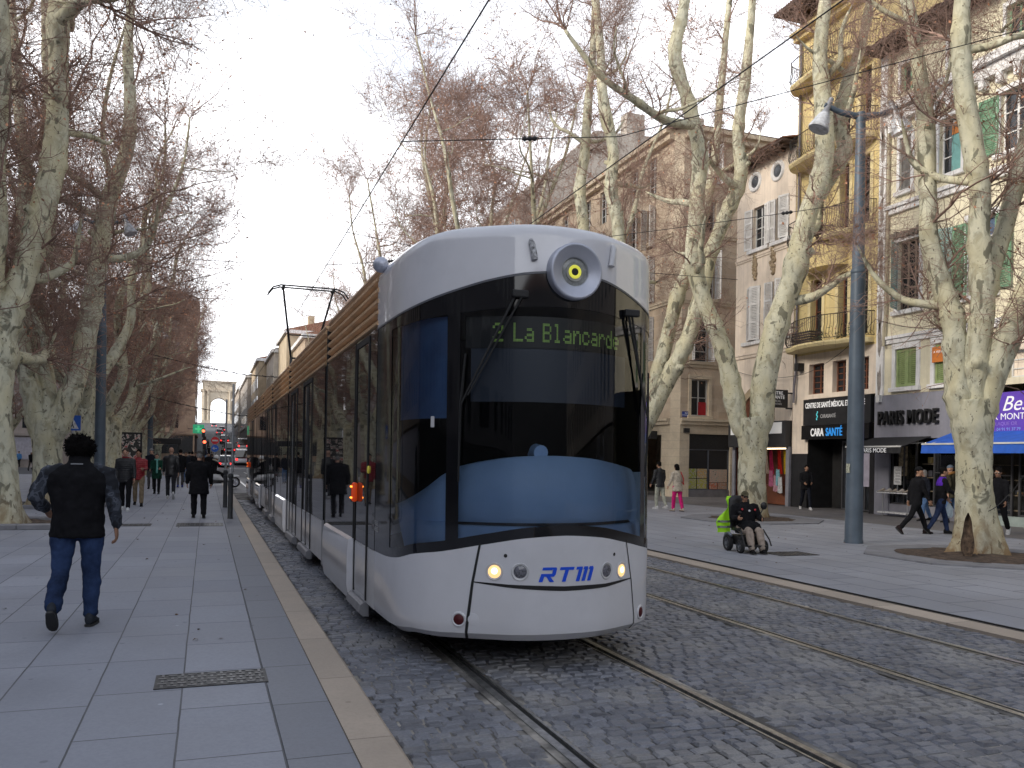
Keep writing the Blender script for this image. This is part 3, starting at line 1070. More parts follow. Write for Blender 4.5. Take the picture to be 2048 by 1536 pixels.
# roof, underframe, tail
mb = MB()
mb.box(-1.08, 1.08, 2.3, YE, 3.50, 3.60)
pt('roof', mb, roof_gr, smooth=False)
mb = MB()
for (a, b) in segs: mb.box(-1.13, 1.13, a + .02, b - .02, .20, .27)
mb.box(-.9, .9, .75, 2.0, .27, .33)
mb.box(-1.0, 1.0, 2.7, 5.2, .12, .5); mb.box(-1.0, 1.0, 12, 14.2, .12, .5); mb.box(-1, 1, 20.5, 22.6, .12, .5)
pt('underframe', mb, black_m, smooth=False)
for y_ in (9.85, 11.3, 18.5, 19.9, 27.1, 28.5):
    for sd_ in (-1, 1):
        MB().lathe([(.0, -.06), (.26, -.06), (.29, -.05), (.30, .04), (.26, .06), (.0, .06)], 24, (.71 * sd_, y_ - OY, .30), (1, 0, 0)).build('wheel', iron, tram, smooth=True)
mb = MB()
rows = []
for i in range(21):
    x = -1.2 + 2.4 * i / 20
    yt = YE + 1.5 * (1 - abs(x / 1.2) ** 2.6)
    rows.append([(x, yt, .25), (x, yt, .82)])
mb.grid(rows)
pt('tail_apron', mb, white_p)
mb = MB(); mb.grid([[(p_[0][0], p_[0][1], .82), (p_[0][0] * .98, p_[0][1] - .1, 2.99)] for p_ in rows]); pt('tail_window', mb, black_p)
mb = MB(); mb.grid([[(p_[0][0] * .98, p_[0][1] - .1, 2.99), (p_[0][0] * .95, p_[0][1] - .25, 3.6)] for p_ in rows]); pt('tail_roof', mb, white_p)
# orange indicator clusters on the side
orange = emit('orange_lens', (.75, .07, .01), .25); orange_hot = emit('orange_bulb', (1., .25, .03), 4)
for y_ in (9.27, 34.6):
    o = MB().bbox(-1.265, -1.2, y_ - OY - .055, y_ - OY + .055, 1.24, 1.45, .028).build('side_indicator', orange, tram, smooth=True)
    mb = MB()
    for dy_ in (-.03, .03):
        for z_ in (1.285, 1.405): mb.ball((-1.262, y_ - OY + dy_, z_), .012, 8, 6)
    mb.build('bulb', orange_hot, o)
    mb = MB().box(-1.267, -1.2, y_ - OY - .012, y_ - OY + .012, 1.242, 1.448)
    mb.build('lens_divider', black_m, o)
# yellow door button, side lettering
MB().lathe([(.0, .012), (.035, .012), (.04, 0)], 16, (-1.206, 8.56 - OY + .0, 1.60), (-1, 0, 0)).build('door_button', emit('yellow_button', (.6, .5, .05), .15), tram)
mb = MB()
for k, t_ in enumerate(('AIX', 'MARSEILLE', 'PROVENCE')):
    mb2 = xf(text_mb(t_, .062), on_x(-1.204, 8.58 - OY - .24, 1.14 - k * .062)); mb.add(mb2.v, mb2.f)
mb.build('side_lettering', pm('white_lettering', (.6, .6, .6), .5), tram, fix=False)
# pantograph
pg = MB()
y_ = 25.8 - OY
pg.tube([(-.55, y_ - .3, 3.66), (.55, y_ - .3, 3.66)], .03, 8).tube([(-.45, y_, 3.62), (-.45, y_ + 1.2, 3.62)], .03).tube([(.45, y_, 3.62), (.45, y_ + 1.2, 3.62)], .03)
pan = pg.build('pantograph', black_m, tram)
pg = MB()
pg.tube([(-.5, y_ - .3, 3.68), (-.34, y_ + 1.35, 4.75)], [.045, .04]).tube([(.5, y_ - .3, 3.68), (.34, y_ + 1.35, 4.75)], [.045, .04]).tube([(-.35, y_ + 1.35, 4.75), (.35, y_ + 1.35, 4.75)], .03)
pg.tube([(-.34, y_ + 1.35, 4.75), (-.72, y_ - .1, 6.62)], [.035, .03]).tube([(.34, y_ + 1.35, 4.75), (.72, y_ - .1, 6.62)], [.035, .03]).tube([(-.47, y_ + .85, 5.4), (.47, y_ + .85, 5.4)], .018)
pg.build('arm', black_m, pan, smooth=True)
pg = MB()
for dy_ in (-.18, .18):
    pg.tube([(-1.15, y_ + dy_ - .1, 6.42), (-1.02, y_ + dy_ - .1, 6.6), (-.8, y_ + dy_ - .1, 6.68), (.8, y_ + dy_ - .1, 6.68), (1.02, y_ + dy_ - .1, 6.6), (1.15, y_ + dy_ - .1, 6.42)], .025, 6)
for x_ in (-.72, .72): pg.box(x_ - .04, x_ + .04, y_ - .3, y_ + .1, 6.6, 6.66)
pg.build('collector_head', black_m, pan)
# ------------------------------------------------------------------ buildings
stucco_y = pm('stucco_yellow', (.70, .56, .27), .9, var=.1, scale=1.2, bmp=.25, bscale=25, streak=.3, grime=.25)
stucco_c = pm('stucco_cream', (.76, .70, .52), .9, var=.1, scale=1.1, bmp=.3, bscale=25, streak=.35, grime=.3)
stucco_p = pm('stucco_pink', (.80, .69, .57), .9, var=.1, scale=1.1, bmp=.25, bscale=25, streak=.3, grime=.25)
stucco_w = pm('trim_white', (.80, .79, .78), .85, var=.12, scale=2., bmp=.3, bscale=25, streak=.5, grime=.35)
stone_b = masonry('ashlar_brown', (.68, .56, .42), (.50, .385, .28), (.60, .51, .40))
stone_l = masonry('ashlar_pale', (.70, .60, .45), (.64, .54, .40), (.54, .46, .35), .9, .4)
conc = pm('party_wall', (.48, .43, .37), .9, var=.12, scale=.5, streak=.4, grime=.3)
tile_r = pm('roof_tile', (.30, .15, .10), .9, var=.4, scale=6, bmp=.6, bscale=12)
eave_m = pm('eave_timber', (.07, .042, .032), .8, var=.3)
win_dark = glass_dark('window_glass', (.018, .021, .026), .05, wob=.1)
wood_br = pm('door_timber', (.16, .055, .025), .6, var=.3, scale=6)
sh_white = pm('shutter_white', (.74, .73, .71), .7, var=.12, scale=4, grime=.3)
sh_green = pm('shutter_green', (.16, .31, .19), .7, var=.2, scale=4, grime=.3)
sh_pale = pm('shutter_pale_green', (.30, .44, .40), .75, var=.15, scale=4, grime=.3)
sh_lime = pm('shutter_lime', (.30, .38, .16), .75, var=.15, scale=4, grime=.3)
wrought = pm('wrought_iron', (.02, .02, .021), .6, var=.3)
shop_blk = pm('shop_black', (.014, .014, .016), .5, var=.3)
shop_gry = pm('shop_grey', (.235, .235, .275), .7, var=.1, scale=1.5, streak=.25, grime=.2)
frame_w = pm('window_frame_white', (.6, .6, .58), .6, var=.1)
lett_w = emit('letters_white', (.8, .8, .8), .22)
lett_b = emit('letters_blue', (.03, .28, .75), .35)
lett_k = pm('letters_black', (.008, .008, .009), .5)


def wall(fn, u0, u1, v0, v1, holes=(), reveal=.22):
    """wall sheet with real openings; fn(u, v, outward)"""
    us = sorted({u0, u1, *[h[0] for h in holes], *[h[1] for h in holes]})
    vs = sorted({v0, v1, *[h[2] for h in holes], *[h[3] for h in holes]})
    mb = MB()
    for ua, ub in zip(us, us[1:]):
        for va, vb in zip(vs, vs[1:]):
            cu_, cv_ = (ua + ub) / 2, (va + vb) / 2
            if any(h[0] < cu_ < h[1] and h[2] < cv_ < h[3] for h in holes): continue
            mb.quad(fn(ua, va, 0), fn(ub, va, 0), fn(ub, vb, 0), fn(ua, vb, 0))
    for a, b, c_, d in [h[:4] for h in holes]:
        r = -reveal
        mb.quad(fn(a, c_, 0), fn(b, c_, 0), fn(b, c_, r), fn(a, c_, r))
        mb.quad(fn(a, d, 0), fn(b, d, 0), fn(b, d, r), fn(a, d, r))
        mb.quad(fn(a, c_, 0), fn(a, d, 0), fn(a, d, r), fn(a, c_, r))
        mb.quad(fn(b, c_, 0), fn(b, d, 0), fn(b, d, r), fn(b, c_, r))
    return mb


def fbox(mb, fn, u0, u1, v0, v1, w0, w1):
    p = [fn(u, v, w_) for w_ in (w0, w1) for v in (v0, v1) for u in (u0, u1)]
    return mb.add(p, [(0, 1, 3, 2), (4, 5, 7, 6), (0, 1, 5, 4), (2, 3, 7, 6), (0, 2, 6, 4), (1, 3, 7, 5)])


def window(t, fn, a, b, c_, d, fm=None, pane=None, depth=-.2, bars=(1, 2), fw=.055, name='window'):
    """frame standing in the opening with its pane behind"""
    mb = MB()
    fbox(mb, fn, a, a + fw, c_, d, depth, depth + .06); fbox(mb, fn, b - fw, b, c_, d, depth, depth + .06)
    fbox(mb, fn, a + fw, b - fw, c_, c_ + fw, depth, depth + .06); fbox(mb, fn, a + fw, b - fw, d - fw, d, depth, depth + .06)
    for k in range(1, bars[0] + 1):
        u = a + (b - a) * k / (bars[0] + 1)
        fbox(mb, fn, u - fw * .6, u + fw * .6, c_ + fw, d - fw, depth + .002, depth + .055)
    for k in range(1, bars[1] + 1):
        v = c_ + (d - c_) * k / (bars[1] + 1)
        fbox(mb, fn, a + fw, b - fw, v - .018, v + .018, depth + .004, depth + .05)
    w_ = mb.build(name, fm or frame_w, t)
    mb = MB()
    fbox(mb, fn, a + .01, b - .01, c_ + .01, d - .01, depth - .03, depth + .02)
    mb.build('pane', pane or win_dark, w_)
    return w_


def shutter(t, fn, hinge, wd, c_, d, ang, side, m, w0=.03, n=None, panels=3):
    """louvred leaf hinged at u=hinge; side +1 opens towards +u; ang 0 = closed over the opening, 180 = flat on the wall"""
    du = -math.cos(rad(ang)) * side; dw = math.sin(rad(ang))
    th = .035
    def g(q, v, o):   # q along leaf, o across thickness
        return fn(hinge + du * q - dw * side * o, v, w0 + dw * q + abs(du) * o)
    mb = MB()
    st = .07
    fbox(mb, g, 0, st, c_, d, 0, th); fbox(mb, g, wd - st, wd, c_, d, 0, th)
    hs = [c_ + (d - c_) * k / panels for k in range(panels + 1)]
    for k, h in enumerate(hs):
        lo = h if k == 0 else h - .045; hi = h + .09 if k == 0 else (h if k == panels else h + .045)
        if k == panels: lo = h - .09
        fbox(mb, g, st, wd - st, lo, hi, .002, th - .002)
    n = n or int((d - c_) / .075)
    for k in range(n):
        v = c_ + .1 + (d - c_ - .2) * (k + .5) / n
        hh = (d - c_) / n * .36
        mb.quad(g(st, v - hh, .006), g(wd - st, v - hh, .006), g(wd - st, v + hh, th - .008), g(st, v + hh, th - .008))
    return mb.build('shutter', m, t)


def surround(t, fn, a, b, c_, d, m, wd=.14, w1=.05, sill=True):
    mb = MB()
    fbox(mb, fn, a - wd, a - .001, c_, d, -.02, w1); fbox(mb, fn, b + .001, b + wd, c_, d, -.02, w1)
    fbox(mb, fn, a - wd, b + wd, d + .001, d + wd + .04, -.02, w1 + .012)
    if sill: fbox(mb, fn, a - wd - .05, b + wd + .05, c_ - .14, c_ - .001, -.02, w1 + .09)
    return mb.build('window_surround', m, t)


def band(t, fn, u0, u1, v, m, h=.16, w1=.12, name='string_course'):
    mb = MB()
    fbox(mb, fn, u0, u1, v, v + h * .6, -.02, w1 * .6); fbox(mb, fn, u0, u1, v + h * .6 + .001, v + h, -.02, w1)
    return mb.build(name, m, t)


def panel(t, name, fn, u0, u1, v0, v1, w0, w1, m):
    return fbox(MB(), fn, u0, u1, v0, v1, w0, w1).build(name, m, t)


def letters(t, name, body, size, y, z, X, m, depth=.01, spacing=1., shear=0., stretch=(1, 1), bold=0.):
    mb = xf(text_mb(body, size, depth, shear, spacing, bold=bold), on_x(X, y, z) @ Matrix.Diagonal((stretch[0], stretch[1], 1, 1)))
    return mb.build(name, m, t, fix=False)


FX = 22.3
def wf(u, v, w_): return (-w_, u, v)        # west facing front, local to the thing at (FX, 0, 0)
def back(mb, x1, y0, y1, h, top=True):
    """side, rear and top of a block behind its front"""
    mb.quad((0, y0, 0), (x1, y0, 0), (x1, y0, h), (0, y0, h)); mb.quad((0, y1, 0), (x1, y1, 0), (x1, y1, h), (0, y1, h))
    mb.quad((x1, y0, 0), (x1, y1, 0), (x1, y1, h), (x1, y0, h))
    if top: mb.quad((0, y0, h), (x1, y0, h), (x1, y1, h), (0, y1, h))
    return mb


def tiled_roof(t, x0, x1, y0, y1, z, rise, m=None, over=.5):
    mb = MB()
    n = 34
    for k in range(n):
        ya, yb = y0 - .1 + (y1 - y0 + .2) * k / n, y0 - .1 + (y1 - y0 + .2) * (k + 1) / n
        ym = (ya + yb) / 2
        mb.quad((x0 - over, ya, z), (x1, ya, z + rise), (x1, ym, z + rise + .07), (x0 - over, ym, z + .07))
        mb.quad((x0 - over, ym, z + .07), (x1, ym, z + rise + .07), (x1, yb, z + rise), (x0 - over, yb, z))
    r_ = mb.build('roof', m or tile_r, t)
    mb = MB().box(x0 - over + .01, x1, y0 - .08, y1 + .08, z - .09, z - .01)
    for k in range(int((y1 - y0) / .5)):
        mb.box(x0 - over + .04, x0, y0 + .2 + k * .5, y0 + .3 + k * .5, z - .22, z - .09)
    mb.build('eaves', eave_m, t)
    return r_


def drainpipe(t, y, z0, z1, m, w_=.1):
    pts = [(-w_, y, z1), (-w_, y, z0 + 1.2), (-w_ - .05, y + .03, z0 + .6), (-w_ - .05, y + .03, z0)]
    return MB().tube(pts, .05, 8).build('drainpipe', m, t, smooth=True)


# ---------------- cream block with green shutters (far right)
b4 = thing('cream_building', 'cream plastered building with green shutters above grey and purple shop fronts', 'building', (FX, 0, 0))
y0, y1 = 4.0, 23.98
H4 = 16.1
holes = []
first = [(22.15, 23.1), (19.25, 20.2), (16.35, 17.3), (13.45, 14.4), (10.5, 11.5), (7.6, 8.6)]
second = [(22.58, 23.08), (20.54, 21.42), (18.2, 19.15), (15.6, 16.5), (13.1, 14.0), (10.4, 11.3), (7.6, 8.5)]
mezz = [(22.2, 23.12), (20.55, 21.45), (14.2, 15.1), (11.5, 12.4), (8, 8.9)]
attic = [(22.5, 23.1), (20.4, 21.1), (18.3, 19.0), (15.8, 16.6), (13.2, 14.), (10.6, 11.3)]
for a, b in first: holes.append((a, b, 7.05, 9.42))
for a, b in second: holes.append((a, b, 11.15, 12.98))
for a, b in mezz: holes.append((a, b, 4.42, 5.74))
for a, b in attic: holes.append((a, b, 14.55, 15.5))
ARC = (17.0, 18.75, 4.4, 5.2)
holes.append(ARC)
wl = wall(wf, y0, y1, 4.2, H4, holes)
back(wl, 14, y0, y1, H4)
wl.build('wall', stucco_c, b4)
for i, (a, b) in enumerate(first):
    window(b4, wf, a, b, 7.05, 9.42, sh_white if i else pm('old_frame', (.22, .17, .13), .8), pane=glass_dark('window_blue', (.05, .09, .16), .08) if i == 1 else None, bars=(1, 3) if i else (2, 5))
    surround(b4, wf, a, b, 7.05, 9.42, stucco_w)
    if i == 0:
        shutter(b4, wf, b, .66, 7.1, 9.38, 62, 1, sh_pale)
        mb = MB()
        for k in range(14): mb.box(-.14 - R0.random() * .05, -.05, a - .1 + k * .09, a + .02 + k * .09, 9.5 + R0.random() * .1, 9.64 + R0.random() * .16)
        mb.build('broken_lintel', pm('rubble', (.19, .16, .13), .95, var=.5, scale=12, bmp=.8), b4)
    elif i == 1:
        sh = shutter(b4, wf, b + .02, .56, 7.1, 9.38, 178, 1, sh_green); sh['label'] = 'green shutter folded flat on the wall'
        shutter(b4, wf, b + .60, .46, 7.1, 9.38, 150, 1, sh_pale)
        shutter(b4, wf, a - .02, .62, 7.1, 9.38, 172, -1, sh_green)
    else:
        shutter(b4, wf, b + .02, .58, 7.1, 9.38, 174, 1, sh_green); shutter(b4, wf, a - .02, .58, 7.1, 9.38, 174, -1, sh_green)
for i, (a, b) in enumerate(second):
    window(b4, wf, a, b, 11.15, 12.98, sh_white, bars=(1, 2))
    surround(b4, wf, a, b, 11.15, 12.98, stucco_w, .12)
    if i == 0:
        shutter(b4, wf, b, (b - a) * .98, 11.18, 12.95, 4, 1, pm('grey_shutter', (.2, .19, .18), .8, var=.2), w0=-.05)
    elif i == 1:
        panel(b4, 'curtain', wf, a + .08, a + .5, 11.2, 12.4, -.13, -.12, pm('aqua_curtain', (.20, .42, .40), .9))
        panel(b4, 'awning_cloth', wf, a + .08, a + .5, 12.42, 12.8, -.13, -.12, pm('orange_cloth', (.55, .20, .05), .9))
    else:
        shutter(b4, wf, b + .02, .68, 11.2, 12.95, 176, 1, sh_green); shutter(b4, wf, a - .02, .6, 11.2, 12.95, 176, -1, sh_green)
for i, (a, b) in enumerate(mezz):
    window(b4, wf, a, b, 4.42, 5.74, frame_w, bars=(1, 1))
    surround(b4, wf, a, b, 4.42, 5.74, stucco_w, .15)
    shutter(b4, wf, b, (b - a) / 2 - .005, 4.45, 5.72, 3, 1, sh_lime, w0=-.06, panels=1)
    shutter(b4, wf, a, (b - a) / 2 - .005, 4.45, 5.72, 3, -1, sh_lime if i == 0 else sh_green, w0=-.06, panels=1)
for a, b in attic:
    window(b4, wf, a, b, 14.55, 15.5, sh_green, bars=(1, 0)); surround(b4, wf, a, b, 14.55, 15.5, stucco_w, .1, sill=False)
mb = MB()
n = 16
ac = (ARC[0] + ARC[1]) / 2; ar = (ARC[1] - ARC[0]) / 2
for r0_, r1_ in ((ar, ar + .16),):
    for k in range(n):
        q0, q1 = PI * k / n, PI * (k + 1) / n
        P = lambda r, q, w_: wf(ac + r * math.cos(q), 5.2 + r * math.sin(q) * .85, w_)
        mb.add([P(r0_, q0, 0), P(r1_, q0, 0), P(r1_, q1, 0), P(r0_, q1, 0), P(r0_, q0, .1), P(r1_, q0, .1), P(r1_, q1, .1), P(r0_, q1, .1)], [(4, 5, 6, 7), (0, 1, 5, 4), (2, 3, 7, 6), (1, 2, 6, 5), (3, 0, 4, 7)])
mb.build('arch_moulding', stucco_w, b4)
window(b4, wf, ARC[0], ARC[1], ARC[2], ARC[3], frame_w, pane=stucco_p)
mb = MB()
mb.add([wf(ac, 5.201, .03)] + [wf(ac + ar * math.cos(PI * k / n), 5.201 + ar * .85 * math.sin(PI * k / n), .03) for k in range(n + 1)], [(0, k + 1, k + 2) for k in range(n)])
mb.build('arch_infill', stucco_p, b4)
band(b4, wf, y0, y1 - .35, 5.96, stucco_w, .26, .14)
band(b4, wf, y0, y1 - .35, 10.45, stucco_w, .30, .18)
band(b4, wf, y0, y1 - .35, 13.55, stucco_w, .62, .42, 'cornice')
for k in range(32): fbox(MB(), wf, y0 + .3 + k * .61, y0 + .5 + k * .61, 13.25, 13.549, 0, .26).build('modillion', stucco_w, b4)
mb = MB()
R1_ = random.Random(3)
fbox(mb, wf, y1 - .34, y1 - .02, 2.2, H4, -.02, .09)
mb.build('corner_pilaster', stucco_w, b4)
mb = MB()
for k in range(9):
    z = 4.6 + k * 1.15 + R1_.random() * .5
    P = [(y1 - .18 + (.06 + .07 * R1_.random()) * math.cos(q), z + (.3 + .5 * R1_.random()) * math.sin(q)) for q in [2 * PI * i / 11 for i in range(11)]]
    mb.prism(P, wf, .085, .094)
mb.build('peeled_plaster', pm('bare_render', (.30, .27, .245), .95, var=.3, scale=6, bmp=.4), b4)
tiled_roof(b4, 0, 8, y0, y1, H4 + .15, 2.2, over=.9)
drainpipe(b4, 23.52, 5.9, H4, pm('pipe_cream', (.42, .37, .26), .6))
panel(b4, 'sale_board', wf, 20.95, 21.5, 5.12, 5.62, .06, .08, pm('sale_orange', (.72, .22, .04), .6))
letters(b4, 'sale_lettering', 'A VENDRE', .11, 21.44, 5.42, -.085, lett_w, .002)
# grey shop
panel(b4, 'shop_fascia', wf, 20.2, y1 - .005, 2.66, 4.18, -.02, .10, shop_gry)
mb = MB()
for a, b in ((23.3, 23.97), (20.2, 20.45)): fbox(mb, wf, a, b, 0, 2.659, -.02, .06)
fbox(mb, wf, 20.45, 23.3, 0, .42, -.05, .03)
mb.build('shop_surround', shop_gry, b4)
sh4 = letters(b4, 'shop_lettering', 'PARIS MODE', .66, 23.73, 3.16, -.16, lett_k, .06, 1.12, stretch=(.64, 1), bold=.012)
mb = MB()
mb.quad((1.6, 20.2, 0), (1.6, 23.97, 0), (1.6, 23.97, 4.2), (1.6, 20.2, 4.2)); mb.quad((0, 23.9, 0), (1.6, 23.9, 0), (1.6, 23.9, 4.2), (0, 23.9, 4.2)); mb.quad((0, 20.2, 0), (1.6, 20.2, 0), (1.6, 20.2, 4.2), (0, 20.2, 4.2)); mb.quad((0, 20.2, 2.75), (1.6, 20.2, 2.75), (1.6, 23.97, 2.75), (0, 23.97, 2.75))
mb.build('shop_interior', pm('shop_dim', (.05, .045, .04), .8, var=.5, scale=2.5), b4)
window(b4, wf, 22.2, 23.3, .42, 2.65, pm('shop_frame', (.06, .06, .065), .4), pane=glass_clear('shop_glass', (.75, .77, .78)), depth=-.12, bars=(1, 0), name='shop_window')
window(b4, wf, 20.45, 21.5, .42, 2.65, MATS['shop_frame'], pane=MATS['shop_glass'], depth=-.12, bars=(0, 1), name='shop_window')
panel(b4, 'poster', wf, 22.62, 23.0, 1.4, 2.4, -.085, -.08, pm('poster_ochre', (.3, .24, .15), .7, var=.7, scale=9))
rg = random.Random(31)
for nm, ya, yb in (('display_goods', 20.55, 22.1), ('display_goods', 15.5, 19.9)):
    for k in range(26):
        y_ = rg.uniform(ya, yb); z_ = rg.choice((.5, .95, 1.4, 1.85)); s_ = rg.uniform(.05, .14)
        MB().bbox(.28, .28 + s_, y_, y_ + s_ * 1.2, z_, z_ + s_ * rg.uniform(.6, 1.6), .01).build(nm, pm('goods%d' % (k % 5), ((.45, .4, .33), (.3, .12, .08), (.12, .12, .14), (.5, .48, .45), (.35, .28, .12))[k % 5], .5), b4)
    for z_ in (.48, .93, 1.38, 1.83): MB().box(.2, .55, ya, yb, z_ - .03, z_ - .005).build('display_shelf', pm('shelf_tan', (.28, .22, .15), .6), b4)
    MB().box(.3, .36, ya, yb, 2.5, 2.53).build('shop_glow_strip', emit('shop_glow_added', (1., .85, .6), 2.2), b4)  # glowing strip added to brighten the shop interior; no lamp known here
# purple shop
panel(b4, 'shop_sign', wf, 14.6, 20.12, 2.78, 3.97, -.02, .12, pm('sign_violet', (.13, .06, .46), .5, var=.08, grime=.15))
letters(b4, 'sign_lettering', 'Le Best', .62, 19.62, 3.42, -.125, lett_w, .004, shear=.35)
letters(b4, 'sign_lettering', 'BIJOUX MONTRES', .27, 19.85, 3.16, -.125, lett_w, .004)
letters(b4, 'sign_lettering', 'ARGENT PLAQUE OR', .15, 19.75, 2.99, -.125, pm('lilac', (.3, .2, .62), .5), .004)
letters(b4, 'sign_lettering', '04 91 91 37 79', .13, 19.0, 2.83, -.125, pm('pale_blue', (.25, .4, .8), .5), .004)
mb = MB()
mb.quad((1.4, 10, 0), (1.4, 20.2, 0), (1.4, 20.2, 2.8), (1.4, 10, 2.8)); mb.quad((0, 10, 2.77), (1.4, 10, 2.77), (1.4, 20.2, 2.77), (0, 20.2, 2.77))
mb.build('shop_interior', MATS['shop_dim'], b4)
for a in (18.6, 17.0, 15.4): window(b4, wf, a, a + 1.4, .3, 2.7, MATS['shop_frame'], pane=MATS['shop_glass'], depth=-.12, bars=(0, 1), name='shop_window')
panel(b4, 'display_base', wf, 10, 20.2, 0, .3, -.1, .02, pm('display_pale', (.3, .36, .34), .6))
mb = MB(); fbox(mb, wf, 10, 15.3, 0, 4.199, -.1, 0.0); mb.build('shop_wall', shop_gry, b4)
# awnings belong to the building
def awning(t, ya, yb, z_in, z_out, out, m, mv, val=.22, edge=frame_w):
    mb = MB().quad((-.12, ya, z_in), (-.12, yb, z_in), (-out, yb, z_out), (-out, ya, z_out)).quad((-.12, ya, z_in - .02), (-.12, yb, z_in - .02), (-out, yb, z_out - .02), (-out, ya, z_out - .02))
    for y_ in (ya, yb): mb.add([(-.12, y_, z_in), (-out, y_, z_out), (-out, y_, z_out - .02), (-.12, y_, z_in - .02)], [(0, 1, 2, 3)])
    a_ = mb.build('awning', m, t)
    mb = MB()
    rows = []
    for k in range(25):
        yy = ya + (yb - ya) * k / 24
        rows.append([(-out - .012 * math.sin(k * 1.9), yy, z_out - .02), (-out - .02 - .025 * math.sin(k * 1.9), yy, z_out - val)])
    mb.grid(rows).build('valance', mv, a_)
    MB().box(-out - .03, -out + .02, ya, yb, z_out - .02, z_out + .03).build('front_rail', edge, a_)
    MB().tube([(-.12, ya + .3, z_in - .2), (-out * .55, ya + .35, z_in - .25), (-out, ya + .3, z_out)], .02).tube([(-.12, yb - .3, z_in - .2), (-out * .55, yb - .35, z_in - .25), (-out, yb - .3, z_out)], .02).build('folding_arm', frame_w, a_)
    return a_
aw = awning(b4, 21.45, 23.95, 2.72, 2.36, 1.35, pm('awning_black', (.012, .012, .014), .8), MATS['awning_black'])
letters(aw, 'awning_lettering', 'PARIS MODE', .21, 23.2, 2.17, -1.40, lett_w, .003)
awning(b4, 14.8, 20.6, 2.82, 2.42, 1.35, pm('awning_blue', (.02, .11, .52), .7), MATS['awning_blue'], .28)
MB().box(-.24, -.10, 23.62, 23.78, 3.95, 4.2).build('junction_box', frame_w, b4)
# ---------------- yellow house with curved balconies
b3 = thing('yellow_building', 'tall ochre yellow house with curved iron balconies above a black clinic front', 'building', (FX, 0, 0))
y0, y1 = 24.02, 28.55
H3 = 19.6
FL = [(6.5, 8.95), (10.55, 13.0), (14.2, 16.2)]
holes = [(26.9, 27.55, a, b) for a, b in FL] + [(25.5, 26.0, a, b) for a, b in FL] + [(24.45, 25.0, a, b) for a, b in FL]
mz = [(26.76, 27.62), (25.55, 26.28), (24.4, 25.1)]
wall(wf, y0, y1, 6.06, H3, holes, .3).add(back(MB(), 12, y0, y1, H3).v, back(MB(), 12, y0, y1, H3).f).build('wall', stucco_y, b3)
wall(wf, y0, y1, 4.3, 6.059, [(a, b, 4.48, 5.66) for a, b in mz], .3).build('lower_wall', stucco_p, b3)
for a, b, c_, d in holes: window(b3, wf, a, b, c_, d, wood_br, bars=(0, 1), depth=-.28, name='french_window')
for a, b in mz: window(b3, wf, a, b, 4.48, 5.66, wood_br, bars=(1, 4), depth=-.28)
pm('stucco_yellow_light', (.74, .62, .34), .9, var=.08, streak=.3)
for a, b, c_, d in holes:
    fbox(MB(), wf, a - .16, a - .001, c_, d, -.02, .05).build('window_jamb', MATS['stucco_yellow_light'], b3); fbox(MB(), wf, b + .001, b + .16, c_, d, -.02, .05).build('window_jamb', MATS['stucco_yellow_light'], b3)


def balcony(t, zs, ya, yb, out, m, rail=.95, bow=None):
    def prof(y):
        q = (y - ya) / (yb - ya)
        e = min(1., min(q, 1 - q) / .10)
        o = out * (.72 + .28 * math.sin(PI * q)) * (1 - (1 - e) ** 2 * .6)
        if bow and bow[0] < y < bow[1]: o += .22 * math.sin(PI * (y - bow[0]) / (bow[1] - bow[0])) ** .5
        return o
    ys = [ya + (yb - ya) * k / 40 for k in range(41)]
    mb = MB()
    mb.grid([[(0, y, zs - .16), (-prof(y) * .92, y, zs - .16), (-prof(y), y, zs - .06), (-prof(y), y, zs), (0, y, zs)] for y in ys])
    for y in (ya, yb): mb.add([(0, y, zs - .16), (-prof(y) * .92, y, zs - .16), (-prof(y), y, zs - .06), (-prof(y), y, zs), (0, y, zs)], [(0, 1, 2, 3, 4)])
    s_ = mb.build('balcony', m, t)
    r = MB()
    loop = [(0, ya)] + [(-prof(y) + .05, y) for y in ys[1:-1]] + [(0, yb)]
    for z, rr in ((zs + rail, .018), (zs + .10, .012)):
        r.tube([(x, y, z) for x, y in loop], rr, 5)
    pts = []
    for (xa, y_a), (xb, y_b) in zip(loop, loop[1:]):
        n_ = max(1, round(math.hypot(xb - xa, y_b - y_a) / .115))
        for k in range(n_): pts.append((xa + (xb - xa) * k / n_, y_a + (y_b - y_a) * k / n_))
    for k, (x, y) in enumerate(pts):
        bl = .07
        r.tube([(x, y, zs + .1), (x - bl, y, zs + .22), (x - bl * .6, y, zs + .42), (x, y, zs + .6), (x, y, zs + rail)], .0085, 4, cap=False)
        if k % 3 == 1: r.tube([(x - .02, y - .06, zs + .2), (x - .05, y, zs + .27), (x - .02, y + .06, zs + .2), (x - .05, y, zs + .13)], .007, 4, cap=False)
    r.build('railing', wrought, s_)
    return s_


bals = []
for zs, bw in ((6.3, (25.2, 27.6)), (10.28, None), (13.6, None), (16.7, None)):
    bals.append(balcony(b3, zs, 24.15, 28.5, .95, MATS['stucco_yellow_light'], bow=bw))
mb = MB()
rows = []
for k in range(21):
    q = PI * k / 20
    y_ = 26.65 + 1.12 * math.cos(q); x_ = -.75 * math.sin(q) ** .8
    rows.append([(x_, y_, 9.2), (x_, y_, 10.1)])
mb.grid(rows)
mb.add([r_[0] for r_ in rows], [tuple(range(21))])
mb.build('bow_front', stucco_y, b3)
mb = MB()
for k in range(5):
    z = 6.36 + k * .095
    mb.box(-.88, -.86, 26.55, 27.6, z, z + .075); mb.box(-.86, -.3, 26.53, 26.55, z, z + .075)
mb.build('balcony_screen', pm('woven_brown', (.07, .05, .045), .9, var=.4, scale=30), b3)
tb = MB()
rr = random.Random(8)
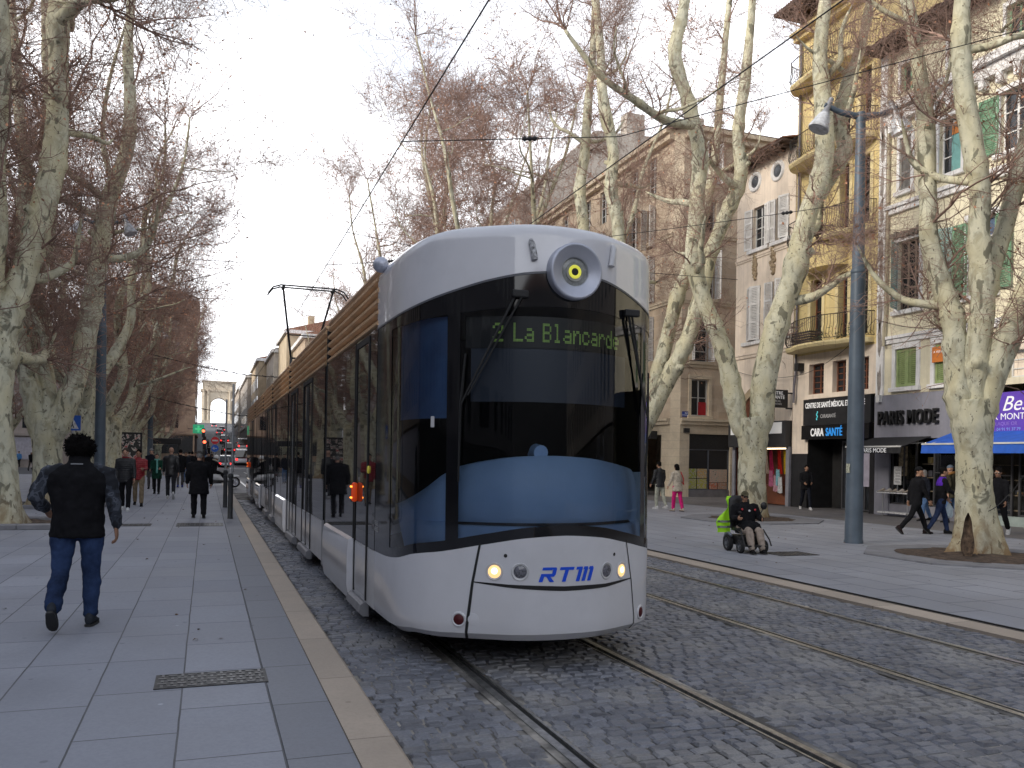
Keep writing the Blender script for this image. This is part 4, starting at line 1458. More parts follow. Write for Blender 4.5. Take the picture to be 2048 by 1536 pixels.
for k in range(70):
    y_ = rr.uniform(24.5, 26.4); z_ = 6.36 + rr.random() ** 2 * .5
    c_ = Vector((-.72 + rr.uniform(-.1, .12), y_, z_)); d_ = Vector((rr.uniform(-1, 1), rr.uniform(-1, 1), rr.uniform(-.3, 1))).normalized() * .1; e_ = d_.orthogonal().normalized() * .035
    tb.add([c_ - e_, c_ + d_, c_ + e_], [(0, 1, 2)])
tag(tb.build('potted_plants', pm('pot_leaf', (.035, .06, .025), .8, var=.5, scale=20)), 'dark leafy pot plants along the lowest balcony of the yellow house', 'plants').location = (FX, 0, 0)
band(b3, wf, y0, y1, 18.7, stucco_y, .3, .5, 'cornice')
tiled_roof(b3, 0, 8, y0, y1, H3 + .1, 2., over=1.2)
drainpipe(b3, 28.3, 4.2, H3, pm('pipe_grey', (.16, .15, .17), .5))
MB().box(-.30, -.02, 27.9, 28.15, 5.45, 5.75).build('lamp_box', wrought, b3)
# clinic front
panel(b3, 'clinic_sign', wf, 24.1, 27.72, 3.26, 4.27, -.02, .16, shop_blk)
panel(b3, 'clinic_sign', wf, 24.1, 27.74, 2.70, 3.25, -.02, .22, pm('shop_black_gloss', (.01, .01, .011), .15))
letters(b3, 'clinic_lettering', 'CENTRE DE SANTÉ MÉDICAL ET DENTAIRE', .27, 27.6, 3.93, -.165, lett_w, .004, stretch=(.62, 1.05), bold=.006)
letters(b3, 'clinic_lettering', 'CARASANTÉ', .20, 26.72, 3.52, -.165, pm('letters_dim', (.5, .5, .5), .5), .004, stretch=(.75, 1))
snake = MB().tube([(-.17, 26.9 + .03 * math.sin(k * 1.1), 3.45 + k * .03) for k in range(12)], .02, 6)
snake.build('clinic_emblem', emit('teal_emblem', (.1, .6, .65), .3), b3)
letters(b3, 'clinic_lettering', 'CARA', .42, 27.18, 2.83, -.225, lett_w, .02, stretch=(.66, 1), bold=.006)
letters(b3, 'clinic_lettering', 'SANTÉ', .42, 26.32, 2.83, -.225, lett_b, .02, stretch=(.70, 1), bold=.006)
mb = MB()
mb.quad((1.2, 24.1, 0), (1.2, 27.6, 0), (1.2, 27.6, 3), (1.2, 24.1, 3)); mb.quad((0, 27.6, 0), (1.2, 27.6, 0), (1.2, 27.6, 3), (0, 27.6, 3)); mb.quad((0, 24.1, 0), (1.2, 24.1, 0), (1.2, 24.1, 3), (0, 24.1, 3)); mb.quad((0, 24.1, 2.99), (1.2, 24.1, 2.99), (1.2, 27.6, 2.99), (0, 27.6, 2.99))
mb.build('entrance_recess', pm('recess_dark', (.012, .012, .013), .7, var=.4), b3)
mb = MB(); fbox(mb, wf, 27.6, 28.54, 2.15, 4.299, -.02, .02); mb.build('lower_pier', stucco_p, b3)
fbox(MB(), wf, 27.6, 28.54, 0, 2.149, -.02, .03).build('plinth', shop_blk, b3); fbox(MB(), wf, 24.03, 24.25, 0, 2.69, -.02, .03).build('plinth', shop_blk, b3)
window(b3, wf, 24.4, 26.2, .05, 2.65, pm('alu_frame', (.13, .13, .14), .3, .6), pane=glass_dark('entrance_glass', (.02, .022, .025), .05), depth=-.5, bars=(2, 0), name='glass_door')
panel(b3, 'notice_panel', wf, 24.72, 25.05, .95, 2.45, -.42, -.41, pm('notice_pale', (.36, .34, .42), .6))
# hanging sign
hs = thing('hanging_sign', 'black square clinic sign hung on a bracket beside the yellow house', 'sign', (FX, 28.62, 0))
mb = MB().bbox(-1.45, -.25, -.07, .07, 4.0, 4.72, .02); mb.build('sign_box', shop_blk, hs)
for z in (3.98, 4.6): MB().tube([(-.3, 0, z), (0, 0, z)], .03).build('bracket', wrought, hs)
for k, (tx, sz) in enumerate((('CENTRE', .19), ('DE SANTÉ', .19), ('MÉDICAL', .12), ('ET DENTAIRE', .10))):
    xf(text_mb(tx, sz, .002, align='CENTER'), on_y(-.85, -.075, 4.52 - [0, .17, .30, .41][k])).build('sign_lettering', lett_w if k < 2 else MATS['letters_dim'], hs, fix=False)
# ---------------- pink cream house
b2 = thing('pink_building', 'pale pink plastered house with white louvred shutters and relief medallions', 'building', (FX, 0, 0))
y0, y1 = 28.6, 32.65
H2 = 14.75
w2 = [(30.85, 31.75, 7.05, 9.42), (29.05, 29.95, 7.05, 9.42), (30.6, 31.45, 11.05, 12.85), (29.0, 29.85, 11.05, 12.85)]
oc = [(31.05, 31.65, 13.65, 14.35), (29.5, 30.1, 13.65, 14.35)]
mb = wall(wf, y0, y1, 3.5, H2, w2 + oc, .2); b_ = back(MB(), 12, y0, y1, H2); mb.add(b_.v, b_.f)
mb.build('wall', stucco_p, b2)
for i, (a, b, c_, d) in enumerate(w2):
    window(b2, wf, a, b, c_, d, frame_w, bars=(1, 3))
    ang = (25, 170, 172, 172)[i]
    shutter(b2, wf, b + .01, .47, c_ + .02, d - .02, ang if i else 22, 1, sh_white)
    shutter(b2, wf, a - .01, .47, c_ + .02, d - .02, (25, 40, 172, 20)[i], -1, sh_white)
    mb = MB(); fbox(mb, wf, a - .3, b + .3, c_ - .16, c_ - .01, -.02, .12); mb.build('window_sill', stucco_w, b2)
for a, b, c_, d in oc:
    c0 = ((a + b) / 2, (c_ + d) / 2)
    mb = MB().lathe([(.26, .02), (.30, .06), (.40, .07), (.44, .03), (.45, -.01)], 28, (0, c0[0], c0[1]), (-1, 0, 0))
    o_ = mb.build('oculus', stucco_w, b2, smooth=True)
    MB().lathe([(.0, .015), (.265, .015)], 24, (0, c0[0], c0[1]), (-1, 0, 0)).build('pane', win_dark, o_)
med = pm('relief_stone', (.40, .31, .20), .9, var=.35, scale=14, bmp=1., bscale=18)
for yc in (31.25, 30.0):
    mb = MB()
    rr = random.Random(int(yc * 7))
    for k in range(34):
        q = k / 33
        mb.ball((-.03, yc + rr.uniform(-.14, .14) * (1 - abs(q - .4)), 9.75 + 1.05 * q), (rr.uniform(.04, .1), rr.uniform(.05, .12), rr.uniform(.05, .12)), 7, 5)
    mb.build('relief_medallion', med, b2, smooth='all')
band(b2, wf, y0, y1, 6.35, stucco_p, .2, .1)
band(b2, wf, y0, y1, 9.62 if False else 10.92 - .3, stucco_p, .14, .07)
tiled_roof(b2, 0, 8, y0, y1, H2 + .1, 2.0, over=.75)
mb = MB()
n = 14
for k in range(n):
    q0, q1 = PI * k / n, PI * (k + 1) / n
    P = lambda r, q, w_: wf(31.0 + r * math.cos(q), 3.6 + r * 1.15 * math.sin(q), w_)
    for r0_, r1_, w_ in ((.98, 1.1, .08), (1.12, 1.28, .05)):
        mb.add([P(r0_, q0, -.02), P(r1_, q0, -.02), P(r1_, q1, -.02), P(r0_, q1, -.02), P(r0_, q0, w_), P(r1_, q0, w_), P(r1_, q1, w_), P(r0_, q1, w_)], [(4, 5, 6, 7), (0, 1, 5, 4), (2, 3, 7, 6), (1, 2, 6, 5), (3, 0, 4, 7)])
mb.build('door_arch', pm('arch_stone', (.46, .36, .23), .9, var=.15, scale=3), b2)
mb = MB()
mb.add([wf(31.0, 3.601, .015)] + [wf(31.0 + .98 * math.cos(PI * k / n), 3.601 + 1.12 * math.sin(PI * k / n), .015) for k in range(n + 1)], [(0, k + 1, k + 2) for k in range(n)])
mb.build('arch_panel', wood_br, b2)
panel(b2, 'shop_fascia', wf, 28.62, 32.62, 2.44, 3.499, -.02, .30, pm('shop_charcoal', (.028, .028, .03), .6))
panel(b2, 'shop_sign', wf, 28.85, 32.4, 2.98, 3.44, .30, .33, emit('sign_white', (.78, .78, .76), .12))
mb = MB()
mb.quad((1.3, 28.7, 0), (1.3, 32.6, 0), (1.3, 32.6, 2.45), (1.3, 28.7, 2.45)); mb.quad((0, 28.7, 0), (1.3, 28.7, 0), (1.3, 28.7, 2.45), (0, 28.7, 2.45)); mb.quad((0, 32.6, 0), (1.3, 32.6, 0), (1.3, 32.6, 2.45), (0, 32.6, 2.45)); mb.quad((0, 28.7, 2.43), (1.3, 28.7, 2.43), (1.3, 32.6, 2.43), (0, 32.6, 2.43))
mb.build('shop_interior', pm('shop_red_brown', (.16, .05, .03), .7, var=.4, scale=2), b2)
mb = MB(); fbox(mb, wf, 28.6, 28.8, 0, 2.44, -.02, .12); fbox(mb, wf, 32.45, 32.65, 0, 2.44, -.02, .05); fbox(mb, wf, 31.0, 31.12, 0, 2.44, -.02, .05)
mb.build('shop_jamb', pm('jamb_grey', (.25, .25, .28), .5), b2)
mb = MB(); mb.box(.1, .5, 29.0, 30.9, .05, .85); mb.build('display_counter', pm('counter_wood', (.22, .07, .03), .6), b2)
stl = emit('shop_striplight', (1., .85, .55), 5.)
MB().box(.35, .45, 28.95, 30.8, 2.36, 2.40).build('shop_glow_strip', stl, b2)
cl_cols = [((.55, .03, .02), 29.75), ((.6, .4, .02), 29.35), ((.5, .36, .14), 29.05), ((.62, .2, .12), 29.0), ((.5, .03, .1), 30.3), ((.55, .4, .3), 30.65)]
for k, (c_, yy) in enumerate(cl_cols):
    mb = MB()
    mb.grid([[(.25 + .04 * math.sin(i * 2.2) + .03 * j_, yy + .19 * (i / 7 - .5) * (1 + .25 * j_), 2.3 - .33 * j_) for j_ in range(4)] for i in range(8)])
    tag(mb.build('hanging_garment', cloth('garment%d' % k, c_), smooth='all'), ['red dress hanging in the lit clothes shop', 'yellow dress hanging beside the red one in the shop', 'sand coloured garment hanging in the lit shop', 'coral garment hanging at the right side of the lit shop', 'dark pink garment hanging left of the red dress', 'beige garment hanging at the left end of the rail'][k], 'garment', 'clothes on the shop rail').location = (FX, 0, 0)
for k, (c_, yy, zz) in enumerate((((.6, .18, .3), 29.75, 1.15), ((.25, .5, .55), 29.3, 1.2), ((.6, .6, .6), 29.15, .9), ((.55, .3, .35), 29.45, .95))):
    mb = MB()
    mb.grid([[(-.12 + .05 * math.sin(i * 2.), yy + .2 * (i / 7 - .5) * (1 + .2 * j_), zz + .3 - .22 * j_ + .03 * math.cos(i)) for j_ in range(4)] for i in range(8)])
    tag(mb.build('hanging_garment', cloth('rack%d' % k, c_), smooth='all'), ['pink top hanging on the outside rack of the clothes shop', 'teal patterned scarf on the outside rack of the shop', 'white scarf hanging low on the outside rack', 'rose cloth hanging between the outside scarves'][k], 'garment', 'clothes on the outside rack').location = (FX, 0, 0)
# ---------------- brown ashlar corner block
b1 = thing('stone_building', 'brown ashlar corner building with pale stone bands and tall white windows', 'building', (21.6, 36.7, 0))
H1 = 18.2
def ws(u, v, w_): return (-w_, u, v)              # street front
def ss(u, v, w_): return (u, -w_, v)              # south front
Wst = []
for yc in (2.6, 4.6, 8.4, 10.6, 14., 16.6, 20):
    for a, b in ((4.3, 6.1), (6.95, 9.2), (9.95, 12.3), (12.8, 14.9), (15.6, 17.5)): Wst.append((yc - .45, yc + .45, a, b))
So = [(.95, 1.9, 6.75, 8.85), (.95, 1.95, 4.05, 5.88), (1.45, 2.2, 9.9, 12.3), (1.5, 2.2, 12.7, 14.85), (1.55, 2.2, 15.6, 17.6)]
So += [(a + 4.2, b + 4.2, c_, d) for a, b, c_, d in So]
mb = wall(ws, .35, 23, 3.75, H1, Wst); s2 = wall(ss, .35, 12, 3.75, H1, So); mb.add(s2.v, s2.f)
mb.quad((23 * 0, 23, 0), (12, 23, 0), (12, 23, H1), (0, 23, H1)); mb.quad((12, 0, 0), (12, 23, 0), (12, 23, H1), (12, 0, H1))
mb.build('wall', stone_b, b1)
mb = MB(); mb.quad((0, .35, 3.75), (.35, 0, 3.75), (.35, 0, H1), (0, .35, H1)); mb.build('corner_chamfer', stone_l, b1)
mb = wall(ws, .35, 23, 0, 3.749, [(1.2, 3.6, .0, 3.1), (4.6, 7.2, 0, 3.1), (9, 12, 0, 3.1)], .4); s2 = wall(ss, .35, 12, 0, 3.749, [(.9, 3.3, .0, 3.15)], .3); mb.add(s2.v, s2.f)
mb.quad((0, .35, 0), (.35, 0, 0), (.35, 0, 3.749), (0, .35, 3.749))
mb.build('ground_floor_wall', stone_l, b1)
for i, (a, b, c_, d) in enumerate(Wst):
    w_ = window(b1, ws, a, b, c_, d, frame_w, bars=(1, 3))
    if i % 5 in (1, 2, 3): shutter(b1, ws, b + .01, .44, c_, d, 120 - (i * 37) % 60, 1, sh_white); shutter(b1, ws, a - .01, .44, c_, d, 150 - (i * 53) % 60, -1, sh_white)
for i, (a, b, c_, d) in enumerate(So):
    window(b1, ss, a, b, c_, d, frame_w, bars=(1, 1) if i == 1 else (0, 3))
    surround(b1, ss, a, b, c_, d, stone_l, .16, .05)
    if i in (0, 2, 4):
        shutter(b1, ss, b + .01, .42, c_, d, 105, 1, sh_white); shutter(b1, ss, a - .01, .42, c_, d, 105, -1, sh_white)
panel(b1, 'red_curtain', ss, 1.45, 1.9, 4.1, 4.75, -.145, -.135, pm('curtain_red', (.42, .02, .03), .9))
for z in (6.45, 9.6, 12.95): 
    band(b1, ws, .35, 23, z, stone_l, .22, .10); band(b1, ss, .35, 12, z, stone_l, .22, .10)
for z, h, w_ in ((3.6, .3, .2), (17.75, .5, .5)):
    band(b1, ws, .36, 23, z, stone_l, h, w_, 'cornice'); band(b1, ss, .36, 12, z, stone_l, h, w_, 'cornice')
mb = MB()
mb.quad((-.5, -.5, H1 + .1), (12, -.5, H1 + .1), (9, 5, H1 + 2.2), (4, 5, H1 + 2.2)); mb.quad((-.5, -.5, H1 + .1), (4, 5, H1 + 2.2), (4, 20, H1 + 2.2), (-.5, 23.2, H1 + .1)); mb.quad((4, 5, H1 + 2.2), (9, 5, H1 + 2.2), (9, 20, H1 + 2.2), (4, 20, H1 + 2.2))
mb.quad((12, -.5, H1 + .1), (12, 23, H1 + .1), (9, 20, H1 + 2.2), (9, 5, H1 + 2.2))
mb.build('roof', tile_r, b1)
# corner shop in the south front: shutter box, glazing and food posters
mb = MB()
for k in range(14): fbox(mb, ss, .9, 3.3, 2.42 + k * .052, 2.46 + k * .052, -.16, -.1)
fbox(mb, ss, .9, 3.3, 2.40, 3.15, -.2, -.15)
mb.build('roller_shutter', pm('shutter_dark', (.02, .021, .023), .5), b1)
window(b1, ss, .9, 3.3, .35, 2.4, pm('shop_frame_grey', (.16, .18, .22), .4, .4), bars=(1, 1), depth=-.2, name='shop_window')
panel(b1, 'display_base', ss, .9, 3.3, 0, .35, -.2, -.05, pm('base_grey', (.2, .19, .2), .8))
food = [((.95, 1.42), (.95, 1.42), (.30, .34, .05)), ((1.46, 2.02), (.95, 1.42), (.48, .32, .12)), ((.95, 1.42), (.42, .92), (.38, .40, .08)), ((1.46, 2.02), (.42, .92), (.40, .38, .06)), ((2.18, 3.2), (.75, 1.40), (.50, .36, .28)), ((2.18, 2.65), (.40, .73), (.50, .14, .07)), ((2.68, 3.2), (.40, .73), (.42, .22, .15))]
for k, ((a, b), (c_, d), cc_) in enumerate(food):
    m, nt_, bs = nodes('food_print%d' % k)
    v = coords(nt_)
    vo = N(nt_, 'ShaderNodeTexVoronoi', i_Scale=11. + k); L(nt_, v, vo.inputs['Vector'])
    cc2 = ramp(nt_, vo.outputs['Distance'], [(.0, [x * 1.7 for x in cc_]), (.45, cc_), (.75, (.55, .5, .42)), (.95, [x * .25 for x in cc_])])
    L(nt_, cc2, bs.inputs['Base Color'])
    panel(b1, 'food_poster', ss, a, b, c_, d, -.135, -.13, m)
MB().box(.55, .85, -.12, -.0, 3.2, 3.42).build('wall_lamp', wrought, b1)
MB().box(-.35, -.0, 1.6, 2.0, 2.9, 3.3).build('wall_heater', MATS['wrought_iron'], b1)
pl = thing('street_name_plate', 'small blue enamel street name plate on the stone corner', 'sign', (21.6, 36.7, 0))
MB().box(.45, .9, -.035, -.01, 3.98, 4.25).build('plate', pm('enamel_blue', (.03, .06, .28), .3), pl)
xf(text_mb('RUE', .09, .001, align='CENTER'), on_y(.68, -.037, 4.14)).build('plate_lettering', lett_w, pl, fix=False)
xf(text_mb('DES DOMINICAINES', .05, .001, align='CENTER'), on_y(.68, -.037, 4.05)).build('plate_lettering', lett_w, pl, fix=False)
# ---------------- tall blank walled block behind
b0 = thing('blank_walled_building', 'tall building with blank beige party wall rising behind the stone corner house', 'building', (22.0, 60.2, 0))
mb = MB()
pr = [(0, 0), (0, 21.6), (6.0, 27.4), (22, 28.2), (22, 0)]
mb.prism([(x, z) for x, z in pr], lambda u, v, d: (u, d, v), 0, 22)
mb.build('wall', conc, b0)
for k in range(6):
    for z in (5, 8.4, 11.8, 15.2, 18.2): panel(b0, 'window', ws, 1.2 + k * 3.2, 2.3 + k * 3.2, z, z + 2, -.02, .03, win_dark)
for x, h in ((9, 1.3), (14.5, 1.8)): MB().box(x, x + 1.6, .5, 1.6, 27.2, 28.2 + h).build('chimney', conc, b0)
ms = MB()
ms.tube([(2.2 + .7 * math.cos(q), -.02, 13.3 + .8 * math.sin(q) + .3 * math.sin(3 * q)) for q in [k * .42 for k in range(16)]], .05, 5).tube([(1.4, -.02, 12.6), (2.2, -.02, 14.2), (2.9, -.02, 12.4), (1.5, -.02, 13.5), (3.2, -.02, 13.6)], .05, 5)
ms.build('graffiti', pm('pink_paint', (.55, .12, .18), .8), b0)
# sheet white building between
bw = thing('white_fronted_building', 'pale building with white windows further along the right side', 'building', (22.0, 82.5, 0))
def gbox(t, x0, x1, y0, y1, z0, z1, m): return MB().box(x0, x1, y0, y1, z0, z1).build('wall', m, t)
gbox(bw, 0, 14, 0, 12, -.5, 20, pm('pale_render', (.50, .44, .37), .9, var=.12, scale=.6, streak=.4))
for k in range(4):
    for z in (4, 7.4, 10.8, 14.2, 17): panel(bw, 'window', ws, 1 + k * 2.8, 2.1 + k * 2.8, z, z + 2, -.02, .04, win_dark)


# ---------------- rows of houses far along the street
def far_house(label, x0, x1, y0, y1, h, colr, faces, fl=3.2, sp=2.6, roofc=None, base=None, sh=None, name='apartment_building', streak=.4):
    z0 = ground(y0) - .1
    t = thing(name, label, 'building', (x0, y0, z0))
    m = pm('render_%d_%d' % (int(colr[0] * 1000), int(colr[2] * 1000)), colr, .9, var=.14, scale=.7, streak=streak, grime=.3)
    W_, D_ = x1 - x0, y1 - y0
    MB().box(0, W_, 0, D_, -1, h).build('wall', m, t)
    MB().box(-.35, W_ + .35, -.35, D_ + .35, h - .1, h + .35).build('cornice', stucco_w if colr[0] > .3 else m, t)
    mb = MB(); mb.prism([(-.3, h + .36), (W_ * .5, h + 2.2), (W_ + .3, h + .36)], lambda u, v, d: (u, d, v), -.2, D_ + .2)
    rf = mb.build('roof', roofc or tile_r, t)
    for k in range(2): MB().box(W_ * (.25 + .4 * k), W_ * (.25 + .4 * k) + .8, D_ * .3, D_ * .3 + 1.6, h + .5, h + 3.0).build('chimney', m, rf)
    fns = {'W': (lambda u, v, w_: (-w_, u, v), D_), 'E': (lambda u, v, w_: (W_ + w_, u, v), D_), 'S': (lambda u, v, w_: (u, -w_, v), W_)}
    cnt = 0
    for f_ in faces:
        fn, ln = fns[f_]
        n_ = max(1, int((ln - .8) / sp))
        for z in [4.3 + fl * k for k in range(int((h - 4.6) / fl))]:
            for k in range(n_):
                if cnt > 95: break
                u = (ln - n_ * sp) / 2 + sp * k + sp / 2
                mb = MB(); fbox(mb, fn, u - .5, u + .5, z, z + 1.9, -.05, .03)
                w_ = mb.build('window', win_dark, t)
                if sh and (k + int(z)) % 3 != 1:
                    s_ = MB(); fbox(s_, fn, u - 1.0, u - .52, z, z + 1.9, 0, .07); fbox(s_, fn, u + .52, u + 1.0, z, z + 1.9, 0, .07)
                    s_.build('shutters', sh, w_)
                cnt += 1
        mb = MB(); fbox(mb, fn, .2, ln - .2, .9, 3.3, -.05, .06)
        mb.build('shop_front', base or shop_blk, t)
        mb = MB(); fbox(mb, fn, 0.1, ln - .1, 3.45, 3.75, -.05, .25)
        mb.build('string_course', m, t)
    return t


slate = pm('slate_roof', (.16, .13, .12), .8, var=.3)
far_house('yellowish gable fronted house where the right side narrows, red tiled roof', 10.2, 24, 98, 112, 15.2, (.46, .36, .26), 'WS', sh=sh_white)
far_house('first of the tall pale houses beyond the red roof on the right', 9.4, 22, 112.5, 126, 17.2, (.52, .43, .30), 'W', sh=sh_white)
far_house('second of the tall pale houses beyond the red roof on the right', 8.8, 22, 126.5, 142, 15.5, (.56, .50, .42), 'W', roofc=slate)
far_house('third of the tall pale houses beyond the red roof on the right', 7.6, 22, 142.5, 165, 15.0, (.50, .40, .28), 'W', sh=sh_white)
far_house('grey house on the right before the stone gate', 6.9, 22, 165.5, 200, 13, (.42, .38, .34), 'W', roofc=slate)
far_house('last low house on the right before the stone gate', 6.6, 22, 200.5, 250, 11.5, (.44, .38, .32), 'W', roofc=slate)
far_house('tall brown brick block closing the view on the left of the gate', -14.5, -1.6, 122, 150, 21.5, (.40, .28, .20), 'SE', roofc=slate)
far_house('plain stone house behind the brown brick block', -14.5, -2.4, 150.5, 200, 15, (.40, .34, .27), 'E', roofc=slate)
far_house('far left house beside the gate road', -14.5, -3.4, 200.5, 260, 12, (.42, .36, .30), 'E', roofc=slate)
far_house('long pale block with dark windows behind the left trees', -34, -15.5, 104, 124, 15, (.36, .32, .30), 'S', base=pm('lilac_front', (.42, .41, .47), .7))
far_house('white based block along the far side of the left square', -46, -23, 60, 100, 16, (.40, .35, .31), 'ES', base=MATS['lilac_front'], fl=3.4)
far_house('brown block at the left edge of the square', -46, -22, 20, 59, 17, (.33, .27, .22), 'ES', base=MATS['lilac_front'], fl=3.4)
far_house('unseen dark block on the left behind the viewer, added for reflections', -46, -20, -32, 17, 18, (.16, .15, .15), 'E', fl=3.4)  # out of view; added and coloured dark to keep the windscreen reflection dark
far_house('unseen dark block on the right behind the viewer, added for reflections', 22.3, 40, -38, 3.5, 17, (.15, .14, .135), 'W', fl=3.4)  # unseen block, dark so the tram glass mirrors little light
far_house('unseen dark block across the street behind the viewer, added for reflections', -46, 40, -78, -64, 20, (.13, .125, .125), 'W', fl=3.4)  # added wide to cover bright sky gaps mirrored in the windscreen

# ---------------- the triumphal gate at the end of the street
gy = 370.
gz = ground(gy)
arch = thing('triumphal_arch', 'pale stone triumphal arch closing the end of the street on its hill', 'monument', (4.4, gy, gz - .2))
stone_g = pm('gate_stone', (.62, .53, .41), .9, var=.12, scale=.25, streak=.3)
W2, OW, OH, HT = 6.7, 3.25, 7.4, 17.6
mb = MB()
n = 18
P = lambda x, z, d: (x, d, z)
outer = [(-W2, 0), (-W2, HT - 4.4), (W2, HT - 4.4), (W2, 0)]
inner = [(OW, 0), (OW, OH)] + [(OW * math.cos(PI * k / n), OH + OW * math.sin(PI * k / n)) for k in range(1, n)] + [(-OW, OH), (-OW, 0)]
poly = outer + inner
bm = bmesh.new()
vs = [bm.verts.new(P(x, z, 0)) for x, z in poly]
f_ = bm.faces.new(vs)
ex = bmesh.ops.extrude_face_region(bm, geom=[f_])
bmesh.ops.translate(bm, verts=[e for e in ex['geom'] if isinstance(e, bmesh.types.BMVert)], vec=(0, 6, 0))
bmesh.ops.triangulate(bm, faces=[f for f in bm.faces if len(f.verts) > 4])
mb.bm(bm)
mb.build('arch_body', stone_g, arch)
MB().box(-W2 - .5, W2 + .5, -.5, 6.5, HT - 4.39, HT - 3.6).build('cornice', stone_g, arch)
MB().box(-W2 + .2, W2 - .2, .1, 5.9, HT - 3.59, HT - .4).box(-W2 - .1, W2 + .1, -.2, 6.2, HT - .39, HT).build('attic_storey', stone_g, arch)
for x in (-5.9, -4.2, 4.2, 5.9):
    MB().lathe([(.62, 0), (.62, .5), (.5, .7), (.47, 5.), (.42, 11.6), (.6, 12.2), (.6, 12.6)], 14, (x, -.55, 1.0)).build('column', stone_g, arch, smooth=True)
    MB().box(x - .8, x + .8, -1.3, -.01, 0, 1.4).build('pedestal', stone_g, arch)
mb = MB().tube([(OW * 1.06 * math.cos(PI * k / n), -.05, OH + OW * 1.06 * math.sin(PI * k / n)) for k in range(n + 1)], .32, 6)
mb.build('archivolt', stone_g, arch)
# ------------------------------------------------------------------ plane trees
m, nt_, bs = nodes('plane_bark')
v = coords(nt_, True)
mpn = N(nt_, 'ShaderNodeMapping'); mpn.inputs['Scale'].default_value = (1, 1, .55); L(nt_, v, mpn.inputs[0])
n1 = noise(nt_, mpn.outputs[0], 5.5, 5, .6, .6)
n2 = noise(nt_, mpn.outputs[0], 13, 4, .6, .4)
n3 = noise(nt_, mpn.outputs[0], 2.1, 3, .5)
n4 = noise(nt_, v, 60, 3, .7)
c = ramp(nt_, n1, [(.34, (.62, .60, .46)), (.50, (.53, .52, .40)), (.56, (.40, .39, .295)), (.66, (.33, .30, .215))])
c = mixc(nt_, ramp(nt_, n3, [(.42, 0.), (.66, .7)]), c, (.58, .53, .34))
c = mixc(nt_, ramp(nt_, n2, [(.635, 0.), (.665, .85)], 'LINEAR'), c, (.085, .066, .05))
c = mixc(nt_, ramp(nt_, n4, [(.68, 0.), (.74, .8)]), c, (.05, .04, .032))
n5 = noise(nt_, mpn.outputs[0], 3.4, 3, .55, .9)
mp6 = N(nt_, 'ShaderNodeMapping'); mp6.inputs['Scale'].default_value = (4, 4, 14); L(nt_, v, mp6.inputs[0])
n6 = noise(nt_, mp6.outputs[0], 1.6, 4, .7, .6)
c = mixc(nt_, ramp(nt_, n5, [(.60, 0.), (.635, .85)]), c, (.15, .145, .105))
c = mixc(nt_, ramp(nt_, n6, [(.64, 0.), (.70, .9)]), c, (.065, .05, .038))
geo = N(nt_, 'ShaderNodeSeparateXYZ'); L(nt_, v, geo.inputs[0])
lowf = ramp(nt_, geo.outputs['Z'], [(.06, .95), (1.0, .0)])
mm_ = N(nt_, 'ShaderNodeMath', operation='MULTIPLY'); L(nt_, lowf, mm_.inputs[0]); L(nt_, ramp(nt_, n1, [(.35, .3), (.6, 1.)]), mm_.inputs[1])
c = mixc(nt_, mm_.outputs[0], c, (.27, .175, .09))
L(nt_, c, bs.inputs['Base Color']); bs.inputs['Roughness'].default_value = .85; bs.inputs['Specular IOR Level'].default_value = .25
bump(nt_, bs, n2, .5, .03)
bark = m
twig_m = pm('twig', (.34, .225, .18), .9, var=.3, scale=2)
leaf_m = pm('dry_leaf', (.55, .28, .17), .9, var=.6, scale=1.2)


def smooth_path(P, n=5):
    P = [Vector(p) for p in P]
    out = []
    for i in range(len(P) - 1):
        p0, p1, p2, p3 = P[max(0, i - 1)], P[i], P[i + 1], P[min(len(P) - 1, i + 2)]
        for k in range(n):
            t = k / n
            out.append(.5 * ((2 * p1) + (p2 - p0) * t + (2 * p0 - 5 * p1 + 4 * p2 - p3) * t * t + (3 * p1 - p0 - 3 * p2 + p3) * t ** 3))
    out.append(P[-1])
    return out


def segs_mesh(name, A, B, ra, rb):
    """three sided prisms for thousands of twigs at once"""
    n = len(A)
    d = B - A
    ln = np.linalg.norm(d, axis=1, keepdims=True); ln[ln < 1e-6] = 1e-6
    d = d / ln
    ref = np.where(np.abs(d[:, 2:3]) < .9, np.array([[0, 0, 1.]]), np.array([[1., 0, 0]]))
    u = np.cross(d, ref); u /= np.linalg.norm(u, axis=1, keepdims=True)
    w_ = np.cross(d, u)
    V = np.zeros((n, 6, 3), dtype=np.float32)
    for k in range(3):
        a = 2 * PI * k / 3
        o = u * math.cos(a) + w_ * math.sin(a)
        V[:, k] = A + o * ra[:, None]
        V[:, 3 + k] = B + o * rb[:, None]
    base = (np.arange(n) * 6)[:, None]
    Q = np.array([[0, 1, 4, 3], [1, 2, 5, 4], [2, 0, 3, 5]])
    Fq = (base[:, :, None] + Q[None]).reshape(-1, 4)
    me = bpy.data.meshes.new(name)
    me.vertices.add(n * 6); me.vertices.foreach_set('co', V.reshape(-1))
    me.loops.add(len(Fq) * 4); me.loops.foreach_set('vertex_index', Fq.reshape(-1).astype(np.int32))
    me.polygons.add(len(Fq)); me.polygons.foreach_set('loop_start', (np.arange(len(Fq)) * 4).astype(np.int32))
    me.update(calc_edges=True)
    return me


def tris_mesh(name, V):
    """loose leaf faces, V: (n, 4, 3)"""
    n = len(V)
    me = bpy.data.meshes.new(name)
    me.vertices.add(n * 4); me.vertices.foreach_set('co', V.reshape(-1).astype(np.float32))
    me.loops.add(n * 4); me.loops.foreach_set('vertex_index', np.arange(n * 4, dtype=np.int32))
    me.polygons.add(n); me.polygons.foreach_set('loop_start', (np.arange(n) * 4).astype(np.int32))
    me.update(calc_edges=True)
    return me


